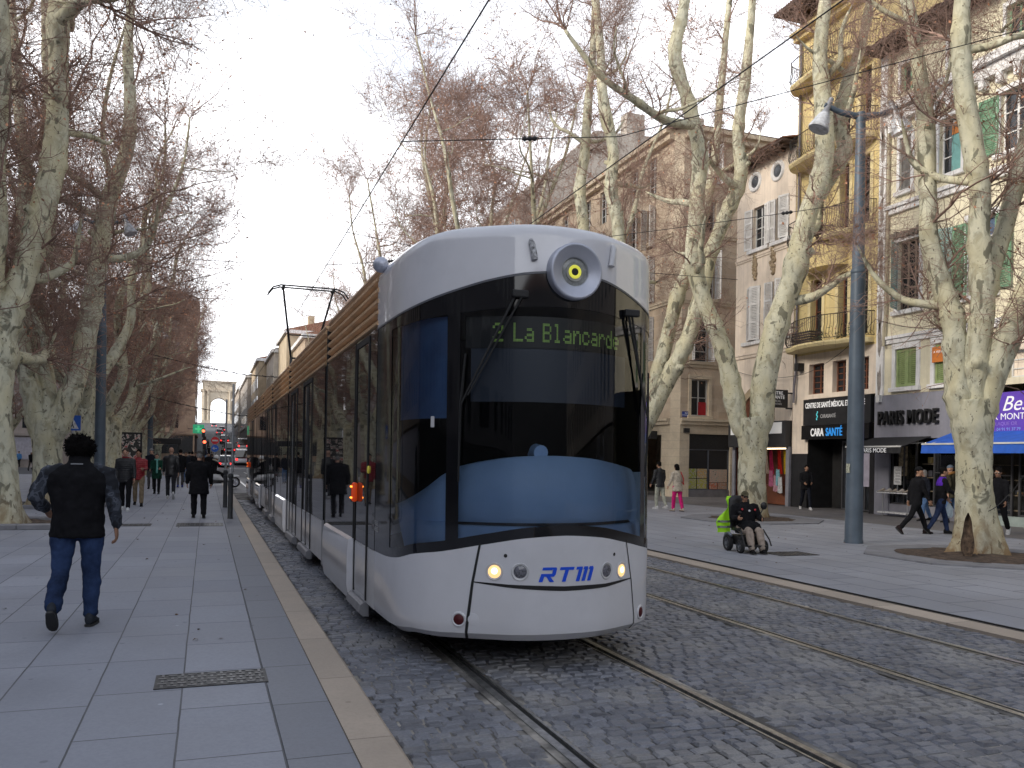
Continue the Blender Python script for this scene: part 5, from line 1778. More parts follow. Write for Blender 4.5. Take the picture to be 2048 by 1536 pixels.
def grow(rng, A, D, length, r0, r1, steps, wander, upb):
    """many shoots at once: A start (n,3), D direction, returns per-step points and radii"""
    n = len(A)
    P = [A]
    d = D / np.linalg.norm(D, axis=1, keepdims=True)
    for s in range(steps):
        d = d + rng.normal(0, wander, (n, 3)) + np.array([0, 0, upb])
        d /= np.linalg.norm(d, axis=1, keepdims=True)
        P.append(P[-1] + d * (length / steps)[:, None])
    R = [r0 + (r1 - r0) * s / steps for s in range(steps + 1)]
    return P, R


def crown_from(limbs, seed, n1=15, n2=3, n3=2, len1=(1.6, 3.6), leafs=2200, lo=.25, twist=1., balls=160, upb=.06, z_min=3.2, fine=.0036):
    """limbs: list of smooth paths with radii -> twig segments and leaves"""
    rng = np.random.default_rng(seed)
    A0, D0, R0_, L0 = [], [], [], []
    for path, rads in limbs:
        m_ = len(path)
        for k in range(n1):
            t = lo + (1 - lo) * (k + rng.random()) / n1
            i = min(m_ - 2, int(t * (m_ - 1)))
            p = path[i].lerp(path[i + 1], rng.random())
            if p.z < z_min: continue
            tg = (path[i + 1] - path[i]).normalized()
            q = Vector(rng.normal(0, 1, 3)); q = (q - tg * q.dot(tg)).normalized()
            d = q * 1. + tg * rng.uniform(.1, .8) + Vector((0, 0, .25))
            A0.append(p); D0.append(d); R0_.append(min(.045, rads[i] * .36)); L0.append(rng.uniform(*len1) * (1.05 - .35 * t))
        # leader splits into a spray at the tip
        for k in range(4):
            tg = (path[-1] - path[-2]).normalized()
            A0.append(path[-1]); D0.append(tg + Vector(rng.normal(0, .5, 3))); R0_.append(rads[-1] * .8); L0.append(rng.uniform(*len1) * .8)
    A0 = np.array(A0, dtype=float); D0 = np.array(D0, dtype=float); R0_ = np.array(R0_); L0 = np.array(L0)
    SA, SB, RA, RB = [], [], [], []
    P1, Q1 = grow(rng, A0, D0, L0, R0_, R0_ * .28, 7, .20 * twist, upb)
    def push(P, R):
        for a, b, ra, rb in zip(P, P[1:], R, R[1:]): SA.append(a); SB.append(b); RA.append(ra); RB.append(rb)
    push(P1, Q1)
    def children(P, R, per, lr, fr, steps, wander, upb, start=1, rmin=.0035):
        A, D, RR = [], [], []
        for s in range(start, len(P)):
            for k in range(per):
                f = rng.random((len(P[s]), 1))
                a = P[s - 1] * (1 - f) + P[s] * f
                tg = P[s] - P[s - 1]; tg /= np.linalg.norm(tg, axis=1, keepdims=True)
                q = rng.normal(0, 1, tg.shape); q -= tg * np.sum(q * tg, axis=1, keepdims=True); q /= np.linalg.norm(q, axis=1, keepdims=True)
                A.append(a); D.append(q + tg * rng.uniform(.4, 1.1, (len(a), 1))); RR.append(np.maximum(rmin, R[s] * fr))
        A = np.concatenate(A); D = np.concatenate(D); RR = np.concatenate(RR)
        return grow(rng, A, D, rng.uniform(*lr, len(A)), RR, np.maximum(rmin * .7, RR * .4), steps, wander, upb)
    P2, Q2 = children(P1, Q1, n2, (.5, 1.5), .5, 4, .22 * twist, upb, rmin=fine * 1.2)
    push(P2, Q2)
    P3, Q3 = children(P2, Q2, n3, (.16, .55), .6, 2, .3 * twist, -.02, rmin=fine)
    push(P3, Q3)
    A, B, ra, rb = np.concatenate(SA), np.concatenate(SB), np.concatenate(RA) * .85, np.concatenate(RB) * .8
    tips = np.concatenate([P3[-1], P3[1], P2[-1]])
    V = None
    if leafs:
        c_ = tips[rng.integers(0, len(tips), leafs)] + rng.normal(0, .03, (leafs, 3)) - np.array([0, 0, .04])
        u = rng.normal(0, 1, (leafs, 3)); u /= np.linalg.norm(u, axis=1, keepdims=True)
        w_ = rng.normal(0, 1, (leafs, 3)); w_ -= u * np.sum(u * w_, axis=1, keepdims=True); w_ /= np.linalg.norm(w_, axis=1, keepdims=True)
        s = rng.uniform(.018, .05, (leafs, 1))
        V = np.stack([c_ - u * s, c_ - w_ * s * .6, c_ + u * s * .9 + w_ * s * .2, c_ + w_ * s * .7 - u * s * .2], axis=1)
    Bp = tips[rng.integers(0, len(tips), balls)] - np.array([0, 0, .07]) if balls else None
    return (A, B, ra, rb), V, Bp


def make_tree(label, base, limbs, trunk, seed, dens=dict(), z=.13, group='bare plane trees lining the street'):
    """trunk: (points, radii); limbs: [(points, radii)] all in world metres"""
    t = thing('plane_tree', label, 'tree', (base[0], base[1], z), group=group)
    off = Vector((base[0], base[1], z))
    rr = random.Random(seed)
    mb = MB()
    tp = smooth_path([Vector(p) - off for p in trunk[0]], 8)
    tr = list(np.interp(np.linspace(0, 1, len(tp)), np.linspace(0, 1, len(trunk[1])), trunk[1]))
    def bark_tube(P, R, n=14, lump=.06):
        T = []
        u = None
        rows = []
        for i, p in enumerate(P):
            tg = (P[min(len(P) - 1, i + 1)] - P[max(0, i - 1)]).normalized()
            u = (u - tg * u.dot(tg)).normalized() if u is not None else Vector((1, 0, 0)).cross(tg).normalized()
            w_ = tg.cross(u)
            row = []
            for k in range(n):
                a = 2 * PI * k / n
                fl = 1.
                if p.z < .9 and lump > .05: fl = 1 + .20 * math.sin(a * 5 + seed) * (1 - p.z / .9) ** 1.5
                g_ = 1 + lump * math.sin(a * 2 + p.z * 1.7 + seed) + lump * .8 * math.sin(a * 3 - p.z * 2.9) + rr.uniform(-.02, .02)
                row.append(p + (u * math.cos(a) + w_ * math.sin(a)) * R[i] * fl * g_)
            rows.append(row)
        mb.grid(rows, closed=True)
        mb.f.append(tuple(range(len(mb.v) - n, len(mb.v))))
    bark_tube(tp, tr)
    lm = []
    for P, R in limbs:
        if (Vector(P[0]) - Vector(trunk[0][-1])).length < 1.3:
            te, tb = Vector(trunk[0][-1]), Vector(trunk[0][-2])
            dn = (tb - te).normalized()
            P = [te + dn * .95, te + dn * .45 + (Vector(P[0]) - te) * .35] + list(P); R = [R[0] * .55, R[0] * .85] + list(R)
        sp_ = smooth_path([Vector(p) - off for p in P], 6)
        rd = list(np.interp(np.linspace(0, 1, len(sp_)), np.linspace(0, 1, len(R)), R))
        # knuckles where old branches were cut
        for k in range(2, len(sp_) - 2):
            if rr.random() < .12: rd[k] *= 1.18
        bark_tube(sp_, rd, 10, .045)
        lm.append((sp_, rd))
        for k in range(3):
            i = rr.randrange(len(sp_) // 4, len(sp_) - 2)
            d_ = Vector((rr.uniform(-1, 1), rr.uniform(-1, 1), rr.uniform(-.1, .5))).normalized()
            mb.tube([sp_[i], sp_[i] + d_ * rd[i] * 1.5], [rd[i] * .5, rd[i] * .32], 7)
    # gnarled secondary boughs
    extra = []
    for sp_, rd in lm:
        for k in range(dens.get('boughs', 3)):
            i = rr.randrange(len(sp_) // 3, len(sp_) - 2)
            a = rr.uniform(0, 2 * PI)
            d_ = Vector((math.cos(a), math.sin(a), rr.uniform(-.1, .35)))
            p = sp_[i].copy(); pts = [p.copy()]
            stp = dens.get('bough', .5)
            for q in range(6):
                d_ = (d_ + Vector((rr.uniform(-.5, .5), rr.uniform(-.5, .5), rr.uniform(-.15, .45)))).normalized()
                p = p + d_ * stp * rr.uniform(.7, 1.2); pts.append(p.copy())
            R = [rd[i] * .52, rd[i] * .45, rd[i] * .4, rd[i] * .34, rd[i] * .28, rd[i] * .2, .014]
            q_ = smooth_path(pts, 3)
            rq = list(np.interp(np.linspace(0, 1, len(q_)), np.linspace(0, 1, 7), R))
            bark_tube(q_, rq, 7, .05)
            extra.append((q_, rq))
    o = mb.build('trunk', bark, t, smooth='all', fix=False)
    kw = {k: v_ for k, v_ in dens.items() if k not in ('boughs', 'bough')}
    n1 = kw.pop('n1', 15)
    (A, B, ra, rb), V, Bp = crown_from(lm, seed, n1=n1, **kw)
    kw['leafs'] = int(kw.get('leafs', 2200) * .6); kw['lo'] = .2; kw['balls'] = 60
    kw['len1'] = (kw.get('len1', (1.6, 3.6))[0] * .6, kw.get('len1', (1.6, 3.6))[1] * .6)
    if extra:
        (A2, B2, ra2, rb2), V2, Bp2 = crown_from(extra, seed + 77, n1=4, **kw)
        A, B, ra, rb = np.concatenate([A, A2]), np.concatenate([B, B2]), np.concatenate([ra, ra2]), np.concatenate([rb, rb2])
        if V is not None: V = np.concatenate([V, V2])
    link('crown', segs_mesh('crown', A, B, ra, rb), twig_m, t)
    if V is not None: tag(link('dry_leaves', tris_mesh('dry_leaves', V), leaf_m, t), kind='stuff')
    return t


def px_path(pts, d0, d1=None):
    """surveyed limb: picture points at a distance running from d0 to d1"""
    d1 = d1 or d0
    n = len(pts)
    return [atd(x, y, d0 + (d1 - d0) * k / max(1, n - 1)) for k, (x, y) in enumerate(pts)]


def auto_limbs(rr, base, h0, n, top, spread, r):
    out = []
    a0 = rr.uniform(0, 6.28)
    for k in range(n):
        a = a0 + 2 * PI * k / n + rr.uniform(-.3, .3)
        p = Vector((base[0], base[1], h0 - .25))
        pts = [p.copy()]
        hh = top * rr.uniform(.85, 1.08)
        m_ = 7
        sprd = spread * rr.uniform(.7, 1.15)
        for q in range(1, m_ + 1):
            f = q / m_
            rad_ = sprd * (f ** .75)
            pts.append(Vector((base[0] + math.cos(a) * rad_ + rr.uniform(-.28, .28), base[1] + math.sin(a) * rad_ + rr.uniform(-.28, .28), h0 - .25 + (hh - h0) * f)))
        rr0 = r * rr.uniform(.8, 1.1)
        out.append((pts, [rr0, rr0 * .82, rr0 * .72, rr0 * .6, rr0 * .48, rr0 * .36, rr0 * .22, .03]))
    return out


dense = dict(n1=14, n2=2, n3=2, leafs=4200, len1=(1.8, 5.4), balls=0, fine=.0052)
medium = dict(n1=14, n2=2, n3=2, leafs=1300, len1=(1.2, 3.4), balls=0)
sparse = dict(n1=9, n2=2, n3=2, leafs=650, len1=(1.0, 3.0), balls=0, boughs=3, bough=.42)
# --- the near tree on the right
b = atz(1953, 1112, .03)
d = 16.75
T = lambda pts, dd=0.: px_path(pts, d, d + dd)
t_ = make_tree('stout plane tree rising from the paved ring at the right edge of the picture', b, [
    (T([(1920, 812), (1912, 740), (1905, 640), (1884, 570), (1858, 480), (1856, 390), (1852, 260), (1840, 150), (1824, 50), (1798, -60), (1770, -200)], .8), [.27, .225, .20, .19, .185, .175, .165, .15, .13, .11, .08]),
    (T([(1945, 812), (1955, 700), (1966, 590), (1957, 470), (1960, 380), (1944, 280), (1927, 180), (1922, 60), (1930, -70), (1945, -220)], -.8), [.27, .23, .205, .2, .195, .19, .175, .16, .14, .1]),
    (T([(1962, 830), (1995, 730), (2030, 640), (2075, 540), (2120, 430), (2150, 300), (2170, 120), (2190, -60)], -1.2), [.27, .25, .235, .22, .2, .18, .14, .1]),
    (T([(1968, 600), (1985, 530), (2010, 450), (2036, 350), (2062, 250), (2090, 120), (2100, -40)], .6), [.19, .185, .18, .165, .15, .12, .08]),
], (T([(1953, 1115), (1953, 1080), (1951, 1030), (1949, 960), (1946, 900), (1943, 850), (1941, 800)]), [.60, .46, .355, .31, .33, .41, .40]), 11, sparse, .03)
cd_ = Vector((-b.x, -b.y, 0)).normalized(); cs_ = Vector((cd_.y, -cd_.x, 0))
mb = MB()
rows = []
for i in range(9):
    q = i / 8
    z_ = .04 + .80 * q; hw = .13 * (math.sin(PI * min(1, (q + .16) / 1.16)) ** .8) * (1 - q * .45) + .004 + .012 * math.sin(q * 9)
    rr_ = .57 - .20 * min(1, q * 1.6)
    rows.append([cd_ * (rr_ + .045 - .10 * (1 - abs(k) ** 2)) + cs_ * (hw * k * (1) + .15) + Vector((0, 0, z_)) for k in (-1, -.5, 0, .5, 1)])
mb.grid(rows).build('hollow', pm('hollow_wood', (.12, .08, .052), .95, var=.5, scale=12, bmp=.8), t_, smooth='all')
pit_round(b.x, b.y, 1.45, 2.05, .0, 'octagonal stone ring around the stout tree at the right edge')
# --- second tree on the right, forked
b = atz(1503, 1036, .03)
d = (b.x * sp + b.y * cp)
t_ = make_tree('forked plane tree standing behind the wheelchair', b, [
    (T([(1478, 850), (1462, 760), (1440, 680), (1407, 600), (1388, 520), (1394, 400), (1400, 310), (1378, 210), (1350, 110), (1368, 10), (1385, -120), (1395, -240)], 1.), [.30, .28, .27, .265, .26, .25, .24, .22, .2, .17, .13, .08]),
    (T([(1522, 840), (1532, 740), (1560, 630), (1590, 540), (1612, 440), (1645, 340), (1648, 240), (1640, 120), (1650, 0), (1660, -150)], -1.), [.40, .38, .36, .34, .3, .3, .27, .23, .18, .1]),
    (T([(1632, 400), (1668, 340), (1690, 295), (1676, 240), (1690, 180), (1725, 80), (1750, -60)], -.4), [.27, .25, .24, .21, .19, .15, .09]),
    (T([(1385, 250), (1330, 240), (1270, 200), (1200, 150), (1130, 60)], -2.), [.15, .13, .11, .08, .05]),
], (T([(1503, 1040), (1503, 1015), (1504, 960), (1505, 910), (1504, 870), (1500, 835)]), [.50, .43, .40, .41, .50, .48]), 23, sparse, .03)
pit_round(b.x - .2, b.y - .3, 1.35, 2.1, .0, 'octagonal stone ring around the forked tree behind the wheelchair')
# --- third on the right, its foot behind the tram
b = Vector((14.55, 29.6, .03))
d = b.x * sp + b.y * cp
t_ = make_tree('plane tree with two long leaning limbs, its foot hidden behind the tram', b, [
    (T([(1240, 900), (1275, 850), (1312, 765), (1350, 610), (1375, 540), (1408, 430), (1428, 330), (1440, 200), (1455, 40), (1470, -120)], 1.5), [.34, .32, .30, .28, .25, .2, .18, .15, .12, .08]),
    (T([(1245, 930), (1290, 850), (1340, 750), (1375, 680), (1402, 590), (1420, 510), (1448, 440), (1482, 350), (1476, 270), (1490, 160), (1502, 40), (1510, -120)], -2.), [.36, .34, .32, .31, .29, .27, .26, .25, .22, .19, .15, .09]),
    (T([(1228, 880), (1235, 740), (1240, 600), (1236, 450), (1222, 380), (1226, 300), (1206, 200), (1200, 90), (1185, -60), (1180, -200)], 1.), [.34, .31, .28, .25, .24, .23, .2, .17, .13, .08]),
    (T([(1222, 880), (1190, 740), (1170, 600), (1166, 450), (1160, 380), (1170, 300), (1176, 210), (1186, 100), (1190, -50)], 2.5), [.33, .29, .26, .23, .22, .2, .17, .14, .08]),
], (T([(1228, 1030), (1228, 1000), (1228, 950), (1230, 910), (1232, 880)]), [.52, .43, .4, .42, .48]), 35, medium, .03)
# --- first two on the left
b = atz(2, 1052, .13)
d = b.x * sp + b.y * cp
T = lambda pts, dd=0.: px_path(pts, d, d + dd)
t_ = make_tree('thick plane tree cut by the left edge of the picture', b, [
    (T([(-4, 700), (18, 620), (42, 560), (72, 470), (98, 370), (112, 280), (117, 180), (116, 60), (118, -60), (124, -220)], 1.), [.30, .29, .28, .265, .25, .24, .22, .2, .16, .1]),
    (T([(-10, 690), (-20, 560), (-8, 440), (-14, 320), (4, 180), (2, 20), (-6, -160)], -1.), [.30, .27, .24, .22, .19, .15, .1]),
    (T([(0, 700), (-60, 560), (-120, 420), (-150, 240), (-170, 40)], -1.5), [.34, .3, .25, .2, .1]),
    (T([(118, 40), (170, 0), (240, -10), (330, -60), (420, -160)], -.8), [.14, .11, .09, .07, .04]),
], (T([(-2, 1058), (-2, 1030), (-4, 980), (-6, 900), (-8, 800), (-8, 690)]), [.62, .48, .38, .34, .33, .36]), 41, dict(n1=12, n2=3, n3=2, leafs=1700, len1=(1.2, 3.6), balls=0, boughs=3), .13)
pit_square(b.x - .1, b.y + .25, 1.75, 1.35, 'raised stone kerb around the thick tree at the left edge')
b = atz(96, 1014, .13)
d = b.x * sp + b.y * cp
t_ = make_tree('pale three limbed plane tree behind the shoulder of the walking man in the vest', b, [
    (T([(80, 860), (62, 780), (42, 690), (50, 600), (44, 480), (52, 360), (40, 240), (30, 100), (20, -60)], -1.), [.30, .28, .25, .23, .2, .18, .15, .12, .07]),
    (T([(110, 860), (140, 790), (162, 720), (178, 640), (192, 560), (204, 470), (222, 390), (256, 290), (260, 200), (256, 100), (262, 0), (265, -140)], 1.), [.34, .31, .29, .28, .27, .25, .23, .2, .17, .14, .12, .08]),
    (T([(96, 850), (92, 760), (72, 660), (78, 560), (100, 440), (92, 320), (96, 200), (90, 60), (92, -100)], 2.), [.28, .25, .22, .2, .18, .17, .14, .11, .07]),
], (T([(96, 1018), (96, 1000), (95, 960), (94, 910), (95, 870), (96, 840)]), [.62, .48, .38, .36, .40, .38]), 52, dense, .13)
pit_square(b.x - .1, b.y + .2, 1.6, 1.2, 'raised stone kerb around the pale three limbed tree')
# --- rows further off: three kinds, each planted several times
rr = random.Random(77)
protos = []
for k in range(4):
    bb = (0, 0)
    tr_h = rr.uniform(2.6, 3.4)
    lm = auto_limbs(rr, bb, tr_h, (3, 3, 4, 4)[k], (15.5, 17, 15.5, 17)[k], (4.4, 4.0, 4.8, 4.8)[k], .20)
    d_ = dense if k < 2 else dict(n1=17, n2=2, n3=2, leafs=2400, len1=(1.8, 5.0), balls=0, fine=.0066)
    protos.append([make_tree('x', bb, lm, ([(0, 0, 0), (.02, 0, .25), (.03, .02, 1.0), (0, 0, 1.9), (0, 0, tr_h)], [.50, .40, .31, .29, .33]), 60 + k, d_, 0.), False])


def plant(k, x, y, label, rz, sc=1., z=.13):
    wide = 1.22 if x < 0 else 1.05
    o, used_ = protos[k]
    if used_: o = copy_tree(o)
    protos[k][1] = True
    o.location = (x, y, z + ground(y)); o.rotation_euler = (0, 0, rz); o.scale = (sc * wide, sc * wide, sc)
    o['label'] = label
    return o


plant(0, -4.45, 35.6, 'third plane tree of the left row, behind the blue crossing sign', 1.1, 1.02)
plant(1, -4.5, 42.0, 'fourth plane tree of the left row, past the tall lamp post', 2.6, 1.05)
plant(1, -4.55, 48.5, 'fifth plane tree of the left row, beside the couple in black and red', 4.4)
plant(0, -4.6, 55, 'sixth plane tree of the left row', 3.3, .98)
plant(1, -4.6, 61.5, 'seventh plane tree of the left row', .3, .95)
plant(3, -4.6, 70, 'eighth plane tree of the left row, across the junction', 5.2, .9, 0)
plant(2, -4.8, 80, 'plane tree near the brown brick block at the far left', 1.9, .85, 0)
plant(3, -4.6, 92, 'farthest plane tree of the left row', 2.2, .85, 0)
plant(3, -10.5, 31, 'plane tree of the second left row, behind the parked scooters', .4, 1.02, 0)
plant(2, -11, 56, 'second plane tree of the back left row', 5.6, 1., 0)
plant(2, 14.5, 38.2, 'fourth plane tree on the right, rising over the tram roof', .9, 1.32, .03)
plant(3, 14.4, 46.5, 'fifth plane tree on the right, over the tram roof', 3.7, 1.38, .03)
plant(3, 14.3, 54.5, 'sixth plane tree on the right, left of the round lamp in the picture', 2.9, 1.35, .03)
plant(2, 14.0, 64, 'seventh plane tree on the right', 5.0, 1.25, 0)
plant(0, 13.6, 75, 'eighth plane tree on the right', 1.4, 1.1, 0)
plant(3, 13.0, 88, 'last plane tree on the right, near the pantograph', .2, .95, 0)
# ------------------------------------------------------------------ people
skin_l = pm('skin_light', (.46, .27, .19), .6, var=.1, scale=20, spec=.3)
skin_m = pm('skin_tan', (.33, .185, .12), .6, var=.1, scale=20, spec=.3)
skin_d = pm('skin_dark', (.16, .085, .055), .6, var=.1, scale=20, spec=.3)
hair_k = pm('hair_black', (.008, .007, .007), .9, var=.3, scale=60, bmp=.8, bscale=160, spec=.08)
hair_g = pm('hair_grey', (.22, .21, .20), .8, var=.3, scale=60, bmp=.6, bscale=160)
hair_b = pm('hair_brown', (.05, .03, .02), .75, var=.3, scale=60, bmp=.6, bscale=160)
eye_m = pm('eye', (.02, .015, .012), .2)
lip_m = pm('lips', (.30, .12, .10), .5)
sole_m = pm('sole', (.03, .03, .03), .7)
_dg = lambda: bpy.context.evaluated_depsgraph_get()
tex_w = bpy.data.textures.new('folds', 'CLOUDS'); tex_w.noise_scale = .11; tex_w.noise_depth = 2


def fuse(mb, name, vox, smooth_it=6, disp=0.):
    """one continuous skin over overlapping closed pieces"""
    me = mb.mesh('tmp', False, True)
    o = bpy.data.objects.new('tmp', me); col.objects.link(o)
    r_ = o.modifiers.new('r', 'REMESH'); r_.mode = 'VOXEL'; r_.voxel_size = vox; r_.use_smooth_shade = True
    s_ = o.modifiers.new('s', 'SMOOTH'); s_.factor = .5; s_.iterations = smooth_it
    if disp:
        d_ = o.modifiers.new('d', 'DISPLACE'); d_.texture = tex_w; d_.strength = disp; d_.texture_coords = 'GLOBAL'; d_.mid_level = .5
    out = bpy.data.meshes.new_from_object(o.evaluated_get(_dg()))
    out.name = name
    bpy.data.objects.remove(o); bpy.data.meshes.remove(me)
    out.polygons.foreach_set('use_smooth', [True] * len(out.polygons))
    return out


def rot(v, ax, a): return Matrix.Rotation(a, 3, ax) @ Vector(v)


def limb(mb, pts, rads, n=12):
    """tapered tube with rounded ends"""
    P = [Vector(p) for p in pts]
    d0 = (P[0] - P[1]).normalized(); d1 = (P[-1] - P[-2]).normalized()
    Q = [P[0] + d0 * rads[0] * .8] + P + [P[-1] + d1 * rads[-1] * .8]
    R = [rads[0] * .45] + list(rads) + [rads[-1] * .45]
    return mb.tube(Q, R, n)


def hand(mb, wrist, d, side, s, curl=.5, palm_n=None):
    """palm, four unequal bent fingers and a thumb leaving the side of the palm"""
    d = Vector(d).normalized()
    pn = Vector(palm_n).normalized() if palm_n is not None else Vector((-side, 0, 0))
    pn = (pn - d * pn.dot(d)).normalized()
    ac = d.cross(pn).normalized()       # across the knuckles
    if ac.y < 0: ac = -ac               # thumb side faces forward
    w_ = Vector(wrist)
    k0 = w_ + d * .085 * s
    mb.rings([(w_ - d * .015 * s, ac * .026 * s, pn * .019 * s), (w_ + d * .03 * s, ac * .036 * s, pn * .016 * s), (w_ + d * .07 * s, ac * .041 * s, pn * .014 * s), (k0, ac * .038 * s, pn * .011 * s)], 12)
    for i, (off, ln) in enumerate(((.030, .070), (.010, .078), (-.010, .073), (-.029, .057))):
        p = k0 + ac * off * s - d * .008 * s
        pts = [p]
        a = curl * .35
        for q, l_ in enumerate((.42, .32, .26)):
            dd = d * math.cos(a) + pn * math.sin(a)
            p = p + dd * ln * l_ * s; pts.append(p); a += curl * (.75 + .12 * i)
        limb(mb, pts, [.0092 * s, .0086 * s, .0078 * s, .0065 * s], 8)
    tb = w_ + d * .03 * s + ac * .030 * s
    limb(mb, [tb, tb + (d * .5 + ac * .75 + pn * .2) * .035 * s, tb + (d * 1.25 + ac * .85 + pn * .5) * .045 * s], [.0115 * s, .0105 * s, .0085 * s], 8)


def shoe(t, ank, toe_dir, m, s, pitch=0., name='shoe'):
    """lofted shoe, heel under the ankle"""
    f = Vector((toe_dir.x, toe_dir.y, 0)).normalized()
    sd_ = Vector((f.y, -f.x, 0))
    R3 = Matrix.Rotation(pitch, 3, sd_)
    u3 = R3 @ Vector((0, 0, 1)); f = R3 @ f
    o = Vector(ank)
    mb = MB()
    rs = []
    for q, w_, h0, h1 in ((-.085, .022, -.07, .0), (-.07, .034, -.082, .03), (-.03, .038, -.085, .045), (.03, .038, -.085, .02), (.09, .045, -.085, -.02), (.14, .044, -.085, -.04), (.175, .03, -.08, -.052), (.19, .012, -.074, -.06)):
        rs.append((o + f * q * s + u3 * (h0 + h1) / 2 * s, sd_ * w_ * s, u3 * (h1 - h0) / 2 * s))
    mb.rings(rs, 12)
    sh = mb.build(name, m, t, smooth='all')
    mb = MB()
    n = 9
    out = [(-.088, .02), (-.06, .036), (0, .041), (.07, .047), (.13, .046), (.175, .032), (.194, .012)]
    loop = [(q, w_) for q, w_ in out] + [(q, -w_) for q, w_ in out[::-1]]
    mb.prism(loop, lambda u, v, d_: o + f * u * s + sd_ * v * s + u3 * d_ * s, -.096, -.076)
    mb.build('sole', sole_m if name == 'shoe' else MATS['white_sole'], sh)
    return sh


def head_mb(mb, c, fdir, s, look=None):
    """skull, jaw, nose, ears around head centre c"""
    f = Vector(fdir).normalized(); u = Vector((0, 0, 1)); u = (u - f * u.dot(f)).normalized(); r_ = f.cross(u)
    c = Vector(c)
    def e(o, rr_): # ellipsoid in head frame, o=(right,fwd,up)
        cc = c + r_ * o[0] * s + f * o[1] * s + u * o[2] * s
        rows = []
        n, m_ = 14, 9
        for i in range(1, m_):
            a = PI * i / m_
            rows.append([cc + (r_ * rr_[0] * math.sin(a) * math.cos(2 * PI * k / n) + f * rr_[1] * math.sin(a) * math.sin(2 * PI * k / n) - u * rr_[2] * math.cos(a)) * s for k in range(n)])
        b_ = len(mb.v)
        mb.grid(rows, closed=True)
        mb.f.append(tuple(b_ + k for k in range(n))[::-1]); mb.f.append(tuple(b_ + (m_ - 2) * n + k for k in range(n)))
    e((0, -.012, .03), (.076, .094, .092)); e((0, .022, -.035), (.058, .070, .080)); e((0, .050, -.082), (.034, .030, .026))
    e((0, .092, -.020), (.013, .020, .026)); e((0, .085, .018), (.046, .014, .012)); e((0, .084, -.058), (.022, .013, .010))
    for sx_ in (-1, 1): e((.077 * sx_, -.012, -.012), (.010, .020, .032)); e((.045 * sx_, .062, -.018), (.022, .022, .022))
    return f, u, r_


def face_parts(t, c, f, u, r_, s, body):
    for sx_ in (-1, 1):
        MB().ball(Vector(c) + r_ * .031 * sx_ * s + f * .083 * s + u * .004 * s, .0095 * s, 8, 6).build('eye', eye_m, t, smooth='all')
    MB().tube([Vector(c) + r_ * .022 * k * s + f * (.099 - .004 * abs(k)) * s - u * .060 * s for k in (-1, -.5, 0, .5, 1)], [.002 * s, .005 * s, .0055 * s, .005 * s, .002 * s], 6).build('mouth', lip_m, t, smooth='all')


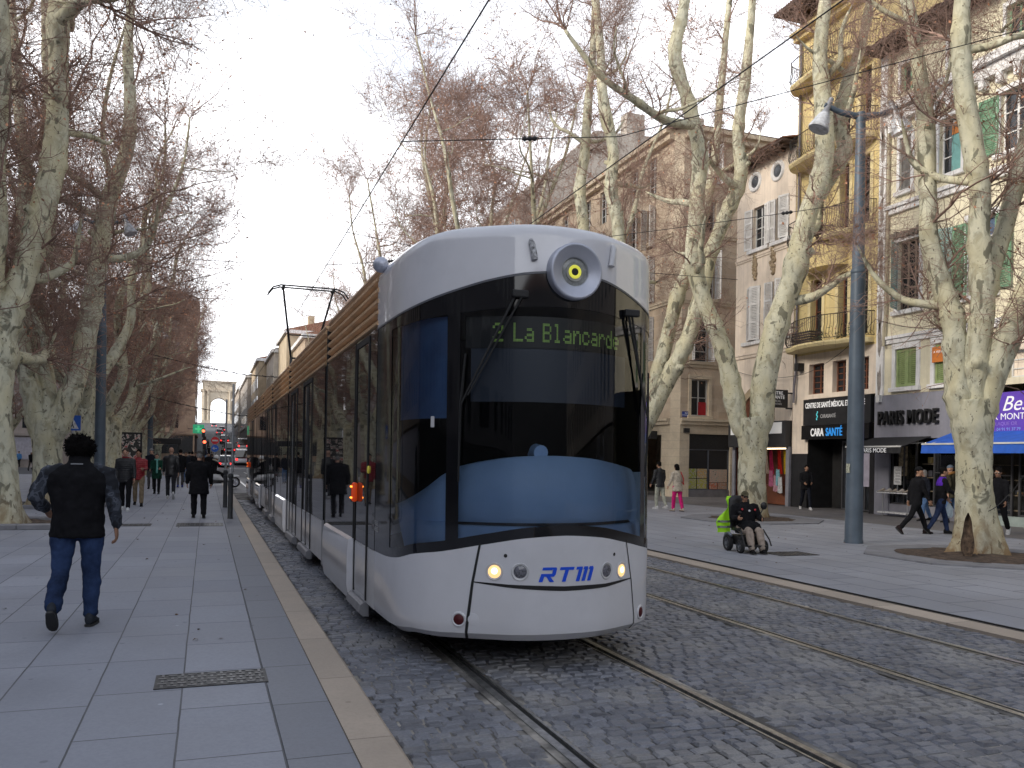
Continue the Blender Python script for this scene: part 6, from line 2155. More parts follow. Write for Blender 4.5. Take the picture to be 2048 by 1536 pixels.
def person(loc, h, face, label, top, legs, skin=None, hair='short', hair_m=None, shoes=None, white_sole=False, legpose=((20, 8), (-18, -34)), arms=((-14, 12, 6), (16, 26, 6)),
           lean=4, hem=.80, vox=.018, build=1., cap=None, hood=None, scarf=None, sleeves=None, coat_len=None, look=0, shw=1., drop=0., sit=None, lap=None, group=None, collar=True, legw=1., detail=True, fold=.02, extra=None):
    """face: heading in degrees, 0 walks away up the street, 180 comes towards the viewer.
    legpose: (thigh, shin) swing for left and right; arms: (upper swing, fore swing, abduct)"""
    skin = skin or skin_l
    s = h / 1.76
    t = thing('person', label, 'person', loc, rad(face), group)
    hipz = .93
    LG = []
    for i, sx_ in enumerate((-1, 1)):
        a, b = rad(legpose[i][0]), rad(legpose[i][1])
        hp = Vector((.09 * sx_ * build, 0, hipz))
        kn = hp + Vector((.008 * sx_, .44 * math.sin(a), -.44 * math.cos(a)))
        an = kn + Vector((0, .41 * math.sin(b), -.41 * math.cos(b)))
        LG.append((hp, kn, an))
    low = min(l_[2].z for l_ in LG) - .096
    dz_ = -low
    if sit is not None: dz_ = sit - hipz
    up_ = Vector((0, 0, dz_))
    LG = [tuple((p + up_) for p in l_) for l_ in LG]
    ln = rad(lean)
    def sp_(z, y=0., x=0.):      # spine point at standing height z
        q = z - hipz
        return Vector((x, y * math.cos(ln) + q * math.sin(ln), hipz + q * math.cos(ln) - y * math.sin(ln))) + up_
    AR = []
    for i, sx_ in enumerate((-1, 1)):
        a, b, ab = rad(arms[i][0]), rad(arms[i][1]), rad(arms[i][2])
        sh_ = sp_(1.43, 0, .185 * sx_ * build)
        d1 = Vector((math.sin(ab) * sx_, math.sin(a) * math.cos(ab), -math.cos(a) * math.cos(ab)))
        inw = arms[i][3] if len(arms[i]) > 3 else 0.
        d2 = Vector((-inw * sx_ + math.sin(ab) * .3 * sx_, math.sin(b), -math.cos(b))).normalized()
        el = sh_ + d1 * .29
        wr = el + d2 * .255
        AR.append((sh_, el, wr, d2))
    S = lambda p: Vector(p) * s
    # body: one continuous skin, mostly under the clothes
    mb = MB()
    hd = sp_(1.635 - drop, .025 + drop * .6)
    fdir = rot((math.sin(rad(-look)) , math.cos(look * PI / 180), -.06 - .5 * math.sin(ln)), 'Z', 0)
    f, u, r_ = head_mb(mb, S(hd), fdir, s)
    limb(mb, [S(sp_(1.36)), S(sp_(1.46, .0)), S(sp_(1.57, .012))], [.075 * s, .058 * s, .054 * s])
    mb.rings([(S(sp_(z)), Vector((a * s * build, 0, 0)), Vector((0, b * s * build, 0))) for z, a, b in ((.86, .10, .08), (.95, .13, .095), (1.1, .12, .085), (1.3, .14, .09), (1.40, .13, .075), (1.44, .06, .05))], 14)
    for l_ in LG: limb(mb, [S(p) for p in l_], [.07 * s, .048 * s, .035 * s])
    for i, (sh_, el, wr, d2) in enumerate(AR):
        limb(mb, [S(sh_ + Vector((-.04 * (-1, 1)[i], 0, -.01))), S(el), S(wr)], [.042 * s, .034 * s, .026 * s])
        if not detail or vox > .013: 
            hand(mb, S(wr), d2, (-1, 1)[i], s * 1.12, .6)
    me = fuse(mb, 'body', min(vox, .013) * s if detail else vox * s, 3)
    body = link('body', me, skin, t)
    if detail and vox <= .013:
        hm = MB()
        for i, (sh_, el, wr, d2) in enumerate(AR): hand(hm, S(wr), d2, (-1, 1)[i], s * 1.14, .55)
        hme = fuse(hm, 'hands', .0042 * s, 2)
        bm = bmesh.new(); bm.from_mesh(me); bm.from_mesh(hme); bm.to_mesh(me); bm.free()
        me.polygons.foreach_set('use_smooth', [True] * len(me.polygons))
    face_parts(t, S(hd), f, u, r_, s, body)
    # trousers
    mb = MB()
    w_ = build * legw
    mb.rings([(S(sp_(z)), Vector((a * s * build, 0, 0)), Vector((0, b * s * build, 0))) for z, a, b in ((.80, .10, .09), (.86, .165, .125), (.93, .175, .13), (1.02, .160, .115), (1.06, .150, .105))], 18)
    for i, (hp, kn, an) in enumerate(LG):
        a1 = an + (kn - an) * .04
        limb(mb, [S(hp + Vector((0, 0, .0))), S(hp.lerp(kn, .35)), S(hp.lerp(kn, .75)), S(kn), S(kn.lerp(an, .3)), S(kn.lerp(an, .7)), S(a1)], [.098 * s * w_, .094 * s * w_, .075 * s * w_, .068 * s * w_, .068 * s * w_, .060 * s * w_, .060 * s * w_])
    link('trousers', fuse(mb, 'trousers', vox * s, 3, fold * s), legs, t)
    # top
    hem_ = coat_len or hem
    mb = MB()
    fl = 1.08 if coat_len else 1.0
    rr_ = [(hem_, .188 * fl, .135 * fl), (hem_ + .03, .19 * fl, .138 * fl), (.98, .182, .13), (1.12, .178, .125), (1.28, .195 * shw, .128), (1.38, .195 * shw, .115), (1.44, .138 * shw, .095), (1.475, .085, .078), (1.52 if collar else 1.47, .072, .070)]
    if coat_len: rr_ = [(hem_, .21, .165), (hem_ + .04, .21, .165), (.9, .195, .145)] + rr_[2:]
    mb.rings([(S(sp_(z, .0)), Vector((a * s * build, 0, 0)), Vector((0, b * s * build, 0))) for z, a, b in rr_], 20)
    sl = MB() if sleeves else mb
    smb = []
    for i, (sh_, el, wr, d2) in enumerate(AR):
        if sleeves: sl = MB(); smb.append(sl)
        sx_ = (-1, 1)[i]
        if sleeves: sh_ = sh_ + Vector((.015 * sx_, 0, -.03))
        limb(sl, [S(sh_ + Vector(((-.11 if sleeves else -.05) * sx_, 0, -.0 if sleeves else -.015))), S(sh_ + Vector((.005 * sx_, 0, -.03))), S(sh_.lerp(el, .5)), S(el), S(el.lerp(wr, .5)), S(wr - d2 * .02)], [.07 * s * build, .072 * s * build, .062 * s * build, .058 * s * build, .052 * s * build, .046 * s * build])
    if hood: mb.rings([(S(sp_(1.40, -.11)), Vector((.08 * s, 0, 0)), Vector((0, .03 * s, 0))), (S(sp_(1.46, -.11)), Vector((.12 * s, 0, 0)), Vector((0, .06 * s, .02))), (S(sp_(1.53, -.08)), Vector((.11 * s, 0, 0)), Vector((0, .06 * s, .02))), (S(sp_(1.56, -.05)), Vector((.07 * s, 0, 0)), Vector((0, .04 * s, 0)))], 14)
    link('jacket', fuse(mb, 'jacket', vox * s, 3, fold * 1.3 * s), top, t)
    if sleeves:
        for sl in smb: link('sleeve', fuse(sl, 'sleeve', vox * s, 3, fold * 1.6 * s), sleeves, t)
    if hood and hood is not True:
        mb = MB(); mb.tube([S(sp_(1.50 + .03 * math.cos(q), -.02 - .10 * math.cos(q), .13 * math.sin(q))) for q in [k * PI / 6 - PI for k in range(13)]], .045 * s, 8)
        link('fur_trim', fuse(mb, 'fur', .012, 1, .03), hood, t)
    if scarf:
        mb = MB(); mb.tube([S(sp_(1.50, .09 * math.cos(q), .085 * math.sin(q))) for q in [k * PI / 6 for k in range(13)]], .035 * s, 8)
        limb(mb, [S(sp_(1.48, .12, -.02)), S(sp_(1.2, .155, -.03)), S(sp_(.95, .17, -.02))], [.04 * s, .042 * s, .045 * s])
        link('scarf', fuse(mb, 'scarf', .014, 2), scarf, t)
    if lap:
        mb = MB().rings([(S(LG[0][0].lerp(LG[1][0], .5) + Vector((0, .05, .06))), Vector((.24 * s, 0, 0)), Vector((0, .05, .10)) * s), (S(LG[0][0].lerp(LG[1][0], .5) + Vector((0, .24, .06))), Vector((.26 * s, 0, 0)), Vector((0, 0, .11)) * s), (S(LG[0][1].lerp(LG[1][1], .5) + Vector((0, -.06, .03))), Vector((.22 * s, 0, 0)), Vector((0, 0, .09)) * s)], 16)
        link('lap_cover', fuse(mb, 'lap', .016, 2, .03), lap, t)
    # hair or hat
    H = S(hd)
    hm = hair_m or hair_k
    def hp_(o): return H + (r_ * o[0] + f * o[1] + u * o[2]) * s
    def dome(mb, rx, ry, rz_, z0, oy=-.012, oz=.03, grow_=1.):
        rows = []
        n = 18
        for i in range(8):
            a = z0 + (PI / 2 - z0) * i / 7
            rows.append([hp_((rx * math.cos(a) * math.cos(2 * PI * k / n), oy + ry * math.cos(a) * math.sin(2 * PI * k / n), oz + rz_ * math.sin(a))) for k in range(n)])
        b_ = len(mb.v)
        mb.grid(rows, closed=True); mb.f.append(tuple(b_ + k for k in range(n))[::-1])
    if hair == 'short':
        mb = MB(); dome(mb, .081, .098, .098, -.25, -.020, .034); mb.rings([(hp_((0, -.05, -.05)), r_ * .062 * s, f * .045 * s), (hp_((0, -.045, .0)), r_ * .076 * s, f * .058 * s), (hp_((0, -.03, .05)), r_ * .078 * s, f * .06 * s)], 14)
        link('hair', fuse(mb, 'hair', .010 * s, 2, .012), hm, t)
    elif hair == 'bushy':
        mb = MB(); dome(mb, .128, .13, .115, -.75, -.035, .04); dome(mb, .10, .11, .10, -.9, -.04, .02)
        link('hair', fuse(mb, 'hair', .008 * s, 1, .035), hm, t)
        hme_ = [c_ for c_ in t.children if c_.name.startswith('hair')][0].data
        rh = random.Random(4); tf = MB()
        for vv in rh.sample(list(hme_.vertices), min(900, len(hme_.vertices))):
            p_ = vv.co.copy(); n_ = vv.normal + Vector((rh.uniform(-.7, .7), rh.uniform(-.7, .7), rh.uniform(-.7, .7)))
            q_ = p_ + n_.normalized() * rh.uniform(.012, .032)
            tf.tube([p_, p_.lerp(q_, .6) + Vector((rh.uniform(-.006, .006), 0, rh.uniform(-.006, .006))), q_], [.0035, .0028, .001], 3, cap=False)
        tfm = tf.mesh('tufts'); bm = bmesh.new(); bm.from_mesh(hme_); bm.from_mesh(tfm); bm.to_mesh(hme_); bm.free()
    elif hair == 'bob':
        mb = MB(); dome(mb, .092, .105, .105, -.6, -.025, .02); mb.rings([(hp_((0, -.045, -.13)), r_ * .085 * s, f * .05 * s), (hp_((0, -.045, -.06)), r_ * .095 * s, f * .07 * s), (hp_((0, -.035, .03)), r_ * .09 * s, f * .085 * s)], 14)
        link('hair', fuse(mb, 'hair', .010 * s, 2, .02), hm, t)
    elif hair == 'bald':
        pass
    if cap:
        kind, cm_ = cap
        mb = MB()
        if kind == 'helmet': dome(mb, .125, .14, .13, -.5, -.015, .03)
        else: dome(mb, .088, .104, .095, -.05, -.012, .048)
        if kind in ('peak', 'back'):
            sg = 1 if kind == 'peak' else -1
            mb.rings([(hp_((0, sg * .085 - .01, .045)), r_ * .07 * s, u * .008 * s), (hp_((0, sg * .13 - .01, .04)), r_ * .062 * s, u * .007 * s), (hp_((0, sg * .165 - .01, .03)), r_ * .03 * s, u * .005 * s)], 12)
        link('cap' if kind != 'helmet' else 'helmet', fuse(mb, 'cap', .010 * s, 2), cm_, t)
    for i, (hp, kn, an) in enumerate(LG):
        pitch = rad(-55) if (legpose[i][1] < -28 and sit is None) else 0.
        shoe(t, S(an), Vector((.06 * (-1, 1)[i], 1, 0)), shoes or cloth('shoe_black', (.012, .012, .013)), s, pitch * .8, 'trainer' if white_sole else 'shoe')
    return t, dict(s=s, S=S, sp=sp_, AR=AR, LG=LG, hd=S(hd), f=f, u=u, r=r_, hp=hp_)


pm('white_sole', (.6, .6, .6), .7)
black_c = cloth('black', (.010, .010, .012)); blackb = cloth('black_blue', (.014, .016, .024)); jeans_d = cloth('denim_dark', (.022, .035, .085), .4); jeans_m = cloth('denim_mid', (.09, .16, .30), .4)
khaki = cloth('khaki', (.26, .20, .13)); red_c = cloth('red_down', (.26, .012, .015), .5); beige_c = cloth('beige_coat', (.50, .44, .36)); magenta_c = cloth('magenta', (.62, .02, .18))
pale_tr = cloth('pale_trousers', (.40, .41, .34)); white_sh = cloth('white_shoe', (.62, .62, .62)); olive_c = cloth('olive_parka', (.055, .05, .032)); green_c = cloth('bottle_green', (.012, .055, .035)); teal_c = cloth('teal_scarf', (.16, .42, .36))
grey_tr = cloth('grey_trousers', (.09, .085, .085)); brown_c = cloth('brown', (.10, .06, .045)); blue_c = cloth('blue_top', (.07, .20, .42)); navy_c = cloth('navy', (.02, .03, .09)); purple_c = cloth('purple', (.09, .025, .36)); fur_c = cloth('fur', (.30, .15, .05), .9); wht_c = cloth('white', (.6, .6, .6))
m, nt_, bs = nodes('camouflage')
v = coords(nt_)
c = ramp(nt_, noise(nt_, v, 9, 2, .5, .3), [(.36, (.012, .014, .02)), (.47, (.03, .036, .05)), (.56, (.075, .085, .11)), (.63, (.02, .024, .035))], 'CONSTANT')
L(nt_, c, bs.inputs['Base Color']); bs.inputs['Roughness'].default_value = .9
camo = m
# quilted down jacket
def quilt(name, c_):
    m, nt_, bs = nodes(name)
    v = coords(nt_)
    wv = N(nt_, 'ShaderNodeTexWave', wave_type='BANDS', bands_direction='Z', i_Scale=5.2, i_Distortion=.8, i_Detail=1.); L(nt_, v, wv.inputs['Vector'])
    L(nt_, mixc(nt_, ramp(nt_, wv.outputs['Fac'], [(.0, .5), (.3, 0.)]), c_, [x * .35 for x in c_]), bs.inputs['Base Color'])
    bs.inputs['Roughness'].default_value = .55
    bump(nt_, bs, wv.outputs['Fac'], .3, .02)
    return m
puffer = quilt('puffer_black', (.014, .015, .018)); puffer_r = quilt('puffer_red', (.27, .012, .018))
leather = pm('black_leather', (.012, .012, .013), .42, var=.3, bmp=.3)
denim_f = pm('denim_faded', (.028, .05, .12), .9, var=.5, scale=3.2, bmp=.35, bscale=140, spec=.15)
P = lambda x, y, z=.13: atz(x, y, z)

# the man in the foreground, seen from behind
o, k = person(P(152, 1252), 1.76, -4, 'man walking away in black vest over camouflage sleeves, jeans and bushy black hair', black_c, denim_f, skin_m, 'bushy', hair_k, cloth('shoe_grey_black', (.035, .04, .05)),
              legpose=((-10, -44), (3, -2)), arms=((-4, 62, 24, .22), (-6, 4, 15)), lean=2, hem=.80, vox=.0125, build=1.23, sleeves=camo, legw=.94, fold=.035, shw=1.2, drop=.05)
mb = MB().rings([(k['S'](k['sp'](z, y)), Vector((a, 0, 0)), Vector((0, b, 0))) for z, y, a, b in ((1.40, 0, .14, .10), (1.45, -.005, .105, .09), (1.50, 0, .092, .085), (1.545, .012, .095, .088), (1.55, .012, .08, .07))], 20)
link('collar', fuse(mb, 'collar', .012, 2, .012), black_c, o)
MB().tube([k['S'](k['sp'](1.47, -.098, -.05)), k['S'](k['sp'](1.47, -.104, 0)), k['S'](k['sp'](1.47, -.098, .05))], .006, 5).build('collar_seam', pm('pale_tape', (.25, .26, .28), .6), o)
# left pavement
person(P(397, 1036), 1.66, 2, 'elderly man in long black coat and flat cap walking away near the bollards', black_c, black_c, skin_l, 'short', hair_g, lean=7, coat_len=.62, build=1.22, legpose=((10, 2), (-8, -16)), arms=((-2, 24, 10), (4, 18, 12)), cap=('flat', cloth('cap_grey', (.07, .065, .06))))
o, k = person(P(250, 1021), 1.76, 178, 'man in black quilted jacket and black trousers walking towards the camera', puffer, black_c, skin_l, 'short', hair_b, white_sh, True, legpose=((20, 14), (-14, -30)), arms=((8, 20, 8), (-10, 6, 8)), build=1.02)
mb = MB().tube([k['S'](k['sp'](1.49, .07 * math.cos(q), .08 * math.sin(q))) for q in [j_ * PI / 6 for j_ in range(13)]], .022, 6); mb.build('scarf', cloth('wine', (.2, .02, .03)), o)
person(P(276, 1012), 1.72, 182, 'man in red quilted jacket and khaki trousers holding a phone', puffer_r, khaki, skin_m, 'short', hair_k, legpose=((16, 10), (-12, -26)), arms=((10, 92, 6, .3), (-8, 8, 10)))
person(P(341, 998), 1.82, 0, 'bald man in black leather jacket and white trainers walking away', leather, cloth('charcoal', (.03, .03, .034)), skin_l, 'bald', None, white_sh, True, legpose=((14, 8), (-14, -42)), arms=((8, 24, 8), (-12, 2, 8)))
person(P(313, 988), 1.58, 176, 'woman in dark green coat with long turquoise scarf carrying a white bag', green_c, black_c, skin_l, 'short', hair_b, coat_len=.66, scarf=teal_c, legpose=((10, 6), (-8, -14)), arms=((16, 80, 8, .2), (4, 70, 8)))
person(P(302, 978), 1.78, 180, 'man with dark cap standing behind the woman in green', blackb, grey_tr, skin_l, 'short', hair_k, cap=('flat', cloth('cap_white_band', (.25, .25, .25))), legpose=((4, 2), (-4, -8)))
crowd = [((360, 975), 1.80, 3, 'person in big black coat with grey trousers and blue shoes walking away', black_c, grey_tr, cloth('blue_shoe', (.03, .05, .25))), ((371, 966), 1.7, 178, 'person in pale jeans half hidden behind the black coats', blackb, jeans_m, None), ((384, 963), 1.74, 5, 'dark dressed person just left of the elderly man in the cap', black_c, blackb, None), ((391, 957), 1.72, 182, 'person in black coat seen left of the capped head', blackb, black_c, None),
         ((417, 958), 1.7, 176, 'person with pale face mask behind the scooter rider', black_c, grey_tr, None), ((424, 952), 1.64, 0, 'small dark figure behind the white scooter', blackb, navy_c, None), ((378, 950), 1.75, 0, 'far walker at the back of the left crowd', grey_tr, black_c, None), ((403, 948), 1.7, 180, 'far walker crossing behind the elderly man', brown_c, black_c, None)]
for i, (px, hh, fc_, lb, tp_, lg_, sh_) in enumerate(crowd):
    person(P(*px), hh, fc_, lb, tp_, lg_, (skin_l, skin_m)[i % 2], 'short', (hair_k, hair_b)[i % 2], sh_, coat_len=.72 if i in (0, 3) else None, vox=.028, detail=False, legpose=((14, 6), (-12, -26)) if i % 2 else ((-10, -20), (14, 10)))
# by the left wall, far off
for i, (x_, y_, lb, tp_, lg_, hr) in enumerate(((38, 934, 'person in light blue jacket by the far left wall', blue_c, black_c, hair_k), (55, 932, 'person all in black by the far left wall', black_c, black_c, hair_k), (62, 941, 'person with white hood and dark coat among the left scooters', black_c, grey_tr, hair_g), (72, 940, 'person in blue jacket with white stripe near the pale tree', navy_c, jeans_d, hair_k))):
    o, k = person(P(x_, y_, 0), 1.7, 170 + 20 * i, lb, tp_, lg_, skin_m, 'short' if i != 2 else 'bob', hr, vox=.03, detail=False, cap=('flat', wht_c) if i == 2 else None)
    if i == 3: MB().box(-.2, .2, -.15, -.13, 1.0, 1.07).build('stripe', wht_c, o)
# right side
person(atz(1319, 1018, .012), 1.72, 12, 'man in black down jacket and pale trousers walking away beside the tram', puffer, pale_tr, skin_m, 'short', hair_k, white_sh, True, legpose=((8, 0), (-10, -24)), arms=((4, 30, 10), (2, 24, 10)), build=1.05)
o, k = person(atz(1354, 1023, .012), 1.66, 8, 'woman in beige coat and bright magenta trousers walking away', beige_c, magenta_c, skin_l, 'bob', hair_k, beige_c, coat_len=.74, legpose=((10, 4), (-8, -18)), arms=((6, 30, 12), (-4, 30, 14)), legw=1.08)
MB().tube([k['S'](k['sp'](1.46, -.09, .10)), k['S'](k['sp'](1.2, -.15, .17)), k['S'](k['sp'](.98, -.08, .235)), k['S'](k['sp'](1.2, .1, .2)), k['S'](k['sp'](1.46, .03, .12))], .016, 6).build('bag_strap', cloth('strap_red', (.5, .03, .03)), o)
o, k = person(atz(1471, 994, .016), 1.72, 100, 'old man with white cap and dark coat leaning on a cane beside the forked tree', blackb, cloth('taupe', (.16, .13, .105)), skin_l, 'short', hair_g, coat_len=.80, lean=8, legpose=((6, 2), (-6, -10)), arms=((10, 40, 8), (12, 30, 8)), cap=('peak', wht_c))
MB().tube([k['S'](k['AR'][0][2] + Vector((0, .05, 0))), k['S'](Vector((-.24, .28, 0)))], .012, 6).build('cane', pm('cane_grey', (.4, .4, .4), .4), o)
person(atz(1611, 1019, .016), 1.74, 156, 'man in black jacket and black mask walking past the clinic', black_c, blackb, skin_m, 'short', hair_k, white_sh, True, legpose=((24, 16), (-18, -32)), arms=((10, 70, 6, .35), (10, 70, 6, .3)))
o, k = person(atz(1831, 1068, .016), 1.76, -106, 'man in black with backwards cap and waist bag striding right', black_c, black_c, skin_m, 'short', hair_k, cloth('shoe_brown', (.03, .02, .02)), cap=('back', black_c), legpose=((28, 18), (-24, -42)), arms=((-16, -6, 6), (14, 26, 6)), look=-60, vox=.015)
MB().bbox(-.14, .14, .12, .24, .92, 1.06, .03).build('waist_bag', pm('bag_black', (.012, .012, .013), .5), o)
o, k = person(atz(1880, 1068, .016), 1.72, -118, 'man in purple and black fleece holding a white plastic bag', black_c, jeans_d, skin_m, 'short', hair_k, legpose=((18, 10), (-16, -30)), arms=((12, 34, 8), (18, 66, 6, .25)), vox=.015)
mb = MB()
mb.rings([(k['S'](k['sp'](z)), Vector((a * k['s'], 0, 0)), Vector((0, b * k['s'], 0))) for z, a, b in ((1.27, .203, .138), (1.33, .206, .136), (1.38, .208, .126), (1.44, .162, .106), (1.475, .095, .088), (1.51, .08, .08))], 20)
link('fleece_yoke', fuse(mb, 'yoke', .014, 2), purple_c, o)
bag = thing('plastic_bag', 'thin white plastic carrier bag hanging from the hand of the man in purple', 'bag', (0, 0, 0))
hw = o.matrix_basis @ k['S'](k['AR'][0][2] + k['AR'][0][3] * .09)
bag.location = (hw.x, hw.y, hw.z - .42)
mb = MB().rings([((0, 0, 0), (.08, 0, 0), (0, .05, 0)), ((0, 0, .05), (.13, .02, 0), (0, .08, 0)), ((.01, 0, .2), (.12, -.02, 0), (.01, .07, 0)), ((0, 0, .32), (.07, 0, 0), (0, .03, 0)), ((0, 0, .42), (.02, 0, 0), (0, .015, 0))], 12)
link('bag_body', fuse(mb, 'bag', .014, 2, .05), pm('bag_film', (.50, .60, .66), .35, var=.15), bag)
person(atz(1850, 1042, .016), 1.62, 70, 'grey haired woman in jeans partly hidden between the two walking men', blackb, jeans_m, skin_l, 'bob', hair_g, legpose=((14, 6), (-10, -22)))
person(atz(1903, 1046, .016), 1.76, 20, 'person in olive parka with fur hood and grey beanie beside the stout trunk', olive_c, jeans_m, skin_l, 'bald', None, hood=fur_c, coat_len=.76, cap=('beanie', cloth('beanie', (.16, .2, .26))), legpose=((10, 4), (-8, -24)))
o, k = person(atz(1996, 1070, .016), 1.76, 112, 'man in black with sunglasses and white trainers stepping out behind the stout trunk', black_c, black_c, skin_m, 'short', hair_k, white_sh, True, legpose=((-20, -40), (24, 18)), arms=((10, 20, 6), (-16, -8, 6)), look=10, vox=.015)
def glasses(o, k):
    mb = MB()
    for sx_ in (-1, 1): mb.ball(k['hp']((.032 * sx_, .096, .004)), (.026, .012, .019), 10, 7)
    mb.tube([k['hp']((-.075, .03, .008)), k['hp']((-.055, .09, .008)), k['hp']((.055, .09, .008)), k['hp']((.075, .03, .008))], .004, 5)
    mb.build('sunglasses', black_p, o)
glasses(o, k)
# the driver in the cab
o, k = person((XC + .05, OY + 1.75, .35), 1.7, 180, 'tram driver in dark uniform with glasses sitting behind the blue console', blackb, black_c, skin_m, 'short', hair_k, sit=.62, legpose=((85, 5), (85, 5)), arms=((40, 80, 10), (40, 80, 10)), vox=.02)
glasses(o, k)

# ------------------------------------------------------------------ powered wheelchair and its rider
wc0 = atz(1490, 1103, .012)
WF = 172
wc = thing('wheelchair', 'black powered wheelchair with grey wheels rolling across the right pavement', 'wheelchair', wc0, rad(WF))
blk = pm('plastic_black', (.014, .014, .015), .45, var=.3)
whl = pm('wheel_grey', (.26, .27, .29), .4, .5, var=.15)
def cwheel(t, x, y, r, w_, name='wheel', m=whl):
    o = MB().lathe([(r * .66, -w_ / 2), (r * .9, -w_ / 2), (r, -w_ * .3), (r, w_ * .3), (r * .9, w_ / 2), (r * .66, w_ / 2), (r * .66, -w_ / 2)], 28, (x, y, r), (1, 0, 0)).build(name, rubber, t, smooth=True)
    mb = MB().lathe([(r * .66, -w_ * .35), (r * .66, w_ * .35), (r * .58, w_ * .3), (r * .58, -w_ * .3), (r * .66, -w_ * .35)], 24, (x, y, r), (1, 0, 0))
    for k_ in range(6):
        a = 2 * PI * k_ / 6
        mb.tube([(x, y, r), (x, y + r * .62 * math.cos(a), r + r * .62 * math.sin(a))], [r * .12, r * .08], 6)
    mb.lathe([(0, -w_ * .5), (r * .2, -w_ * .5), (r * .2, w_ * .5), (0, w_ * .5)], 14, (x, y, r), (1, 0, 0))
    mb.build('rim', m, o)
    return o
for sx_ in (-1, 1):
    cwheel(wc, .29 * sx_, -.22, .175, .10); cwheel(wc, .27 * sx_, .32, .14, .08)
MB().bbox(-.22, .22, -.32, .30, .14, .36, .04).build('drive_base', blk, wc, smooth=True)
mb = MB()
for sx_ in (-1, 1): mb.tube([(.29 * sx_, -.42, .24), (.29 * sx_, -.34, .36), (.29 * sx_, -.2, .385), (.29 * sx_, -.06, .34)], [.03, .035, .035, .03], 8)
mb.build('mudguard', pm('mudguard_grey', (.2, .22, .26), .35, .3), wc, smooth='all')
MB().bbox(-.23, .23, -.24, .24, .44, .54, .03).build('seat', blk, wc, smooth=True)
mb = MB().rings([((0, -.26, .5), (.22, 0, 0), (0, .05, 0)), ((0, -.29, .8), (.26, 0, 0), (0, .06, 0)), ((0, -.33, 1.12), (.25, 0, 0), (0, .06, 0)), ((0, -.35, 1.2), (.15, 0, 0), (0, .05, 0))], 16)
link('backrest', fuse(mb, 'backrest', .02, 2), blk, wc)
for sx_ in (-1, 1):
    MB().bbox(.25 * sx_ - .04, .25 * sx_ + .04, -.2, .22, .70, .75, .02).tube([(.25 * sx_, -.18, .5), (.25 * sx_, -.18, .72)], .02).build('armrest', blk, wc)
MB().tube([(.25, .2, .75), (.27, .26, .82)], .012).ball((.27, .27, .86), .03).build('joystick', blk, wc)
MB().tube([(-.26, .3, .5), (-.30, .5, .3), (-.30, .58, .18)], .016).tube([(.26, .3, .5), (.30, .5, .3), (.30, .58, .18)], .016).bbox(-.22, .22, .36, .58, .15, .19, .01).build('footrest', blk, wc)
MB().ball((-.36, .12, 1.0), (.08, .05, .085)).tube([(-.26, .1, .74), (-.34, .12, .94)], .012).build('mirror', blk, wc, smooth='all')
wc.scale = (.9, .9, .9)
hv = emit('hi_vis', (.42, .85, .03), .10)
mb = MB()
VW = [.09, .11, .11, .10, .11, .17, .26, .31, .325, .33, .33, .33]
mb.grid([[(.14 + VW[i] * j_ / 5 + .012 * math.sin(i * 1.7), -.42 - .035 * math.sin(j_ * 1.7 + i * .8), 1.18 - .80 * i / 11) for j_ in range(6)] for i in range(12)])
tag(mb.build('safety_vest', hv, None, smooth='all'), 'fluorescent yellow safety vest hung over the back of the wheelchair', 'vest').matrix_world = Matrix.Translation(wc0) @ Matrix.Rotation(rad(WF), 4, 'Z') @ Matrix.Diagonal((.9, .9, .9, 1))
for ob in [o_ for o_ in col.objects if o_.name == 'safety_vest']:
    for zz in (.48, .60):
        mb = MB(); mb.grid([[(.138 + .334 * j_ / 5, -.372 - .035 * math.sin(j_ * 1.7 + 7), zz + d_) for j_ in range(6)] for d_ in (0, .045)])
        mb.build('reflective_band', pm('reflective', (.35, .36, .38), .3, .4), ob)
o, k = person((wc0.x, wc0.y, .012), 1.48, WF, 'man in camouflage cap and dark jacket riding the powered wheelchair', black_c, cloth('pale_camo', (.34, .28, .235)), skin_m, 'short', hair_k, sit=.56, legpose=((82, 20), (82, 20)), arms=((18, 84, 16, .35), (14, 90, 18, .1)), build=1.32, cap=('peak', cloth('cap_camo', (.10, .09, .055))), lean=-6, look=-12, vox=.014, lap=black_c)
glasses(o, k)
for i, (x_, z_, cm_) in enumerate(((.13, .83, 'badge_red'), (-.02, .80, 'badge_white'), (-.14, .82, 'badge_red'))):
    MB().ball((x_, .112, z_ + .0), .022, 8, 6).build('badge', pm(cm_, (.5, .03, .04) if 'red' in cm_ else (.6, .6, .6), .5), o)
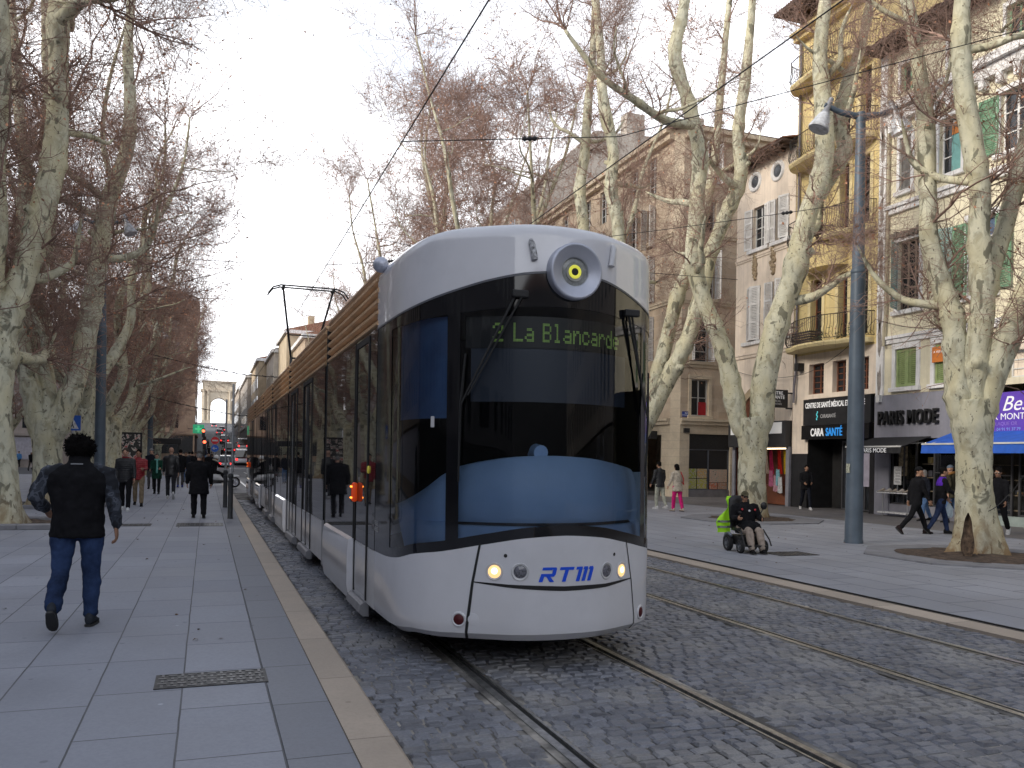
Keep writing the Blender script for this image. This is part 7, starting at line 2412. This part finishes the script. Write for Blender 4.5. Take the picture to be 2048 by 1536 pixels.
# ------------------------------------------------------------------ lamps, posts, signs, wires
post_m = pm('post_blue_grey', (.085, .115, .15), .5, .15, var=.15, scale=2, streak=.2, grime=.25)
galv = pm('galvanised', (.36, .37, .39), .45, .5, var=.15)
lampgl = pm('lamp_shade_glass', (.55, .57, .60), .25, var=.25, scale=9, spec=.6)
def street_lamp(loc, label, h=9.5, r0=.19, r1=.10, arm_dir=(1, -.3)):
    t = thing('street_lamp', label, 'street lamp', loc, group='tall blue grey street lamps')
    MB().lathe([(r0 + .015, 0), (r0 + .012, .05), (r0, .08), (r0 * .93, 2.4), (r0 * .80, 5.9), (r0 * .78, 6.0), (r0 * .70, 6.02), (r1, h)], 28).build('post', post_m, t, smooth=True)
    MB().lathe([(r0 * .80, 5.95), (r0 * .84, 5.97), (r0 * .84, 6.03), (r0 * .78, 6.05)], 24).build('collar', post_m, t, smooth=True)
    a = Vector((arm_dir[0], arm_dir[1], 0)).normalized()
    MB().lathe([(r1, h - .01), (r1 * 1.15, h + .08), (r1 * .9, h + .22), (.0, h + .24)], 20).tube([Vector((0, 0, h + .12)), a * .45 + Vector((0, 0, h + .2)), a * .82 + Vector((0, 0, h + .36))], [.075, .06, .05], 10).tube([Vector((0, 0, h + .12)), -a * .45 + Vector((0, 0, h + .2)), -a * .82 + Vector((0, 0, h + .36))], [.075, .06, .05], 10).build('arm', post_m, t, smooth=True)
    for sg in (-1, 1):
        c_ = a * sg * .66 + Vector((0, 0, h + .52))
        ax = (a * sg * .42 + Vector((0, 0, -1))).normalized()
        l_ = MB().lathe([(.03, 0), (.055, .02), (.07, .30), (.10, .38)], 18, c_, ax).build('lamp_head', galv, t, smooth=True)
        MB().lathe([(.10, .38), (.14, .46), (.20, .64), (.235, .74), (.22, .77), (.0, .78)], 24, c_, ax).build('lamp_shade', lampgl, l_, smooth=True)
    return t
sl = street_lamp((13.49, 15.13, .012), 'tall blue grey street lamp with two cone heads on the right pavement', 9.3)
MB().box(-.195, -.185, -.06, .05, 1.55, 1.75).build('sticker', pm('sticker_torn', (.45, .46, .36), .8, var=.6, scale=30), sl)
street_lamp((-3.55, 33.1, .13), 'blue grey street lamp standing among the left hand trees')
street_lamp((-3.6, 62., .13), 'second street lamp of the left row, farther up the pavement')
street_lamp((-6.2, 20.0, .13), 'street lamp at the left edge whose cone head shows behind branches', 9.3, arm_dir=(1, .3))
# short bollards with white poles behind the elderly man
def bollard(loc, label, pole=None):
    t = thing('bollard', label, 'bollard', loc, group='dark bollards on the kerb')
    MB().lathe([(.068, 0), (.068, .02), (.062, .03), (.060, .93), (.064, .95), (.045, .97), (.045, 1.0), (.066, 1.03), (.070, 1.07), (.055, 1.12), (.0, 1.135)], 20).build('shaft', pm('bollard_grey', (.045, .048, .052), .55, .3, var=.2), t, smooth=True)
bollard((.57, 22.3, .13), 'dark round topped bollard nearest the kerb, right of the elderly man')
bollard((.54, 27.0, .13), 'second dark bollard, just behind the nearest one')
def pole(loc, h, r, label, signs=()):
    t = thing('sign_pole', label, 'pole', loc)
    MB().tube([(0, 0, 0), (0, 0, h)], r, 12).build('pole', galv, t, smooth=True)
    return t
pole((.57 + .05, 22.9, .13), 3.4, .03, 'thin galvanised pole standing behind the nearest bollard')
pole((.55, 27.8, .13), 3.3, .03, 'thinner galvanised pole behind the second bollard')
# crossing sign on the left
p = atz(147, 960, .13)
cs = pole((-4.2, 31.4, .13), 3.0, .03, 'pole with small blue crossing sign beside the pale tree')
MB().box(-.25, .25, -.045, -.03, 2.3, 2.8).build('sign_plate', pm('sign_blue', (.02, .10, .45), .4), cs)
mb = MB().add([(-.19, -.05, 2.36), (.19, -.05, 2.36), (0, -.05, 2.74)], [(0, 1, 2)]); mb.build('sign_triangle', wht_c, cs)
mb = MB().tube([(0, -.055, 2.60), (.0, -.055, 2.5), (.05, -.055, 2.39)], .014, 5).tube([(0, -.055, 2.5), (-.05, -.055, 2.39)], .012, 5).ball((0, -.055, 2.64), .02, 8, 6); mb.build('walker_symbol', black_m, cs)
# no parking sign on the right
p = atz(1396, 990, .016)
ns = pole((p.x, p.y, .016), 2.95, .028, 'round no parking sign on a grey pole in front of the corner shop')
nd = Vector((-.55, -.83, 0))
o_ = MB().lathe([(0, .03), (.225, .03), (.225, .02), (0, .02)], 30, (0, 0, 2.62), nd).build('sign_disc', pm('sign_blue_violet', (.05, .03, .32), .4), ns)
MB().lathe([(.185, .033), (.228, .033), (.228, .031)], 30, (0, 0, 2.62), nd).build('sign_rim', pm('sign_red', (.5, .03, .08), .4), o_)
sdv = Vector((nd.y, -nd.x, 0))
mb = MB(); a_ = sdv * -.13 + Vector((0, 0, 2.75)); b_ = sdv * .13 + Vector((0, 0, 2.49)); w_ = Vector((0, 0, .045)); mb.quad(a_ + nd * .036 - w_, a_ + nd * .036 + w_, b_ + nd * .036 + w_, b_ + nd * .036 - w_); mb.build('sign_bar', MATS['sign_red'], o_)
mb = MB(); c_ = Vector((0, 0, 2.1)); mb.quad(*[c_ + sdv * x_ + nd * .035 + Vector((0, 0, z_)) for x_, z_ in ((-.17, -.2), (.17, -.2), (.17, .2), (-.17, .2))]); mb.build('small_plate', pm('plate_pale', (.55, .55, .53), .5, var=.3, scale=30), ns)
# stickered pole before the corner
p = atz(1344, 992, .016)
sp2 = pole((p.x, p.y, .016), 8.2, .055, 'slim grey pole covered in stickers in front of the stone corner')
MB().lathe([(.06, 1.2), (.062, 1.6), (.06, 2.6)], 12).build('stickers', pm('sticker_mess', (.3, .3, .3), .8, var=1.2, scale=18), sp2)
MB().box(-.16, .12, -.2, -.06, 2.9, 3.3).box(-.16, .12, -.2, -.06, 3.35, 3.5).build('control_box', pm('box_grey', (.42, .41, .38), .6), sp2)
for px, lb in (((1420, 992), 'low dark post in front of the food posters'),):
    p = atz(*px, .016)
    t = thing('low_post', lb, 'bollard', (p.x, p.y, .016)); MB().lathe([(.05, 0), (.05, 1.2), (.055, 1.22), (0, 1.26)], 12).build('shaft', black_m, t, smooth=True)
p = atz(1408, 988, .016)
bg_ = thing('rubbish_bag', 'small blue and white plastic bag left at the foot of the shop window', 'bag', (p.x, p.y, .016))
mb = MB().ball((0, 0, .13), (.24, .18, .15)); link('bag_body', fuse(mb, 'bag', .02, 2, .12), pm('bag_blue', (.04, .13, .5), .4), bg_)
mb = MB().ball((.1, -.02, .25), (.12, .1, .08)); link('bag_knot', fuse(mb, 'bag', .02, 2, .08), wht_c, bg_)
# far signs and lights in the junction
j_ = atd(429, 940, 92)
fs = thing('road_sign', 'red no entry disc above a round blue arrow sign far down the street', 'sign', (j_.x, j_.y, 0))
MB().tube([(0, 0, 0), (0, 0, 3.6)], .04, 8).build('pole', galv, fs)
o_ = MB().lathe([(0, 0), (.40, 0), (.40, -.02)], 24, (0, -.05, 3.2), (0, -1, 0)).build('no_entry_disc', pm('red_enamel', (.6, .02, .03), .4), fs)
MB().box(-.28, .28, -.07, -.055, 3.12, 3.28).build('white_bar', wht_c, o_)
o_ = MB().lathe([(0, 0), (.38, 0), (.38, -.02)], 24, (0, -.05, 2.35), (0, -1, 0)).build('blue_disc', pm('blue_enamel', (.02, .12, .55), .4), fs)
MB().tube([(.2, -.07, 2.35), (-.2, -.07, 2.35)], .04, 5).tube([(-.05, -.07, 2.5), (-.22, -.07, 2.35), (-.05, -.07, 2.2)], .04, 5).build('arrow', wht_c, o_)
for i, (px, py, d_, lb) in enumerate(((407, 862, 98, 'traffic signal showing red beside the green pharmacy cross'), (409, 884, 90, 'lower traffic signal showing orange light'))):
    q = atd(px, py, d_)
    t = thing('traffic_light', lb, 'traffic light', (q.x, q.y, 0))
    MB().tube([(0, 0, 0), (0, 0, q.z + .3)], .05, 8).build('pole', black_m, t)
    b_ = MB().bbox(-.17, .17, -.15, .15, q.z - .75, q.z + .3, .03).build('signal_head', black_m, t)
    MB().ball((0, -.15, q.z), (.16, .05, .16)).build('lit_lens', emit('signal_red', (1., .12, .05), 4.), b_, smooth='all')
q = atd(397, 858, 100)
t = thing('pharmacy_sign', 'green pharmacy sign hanging on the left far corner', 'sign', (q.x, q.y, 0))
MB().tube([(-1.2, .1, q.z), (.2, .1, q.z)], .04, 6).build('bracket', black_m, t)
MB().box(-.62, .62, -.1, .1, q.z - .52, q.z + .52).build('sign_box', emit('pharmacy_green', (.03, .38, .18), .35), t)
MB().box(-.12, .12, -.13, -.105, q.z - .4, q.z + .4).box(-.4, .4, -.13, -.105, q.z - .12, q.z + .12).build('cross', emit('pharmacy_cross', (.1, .6, .3), .4), t)
# kiosk roof / bus stop on the left
q = atd(332, 893, 60)
t = thing('bus_shelter', 'dark roofed bus shelter between the far left trees', 'bus shelter', (q.x, q.y, .13))
MB().bbox(-1., 1.0, -.5, .5, 2.25, 2.65, .05).build('roof', black_m, t)
MB().box(-.9, -.82, -.4, -.32, 0, 2.25).box(.82, .9, -.4, -.32, 0, 2.25).build('post', black_m, t)
MB().box(-.8, .8, .38, .42, .3, 2.2).build('glass_back', MATS['shop_glass'], t)
q = atd(270, 908, 46)
t = thing('advert_panel', 'poster case with a black and white picture behind the man in red', 'poster case', (q.x - .3, q.y, .13))
MB().bbox(-.65, .65, -.1, .1, .6, 2.7, .03).build('case', black_m, t)
m, nt_, bs = nodes('poster_art')
L(nt_, ramp(nt_, noise(nt_, coords(nt_), 4.2, 3, .5, 1.2), [(.42, (.03, .03, .03)), (.5, (.6, .55, .5)), (.6, (.5, .1, .1))], 'CONSTANT'), bs.inputs['Base Color'])
MB().box(-.55, .55, -.112, -.101, .75, 2.6).build('poster', m, t)
# ---- overhead wires
wire = pm('wire_black', (.012, .012, .013), .6)
def cable(name, label, pts, r, sag=0., insul=()):
    P = [Vector(p) for p in pts]
    out = []
    for a, b in zip(P, P[1:]):
        for k in range(12):
            q = a.lerp(b, k / 12); q.z -= sag * 4 * (k / 12) * (1 - k / 12); out.append(q)
    out.append(P[-1])
    mb = MB().tube([p - P[0] for p in out], r, 5)
    t = tag(mb.build(name, wire, loc=P[0]), label, 'overhead wire')
    for f_ in insul:
        q = out[int(f_ * (len(out) - 1))] - P[0]
        MB().lathe([(.02, -.12), (.045, -.08), (.02, -.04), (.045, 0), (.02, .04), (.045, .08), (.02, .12)], 10, q, (out[1] - out[0])).build('insulator', wire, t, smooth='all')
    return t
CW = 6.55
cable('contact_wire', 'overhead contact wire running above the tram and up the street', [(XC - .1, -6, CW), (XC + .1, 40, CW), (XC - .1, 100, CW)], .010)
cable('contact_wire', 'second contact wire above the empty right hand track', [(6.1, -6, CW), (6.2, 40, CW), (6.0, 100, CW)], .009)
pole_top = Vector((13.49, 15.13, 7.55))
cable('span_wire', 'span wire from the right street lamp level across both tracks', [pole_top, (6.1, 20.5, 6.9), (XC, 23, 6.8), (-3.55, 30.5, 8.2)], .008, .05, (.06, .5))
cable('span_wire', 'slanting span wire climbing from the tram roof to the upper right', [(XC, 13.0, 6.62), (6.1, 12.2, 6.9), (22.3, 9.0, 12.4)], .008, .0, (.3,))
cable('span_wire', 'lower span wire between the right hand trees and the tram roof', [(XC, 18.6, 6.6), (6.15, 20.1, 6.65), (14.8, 21.6, 7.2)], .008, .0, (.3,))
cable('span_wire', 'high thin wire crossing the open sky on the left of the tram', [(-4, 52, 13.2), (XC, 48, 11.), (13.5, 44, 9.6)], .008, .0)
cable('decoration_cable', 'knotted cable sagging across the far street above the tram', [(-4.3, 52, 7.6), (2.0, 52, 6.4), (8.5, 52, 6.5), (14, 52, 8)], .022, .1, [k / 40 for k in range(1, 40, 1)])
cable('decoration_cable', 'lower knotted cable sagging across the street near the gate', [(-4.5, 61, 5.7), (2.0, 61, 4.4), (8.5, 61, 4.7), (14, 61, 6)], .022, .1, [k / 40 for k in range(1, 40, 1)])
cable('span_wire', 'thin wire looping over the clinic sign along the right fronts', [(22.1, 32.5, 5.9), (22.1, 27.6, 5.3), (22.1, 23.9, 6.9), (22.1, 20, 6.2)], .010, .25)
cable('trunk_cable', 'loose cable tied around the foot of the stout tree and rising right', [(14.0, 12.15, .9), (14.3, 12.0, 1.2), (14.75, 12.1, 1.5), (15.3, 12.0, 2.2), (16.6, 11.6, 6.2)], .008, .04)

# ------------------------------------------------------------------ vehicles
chrome = pm('chrome', (.5, .5, .52), .2, .9)
tail_on = emit('tail_lamp', (1., .04, .04), 2.2)
car_gl = glass_dark('car_glass', (.015, .018, .02), .03)
def make_car(kind):
    """three lofted kinds of car: saloon, van, suv"""
    L_, W_, H_ = {'hatch': (4.1, 1.74, 1.46), 'suv': (4.4, 1.82, 1.66), 'van': (4.9, 1.9, 1.95)}[kind]
    t = thing('parked_car', 'x', 'car', (0, 0, 0), 0, 'cars on the climbing street')
    bl = H_ * .56
    st = [(-.5, .45, .62), (-.49, .86, .75), (-.3, .97, .98), (0, 1, 1.0), (.3, 1., .98), (.44, .94, .90), (.495, .80, .72), (.5, .5, .6)]
    rows = []
    for y, w_, h_ in st:
        a, z1, z0 = W_ / 2 * w_, bl * h_, .22
        rows.append([(-a * .92, y * L_, z0), (-a, y * L_, z0 + .12), (-a, y * L_, z1 * .72), (-a * .93, y * L_, z1 - .03), (-a * .7, y * L_, z1), (a * .7, y * L_, z1), (a * .93, y * L_, z1 - .03), (a, y * L_, z1 * .72), (a, y * L_, z0 + .12), (a * .92, y * L_, z0)])
    mb = MB().grid(rows, closed=True)
    mb.f.append(tuple(range(10))); mb.f.append(tuple(range(len(mb.v) - 10, len(mb.v))))
    body = mb.build('body', white_d, t, smooth='all')
    rk, fr_ = {'hatch': (-.44, .22), 'suv': (-.48, .22), 'van': (-.49, .36)}[kind]
    rt, ft = {'hatch': (-.34, .08), 'suv': (-.43, .08), 'van': (-.47, .24)}[kind]
    w0, w1 = W_ / 2 * .90, W_ / 2 * .72
    z0, z1 = bl - .04, H_
    B_ = [(-w0, rk * L_, z0), (w0, rk * L_, z0), (w0, fr_ * L_, z0), (-w0, fr_ * L_, z0)]
    T_ = [(-w1, rt * L_, z1 - .05), (w1, rt * L_, z1 - .05), (w1, ft * L_, z1 - .05), (-w1, ft * L_, z1 - .05)]
    MB().add(B_ + T_, [(0, 1, 5, 4), (1, 2, 6, 5), (2, 3, 7, 6), (3, 0, 4, 7)]).build('windows', car_gl, t)
    mb = MB()
    mb.add(T_ + [(x * .93, y * .96, z1) for x, y, z_ in T_], [(0, 1, 5, 4), (1, 2, 6, 5), (2, 3, 7, 6), (3, 0, 4, 7), (4, 5, 6, 7)])
    for i in range(4): mb.tube([B_[i], T_[i]], .035, 6)
    for sx_ in (-1, 1): mb.tube([(w0 * sx_, 0, z0), (w1 * sx_, -.05 * L_, z1 - .05)], .03, 6)
    mb.build('roof', white_d, t)
    for sx_ in (-1, 1):
        for y_ in (-.31, .31): cwheel(t, W_ / 2 * .86 * sx_, y_ * L_, .31, .2)
        MB().bbox(W_ * .36 * sx_ - .13, W_ * .36 * sx_ + .13, -.505 * L_, -.47 * L_, bl * .58, bl * .82, .02).build('tail_lamp', tail_on, t)
        MB().bbox(W_ * .36 * sx_ - .15, W_ * .36 * sx_ + .15, .46 * L_, .495 * L_, bl * .5, bl * .68, .02).build('headlight', lens_off, t)
        MB().bbox(W_ / 2 * sx_ * 1.0, W_ / 2 * sx_ * 1.13, .16 * L_, .19 * L_, bl - .02, bl + .13, .02).build('door_mirror', black_m, t)
    MB().box(-.26, .26, -.512 * L_, -.49 * L_, .42, .53).build('number_plate', wht_c, t)
    MB().box(-W_ * .42, W_ * .42, -.508 * L_, -.48 * L_, .2, .36).build('bumper', black_m, t)
    return t
paints = {'black': pm('car_black', (.012, .012, .014), .2, coat=.6, var=.05), 'white': pm('car_white', (.6, .6, .61), .25, coat=.5, var=.05), 'silver': pm('car_silver', (.36, .37, .39), .25, .4, coat=.5, var=.05), 'red': pm('car_red', (.35, .02, .02), .25, coat=.5, var=.05)}
kinds = {k_: [make_car(k_), False] for k_ in ('hatch', 'suv', 'van')}
def put_car(kind, x, y, paint, label, flip=False):
    o, used_ = kinds[kind]
    if used_: o = copy_tree(o)
    kinds[kind][1] = True
    o.location = (x, y, ground(y)); o.rotation_euler = (math.atan(.0545) * (1 if not flip else -1) if y > 105 else 0, 0, PI if flip else 0)
    o['label'] = label
    for ch in o.children:
        if ch.name.split('.')[0] in ('body', 'roof'):
            ch.material_slots[0].link = 'OBJECT'; ch.material_slots[0].material = paints[paint]
put_car('suv', 3.3, 140, 'black', 'black estate car climbing the street, nearest of the queue')
put_car('suv', 3.2, 176, 'black', 'dark car with red rear lights halfway up the hill')
put_car('hatch', 2.9, 228, 'white', 'white car with red rear lights near the top of the hill')
put_car('hatch', 3.9, 255, 'red', 'red car at the top of the hill just below the gate')
put_car('hatch', 2.1, 300, 'silver', 'tiny pale car under the arch of the gate')
put_car('hatch', 2.1, 108, 'silver', 'silver car crossing at the foot of the hill')
put_car('van', 4.2, 114, 'white', 'white van at the foot of the hill behind the thin poles')
put_car('van', 5.7, 152, 'white', 'white van parked along the right side of the hill')
put_car('hatch', -3.0, 94, 'white', 'white car waiting on the left of the junction', True)
# small walkers on the climb
src = [o for o in col.objects if o.parent is None and o.get('category') == 'person' and o.get('label', '').startswith(('far walker', 'dark dressed', 'person in pale jeans', 'small dark figure'))]
for i, (x, y) in enumerate(((-.3, 118), (.3, 126), (-.2, 135), (.2, 148), (-.6, 160), (5.0, 122), (1.9, 121), (.5, 112), (-1.0, 110), (-.4, 172))):
    o = copy_tree(src[i % len(src)])
    o.location = (x, y, ground(y)); o.rotation_euler = (0, 0, rad(40 * i))
    o['label'] = 'tiny dark walker on the pavement of the climbing street'; o['group'] = 'tiny walkers on the climbing street'
# distant tram at the junction
t2 = thing('tram', 'second tram with brown roof edge, distant and mostly hidden by the near tram', 'tram', (6.15, 92, 0))
mb = MB(); mb.prism([(-1.2, 0), (-1.1, -.6), (-.7, -1.2), (0, -1.45), (.7, -1.2), (1.1, -.6), (1.2, 0), (1.2, 22), (-1.2, 22)], lambda u, v_, d__: (u, v_, d__), .3, .95); mb.build('skirt_panel', white_p, t2)
mb = MB(); mb.prism([(-1.19, 0), (-1.09, -.58), (-.69, -1.15), (0, -1.4), (.69, -1.15), (1.09, -.58), (1.19, 0), (1.19, 22), (-1.19, 22)], lambda u, v_, d__: (u, v_, d__), .951, 2.7); mb.build('windows', side_gl, t2)
mb = MB(); mb.prism([(-1.2, 0), (-1.1, -.6), (-.7, -1.2), (0, -1.42), (.7, -1.2), (1.1, -.6), (1.2, 0), (1.2, 22), (-1.2, 22)], lambda u, v_, d__: (u, v_, d__), 2.701, 3.5); mb.build('roof_louvre', pm('roof_tan', (.34, .25, .17), .6), t2)
# scooters
sc_white = pm('scooter_white', (.62, .63, .65), .25, coat=.4, var=.05)
def make_scooter(label, loc, rz, bodym=None, group=None):
    bodym = bodym or sc_white
    t = thing('scooter', label, 'scooter', loc, rz, group)
    cwheel(t, 0, .66, .27, .11, 'wheel', alu); cwheel(t, 0, -.62, .27, .13, 'wheel', alu)
    mb = MB().rings([((0, .30, .42), (.20, 0, 0), (0, .06, 0)), ((0, .40, .62), (.22, 0, 0), (0, .09, 0)), ((0, .46, .85), (.17, 0, 0), (0, .10, 0)), ((0, .40, 1.02), (.08, 0, 0), (0, .06, 0))], 14)
    mb.rings([((0, .62, .55), (.09, 0, 0), (0, .30, 0)), ((0, .64, .60), (.08, 0, 0), (0, .26, 0)), ((0, .64, .64), (.04, 0, 0), (0, .15, 0))], 14)
    mb.rings([((0, -.95, .62), (.06, 0, 0), (0, 0, .05)), ((0, -.8, .6), (.15, 0, 0), (0, 0, .13)), ((0, -.45, .55), (.19, 0, 0), (0, 0, .2)), ((0, -.1, .5), (.18, 0, 0), (0, 0, .18)), ((0, .1, .38), (.18, 0, 0), (0, 0, .1))], 14)
    link('fairing', fuse(mb, 'fairing', .02, 3), bodym, t)
    MB().bbox(-.19, .19, -.2, .42, .26, .36, .03).build('floor_board', black_m, t)
    MB().bbox(-.09, .09, -.5, .1, .2, .45, .04).build('engine', iron, t)
    mb = MB().rings([((0, -.85, .76), (.12, 0, 0), (0, 0, .04)), ((0, -.6, .78), (.16, 0, 0), (0, 0, .06)), ((0, -.2, .74), (.15, 0, 0), (0, 0, .06)), ((0, .0, .72), (.08, 0, 0), (0, 0, .04))], 12)
    mb.build('seat', black_m, t, smooth='all')
    MB().tube([(0, .62, .3), (0, .40, 1.0)], .03).tube([(-.34, .28, 1.06), (-.12, .38, 1.04), (.12, .38, 1.04), (.34, .28, 1.06)], .018).build('handlebar', black_m, t)
    MB().rings([((0, .52, .86), (.12, 0, 0), (0, .03, 0)), ((0, .53, .93), (.10, 0, 0), (0, .03, 0))], 12).build('headlight', lens_off, t, smooth='all')
    mb = MB(); mb.grid([[(.2 * math.sin(a) * (1 - .2 * z_), .40 + .06 * math.cos(a) - .12 * z_, 1.05 + .45 * z_) for a in [-1.2 + .4 * k for k in range(7)]] for z_ in (0, .5, 1)]); mb.build('windshield', glass_clear('perspex', (.8, .82, .85)), t, smooth='all')
    MB().bbox(-.07, .07, -.98, -.92, .6, .7, .02).build('tail_lamp', red_lens, t)
    for sx_ in (-1, 1): MB().ball((.36 * sx_, .30, 1.2), (.06, .02, .04)).tube([(.3 * sx_, .29, 1.07), (.36 * sx_, .3, 1.18)], .008, 5).build('mirror', black_m, t)
    return t
p = atz(446, 972, .13)
sc = make_scooter('white scooter turning out of the kerb under a rider with a white helmet', (p.x - .1, p.y, .06), rad(-82))
q = Vector((p.x - .1, p.y, .06)) + Vector((-.25, 0, 0))
person((q.x - .1, q.y - .04, .06), 1.72, -82, 'scooter rider in black jacket with pale fur collar and white helmet', black_c, black_c, skin_m, 'bald', None, white_sh, True, sit=.82, legpose=((75, 5), (75, 5)), arms=((45, 75, 10), (45, 75, 10)), hood=cloth('fur_pale', (.5, .45, .36), .8), cap=('helmet', pm('helmet_white', (.6, .6, .6), .2, coat=.5)), lean=8)
cl_ = thing('x', None, None) if False else None
make_scooter('white scooter parked between the two near left trees', (-6.4, 26.6, 0), rad(-60), group='scooters parked behind the left trees')
make_scooter('maroon scooter parked behind the white one', (-7.4, 28.8, 0), rad(-75), pm('scooter_maroon', (.10, .03, .04), .3, coat=.4), group='scooters parked behind the left trees')
make_scooter('dark scooter with grey seat parked at the left', (-8.6, 30.6, 0), rad(-70), pm('scooter_black', (.02, .02, .022), .3, coat=.4), group='scooters parked behind the left trees')
make_scooter('black scooter parked close to the tree at the left edge', (-6.2, 24.2, 0), rad(-65), MATS['scooter_black'], group='scooters parked behind the left trees')
# shoe display before the grey shop
t = thing('shoe_shelf', 'white display shelf with pale shoes in front of the grey shop window', 'shelf', (FX - .35, 22.75, 0))
MB().box(-.18, .18, -.75, .6, .80, .84).build('shelf_board', wht_c, t); MB().box(-.15, .15, -.7, .6, .12, .17).build('lower_board', wht_c, t)
MB().tube([(0, -.6, 0), (0, -.6, .8)], .02).tube([(0, .5, 0), (0, .5, .8)], .02).tube([(0, -.15, .84), (0, -.15, 1.1)], .012).build('leg', galv, t)
for k in range(5):
    o_ = shoe(None, Vector((FX - .35, 23.25 - k * .28, .925)), Vector((-1, .3, 0)), cloth('display_shoe%d' % (k % 2), ((.4, .34, .28), (.55, .5, .45))[k % 2]), 1.)
    tag(o_, ['leftmost pale shoe on the display shelf', 'second shoe from the left on the display shelf', 'middle shoe on the display shelf', 'fourth shoe on the display shelf', 'rightmost shoe on the display shelf'][k], 'shoe', 'shoes on the display shelf')
pp = thing('price_placard', 'white paper placard standing above the shoe shelf', 'placard', (FX - .35, 22.6, 1.1))
MB().box(-.01, .01, -.16, .16, .0, .62).build('paper', wht_c, pp)
for k in range(5): MB().box(-.014, -.011, -.12, .11 - .03 * (k % 3), .08 + .1 * k, .105 + .1 * k).build('printed_line', pm('print_grey', (.25, .25, .28), .7), pp)
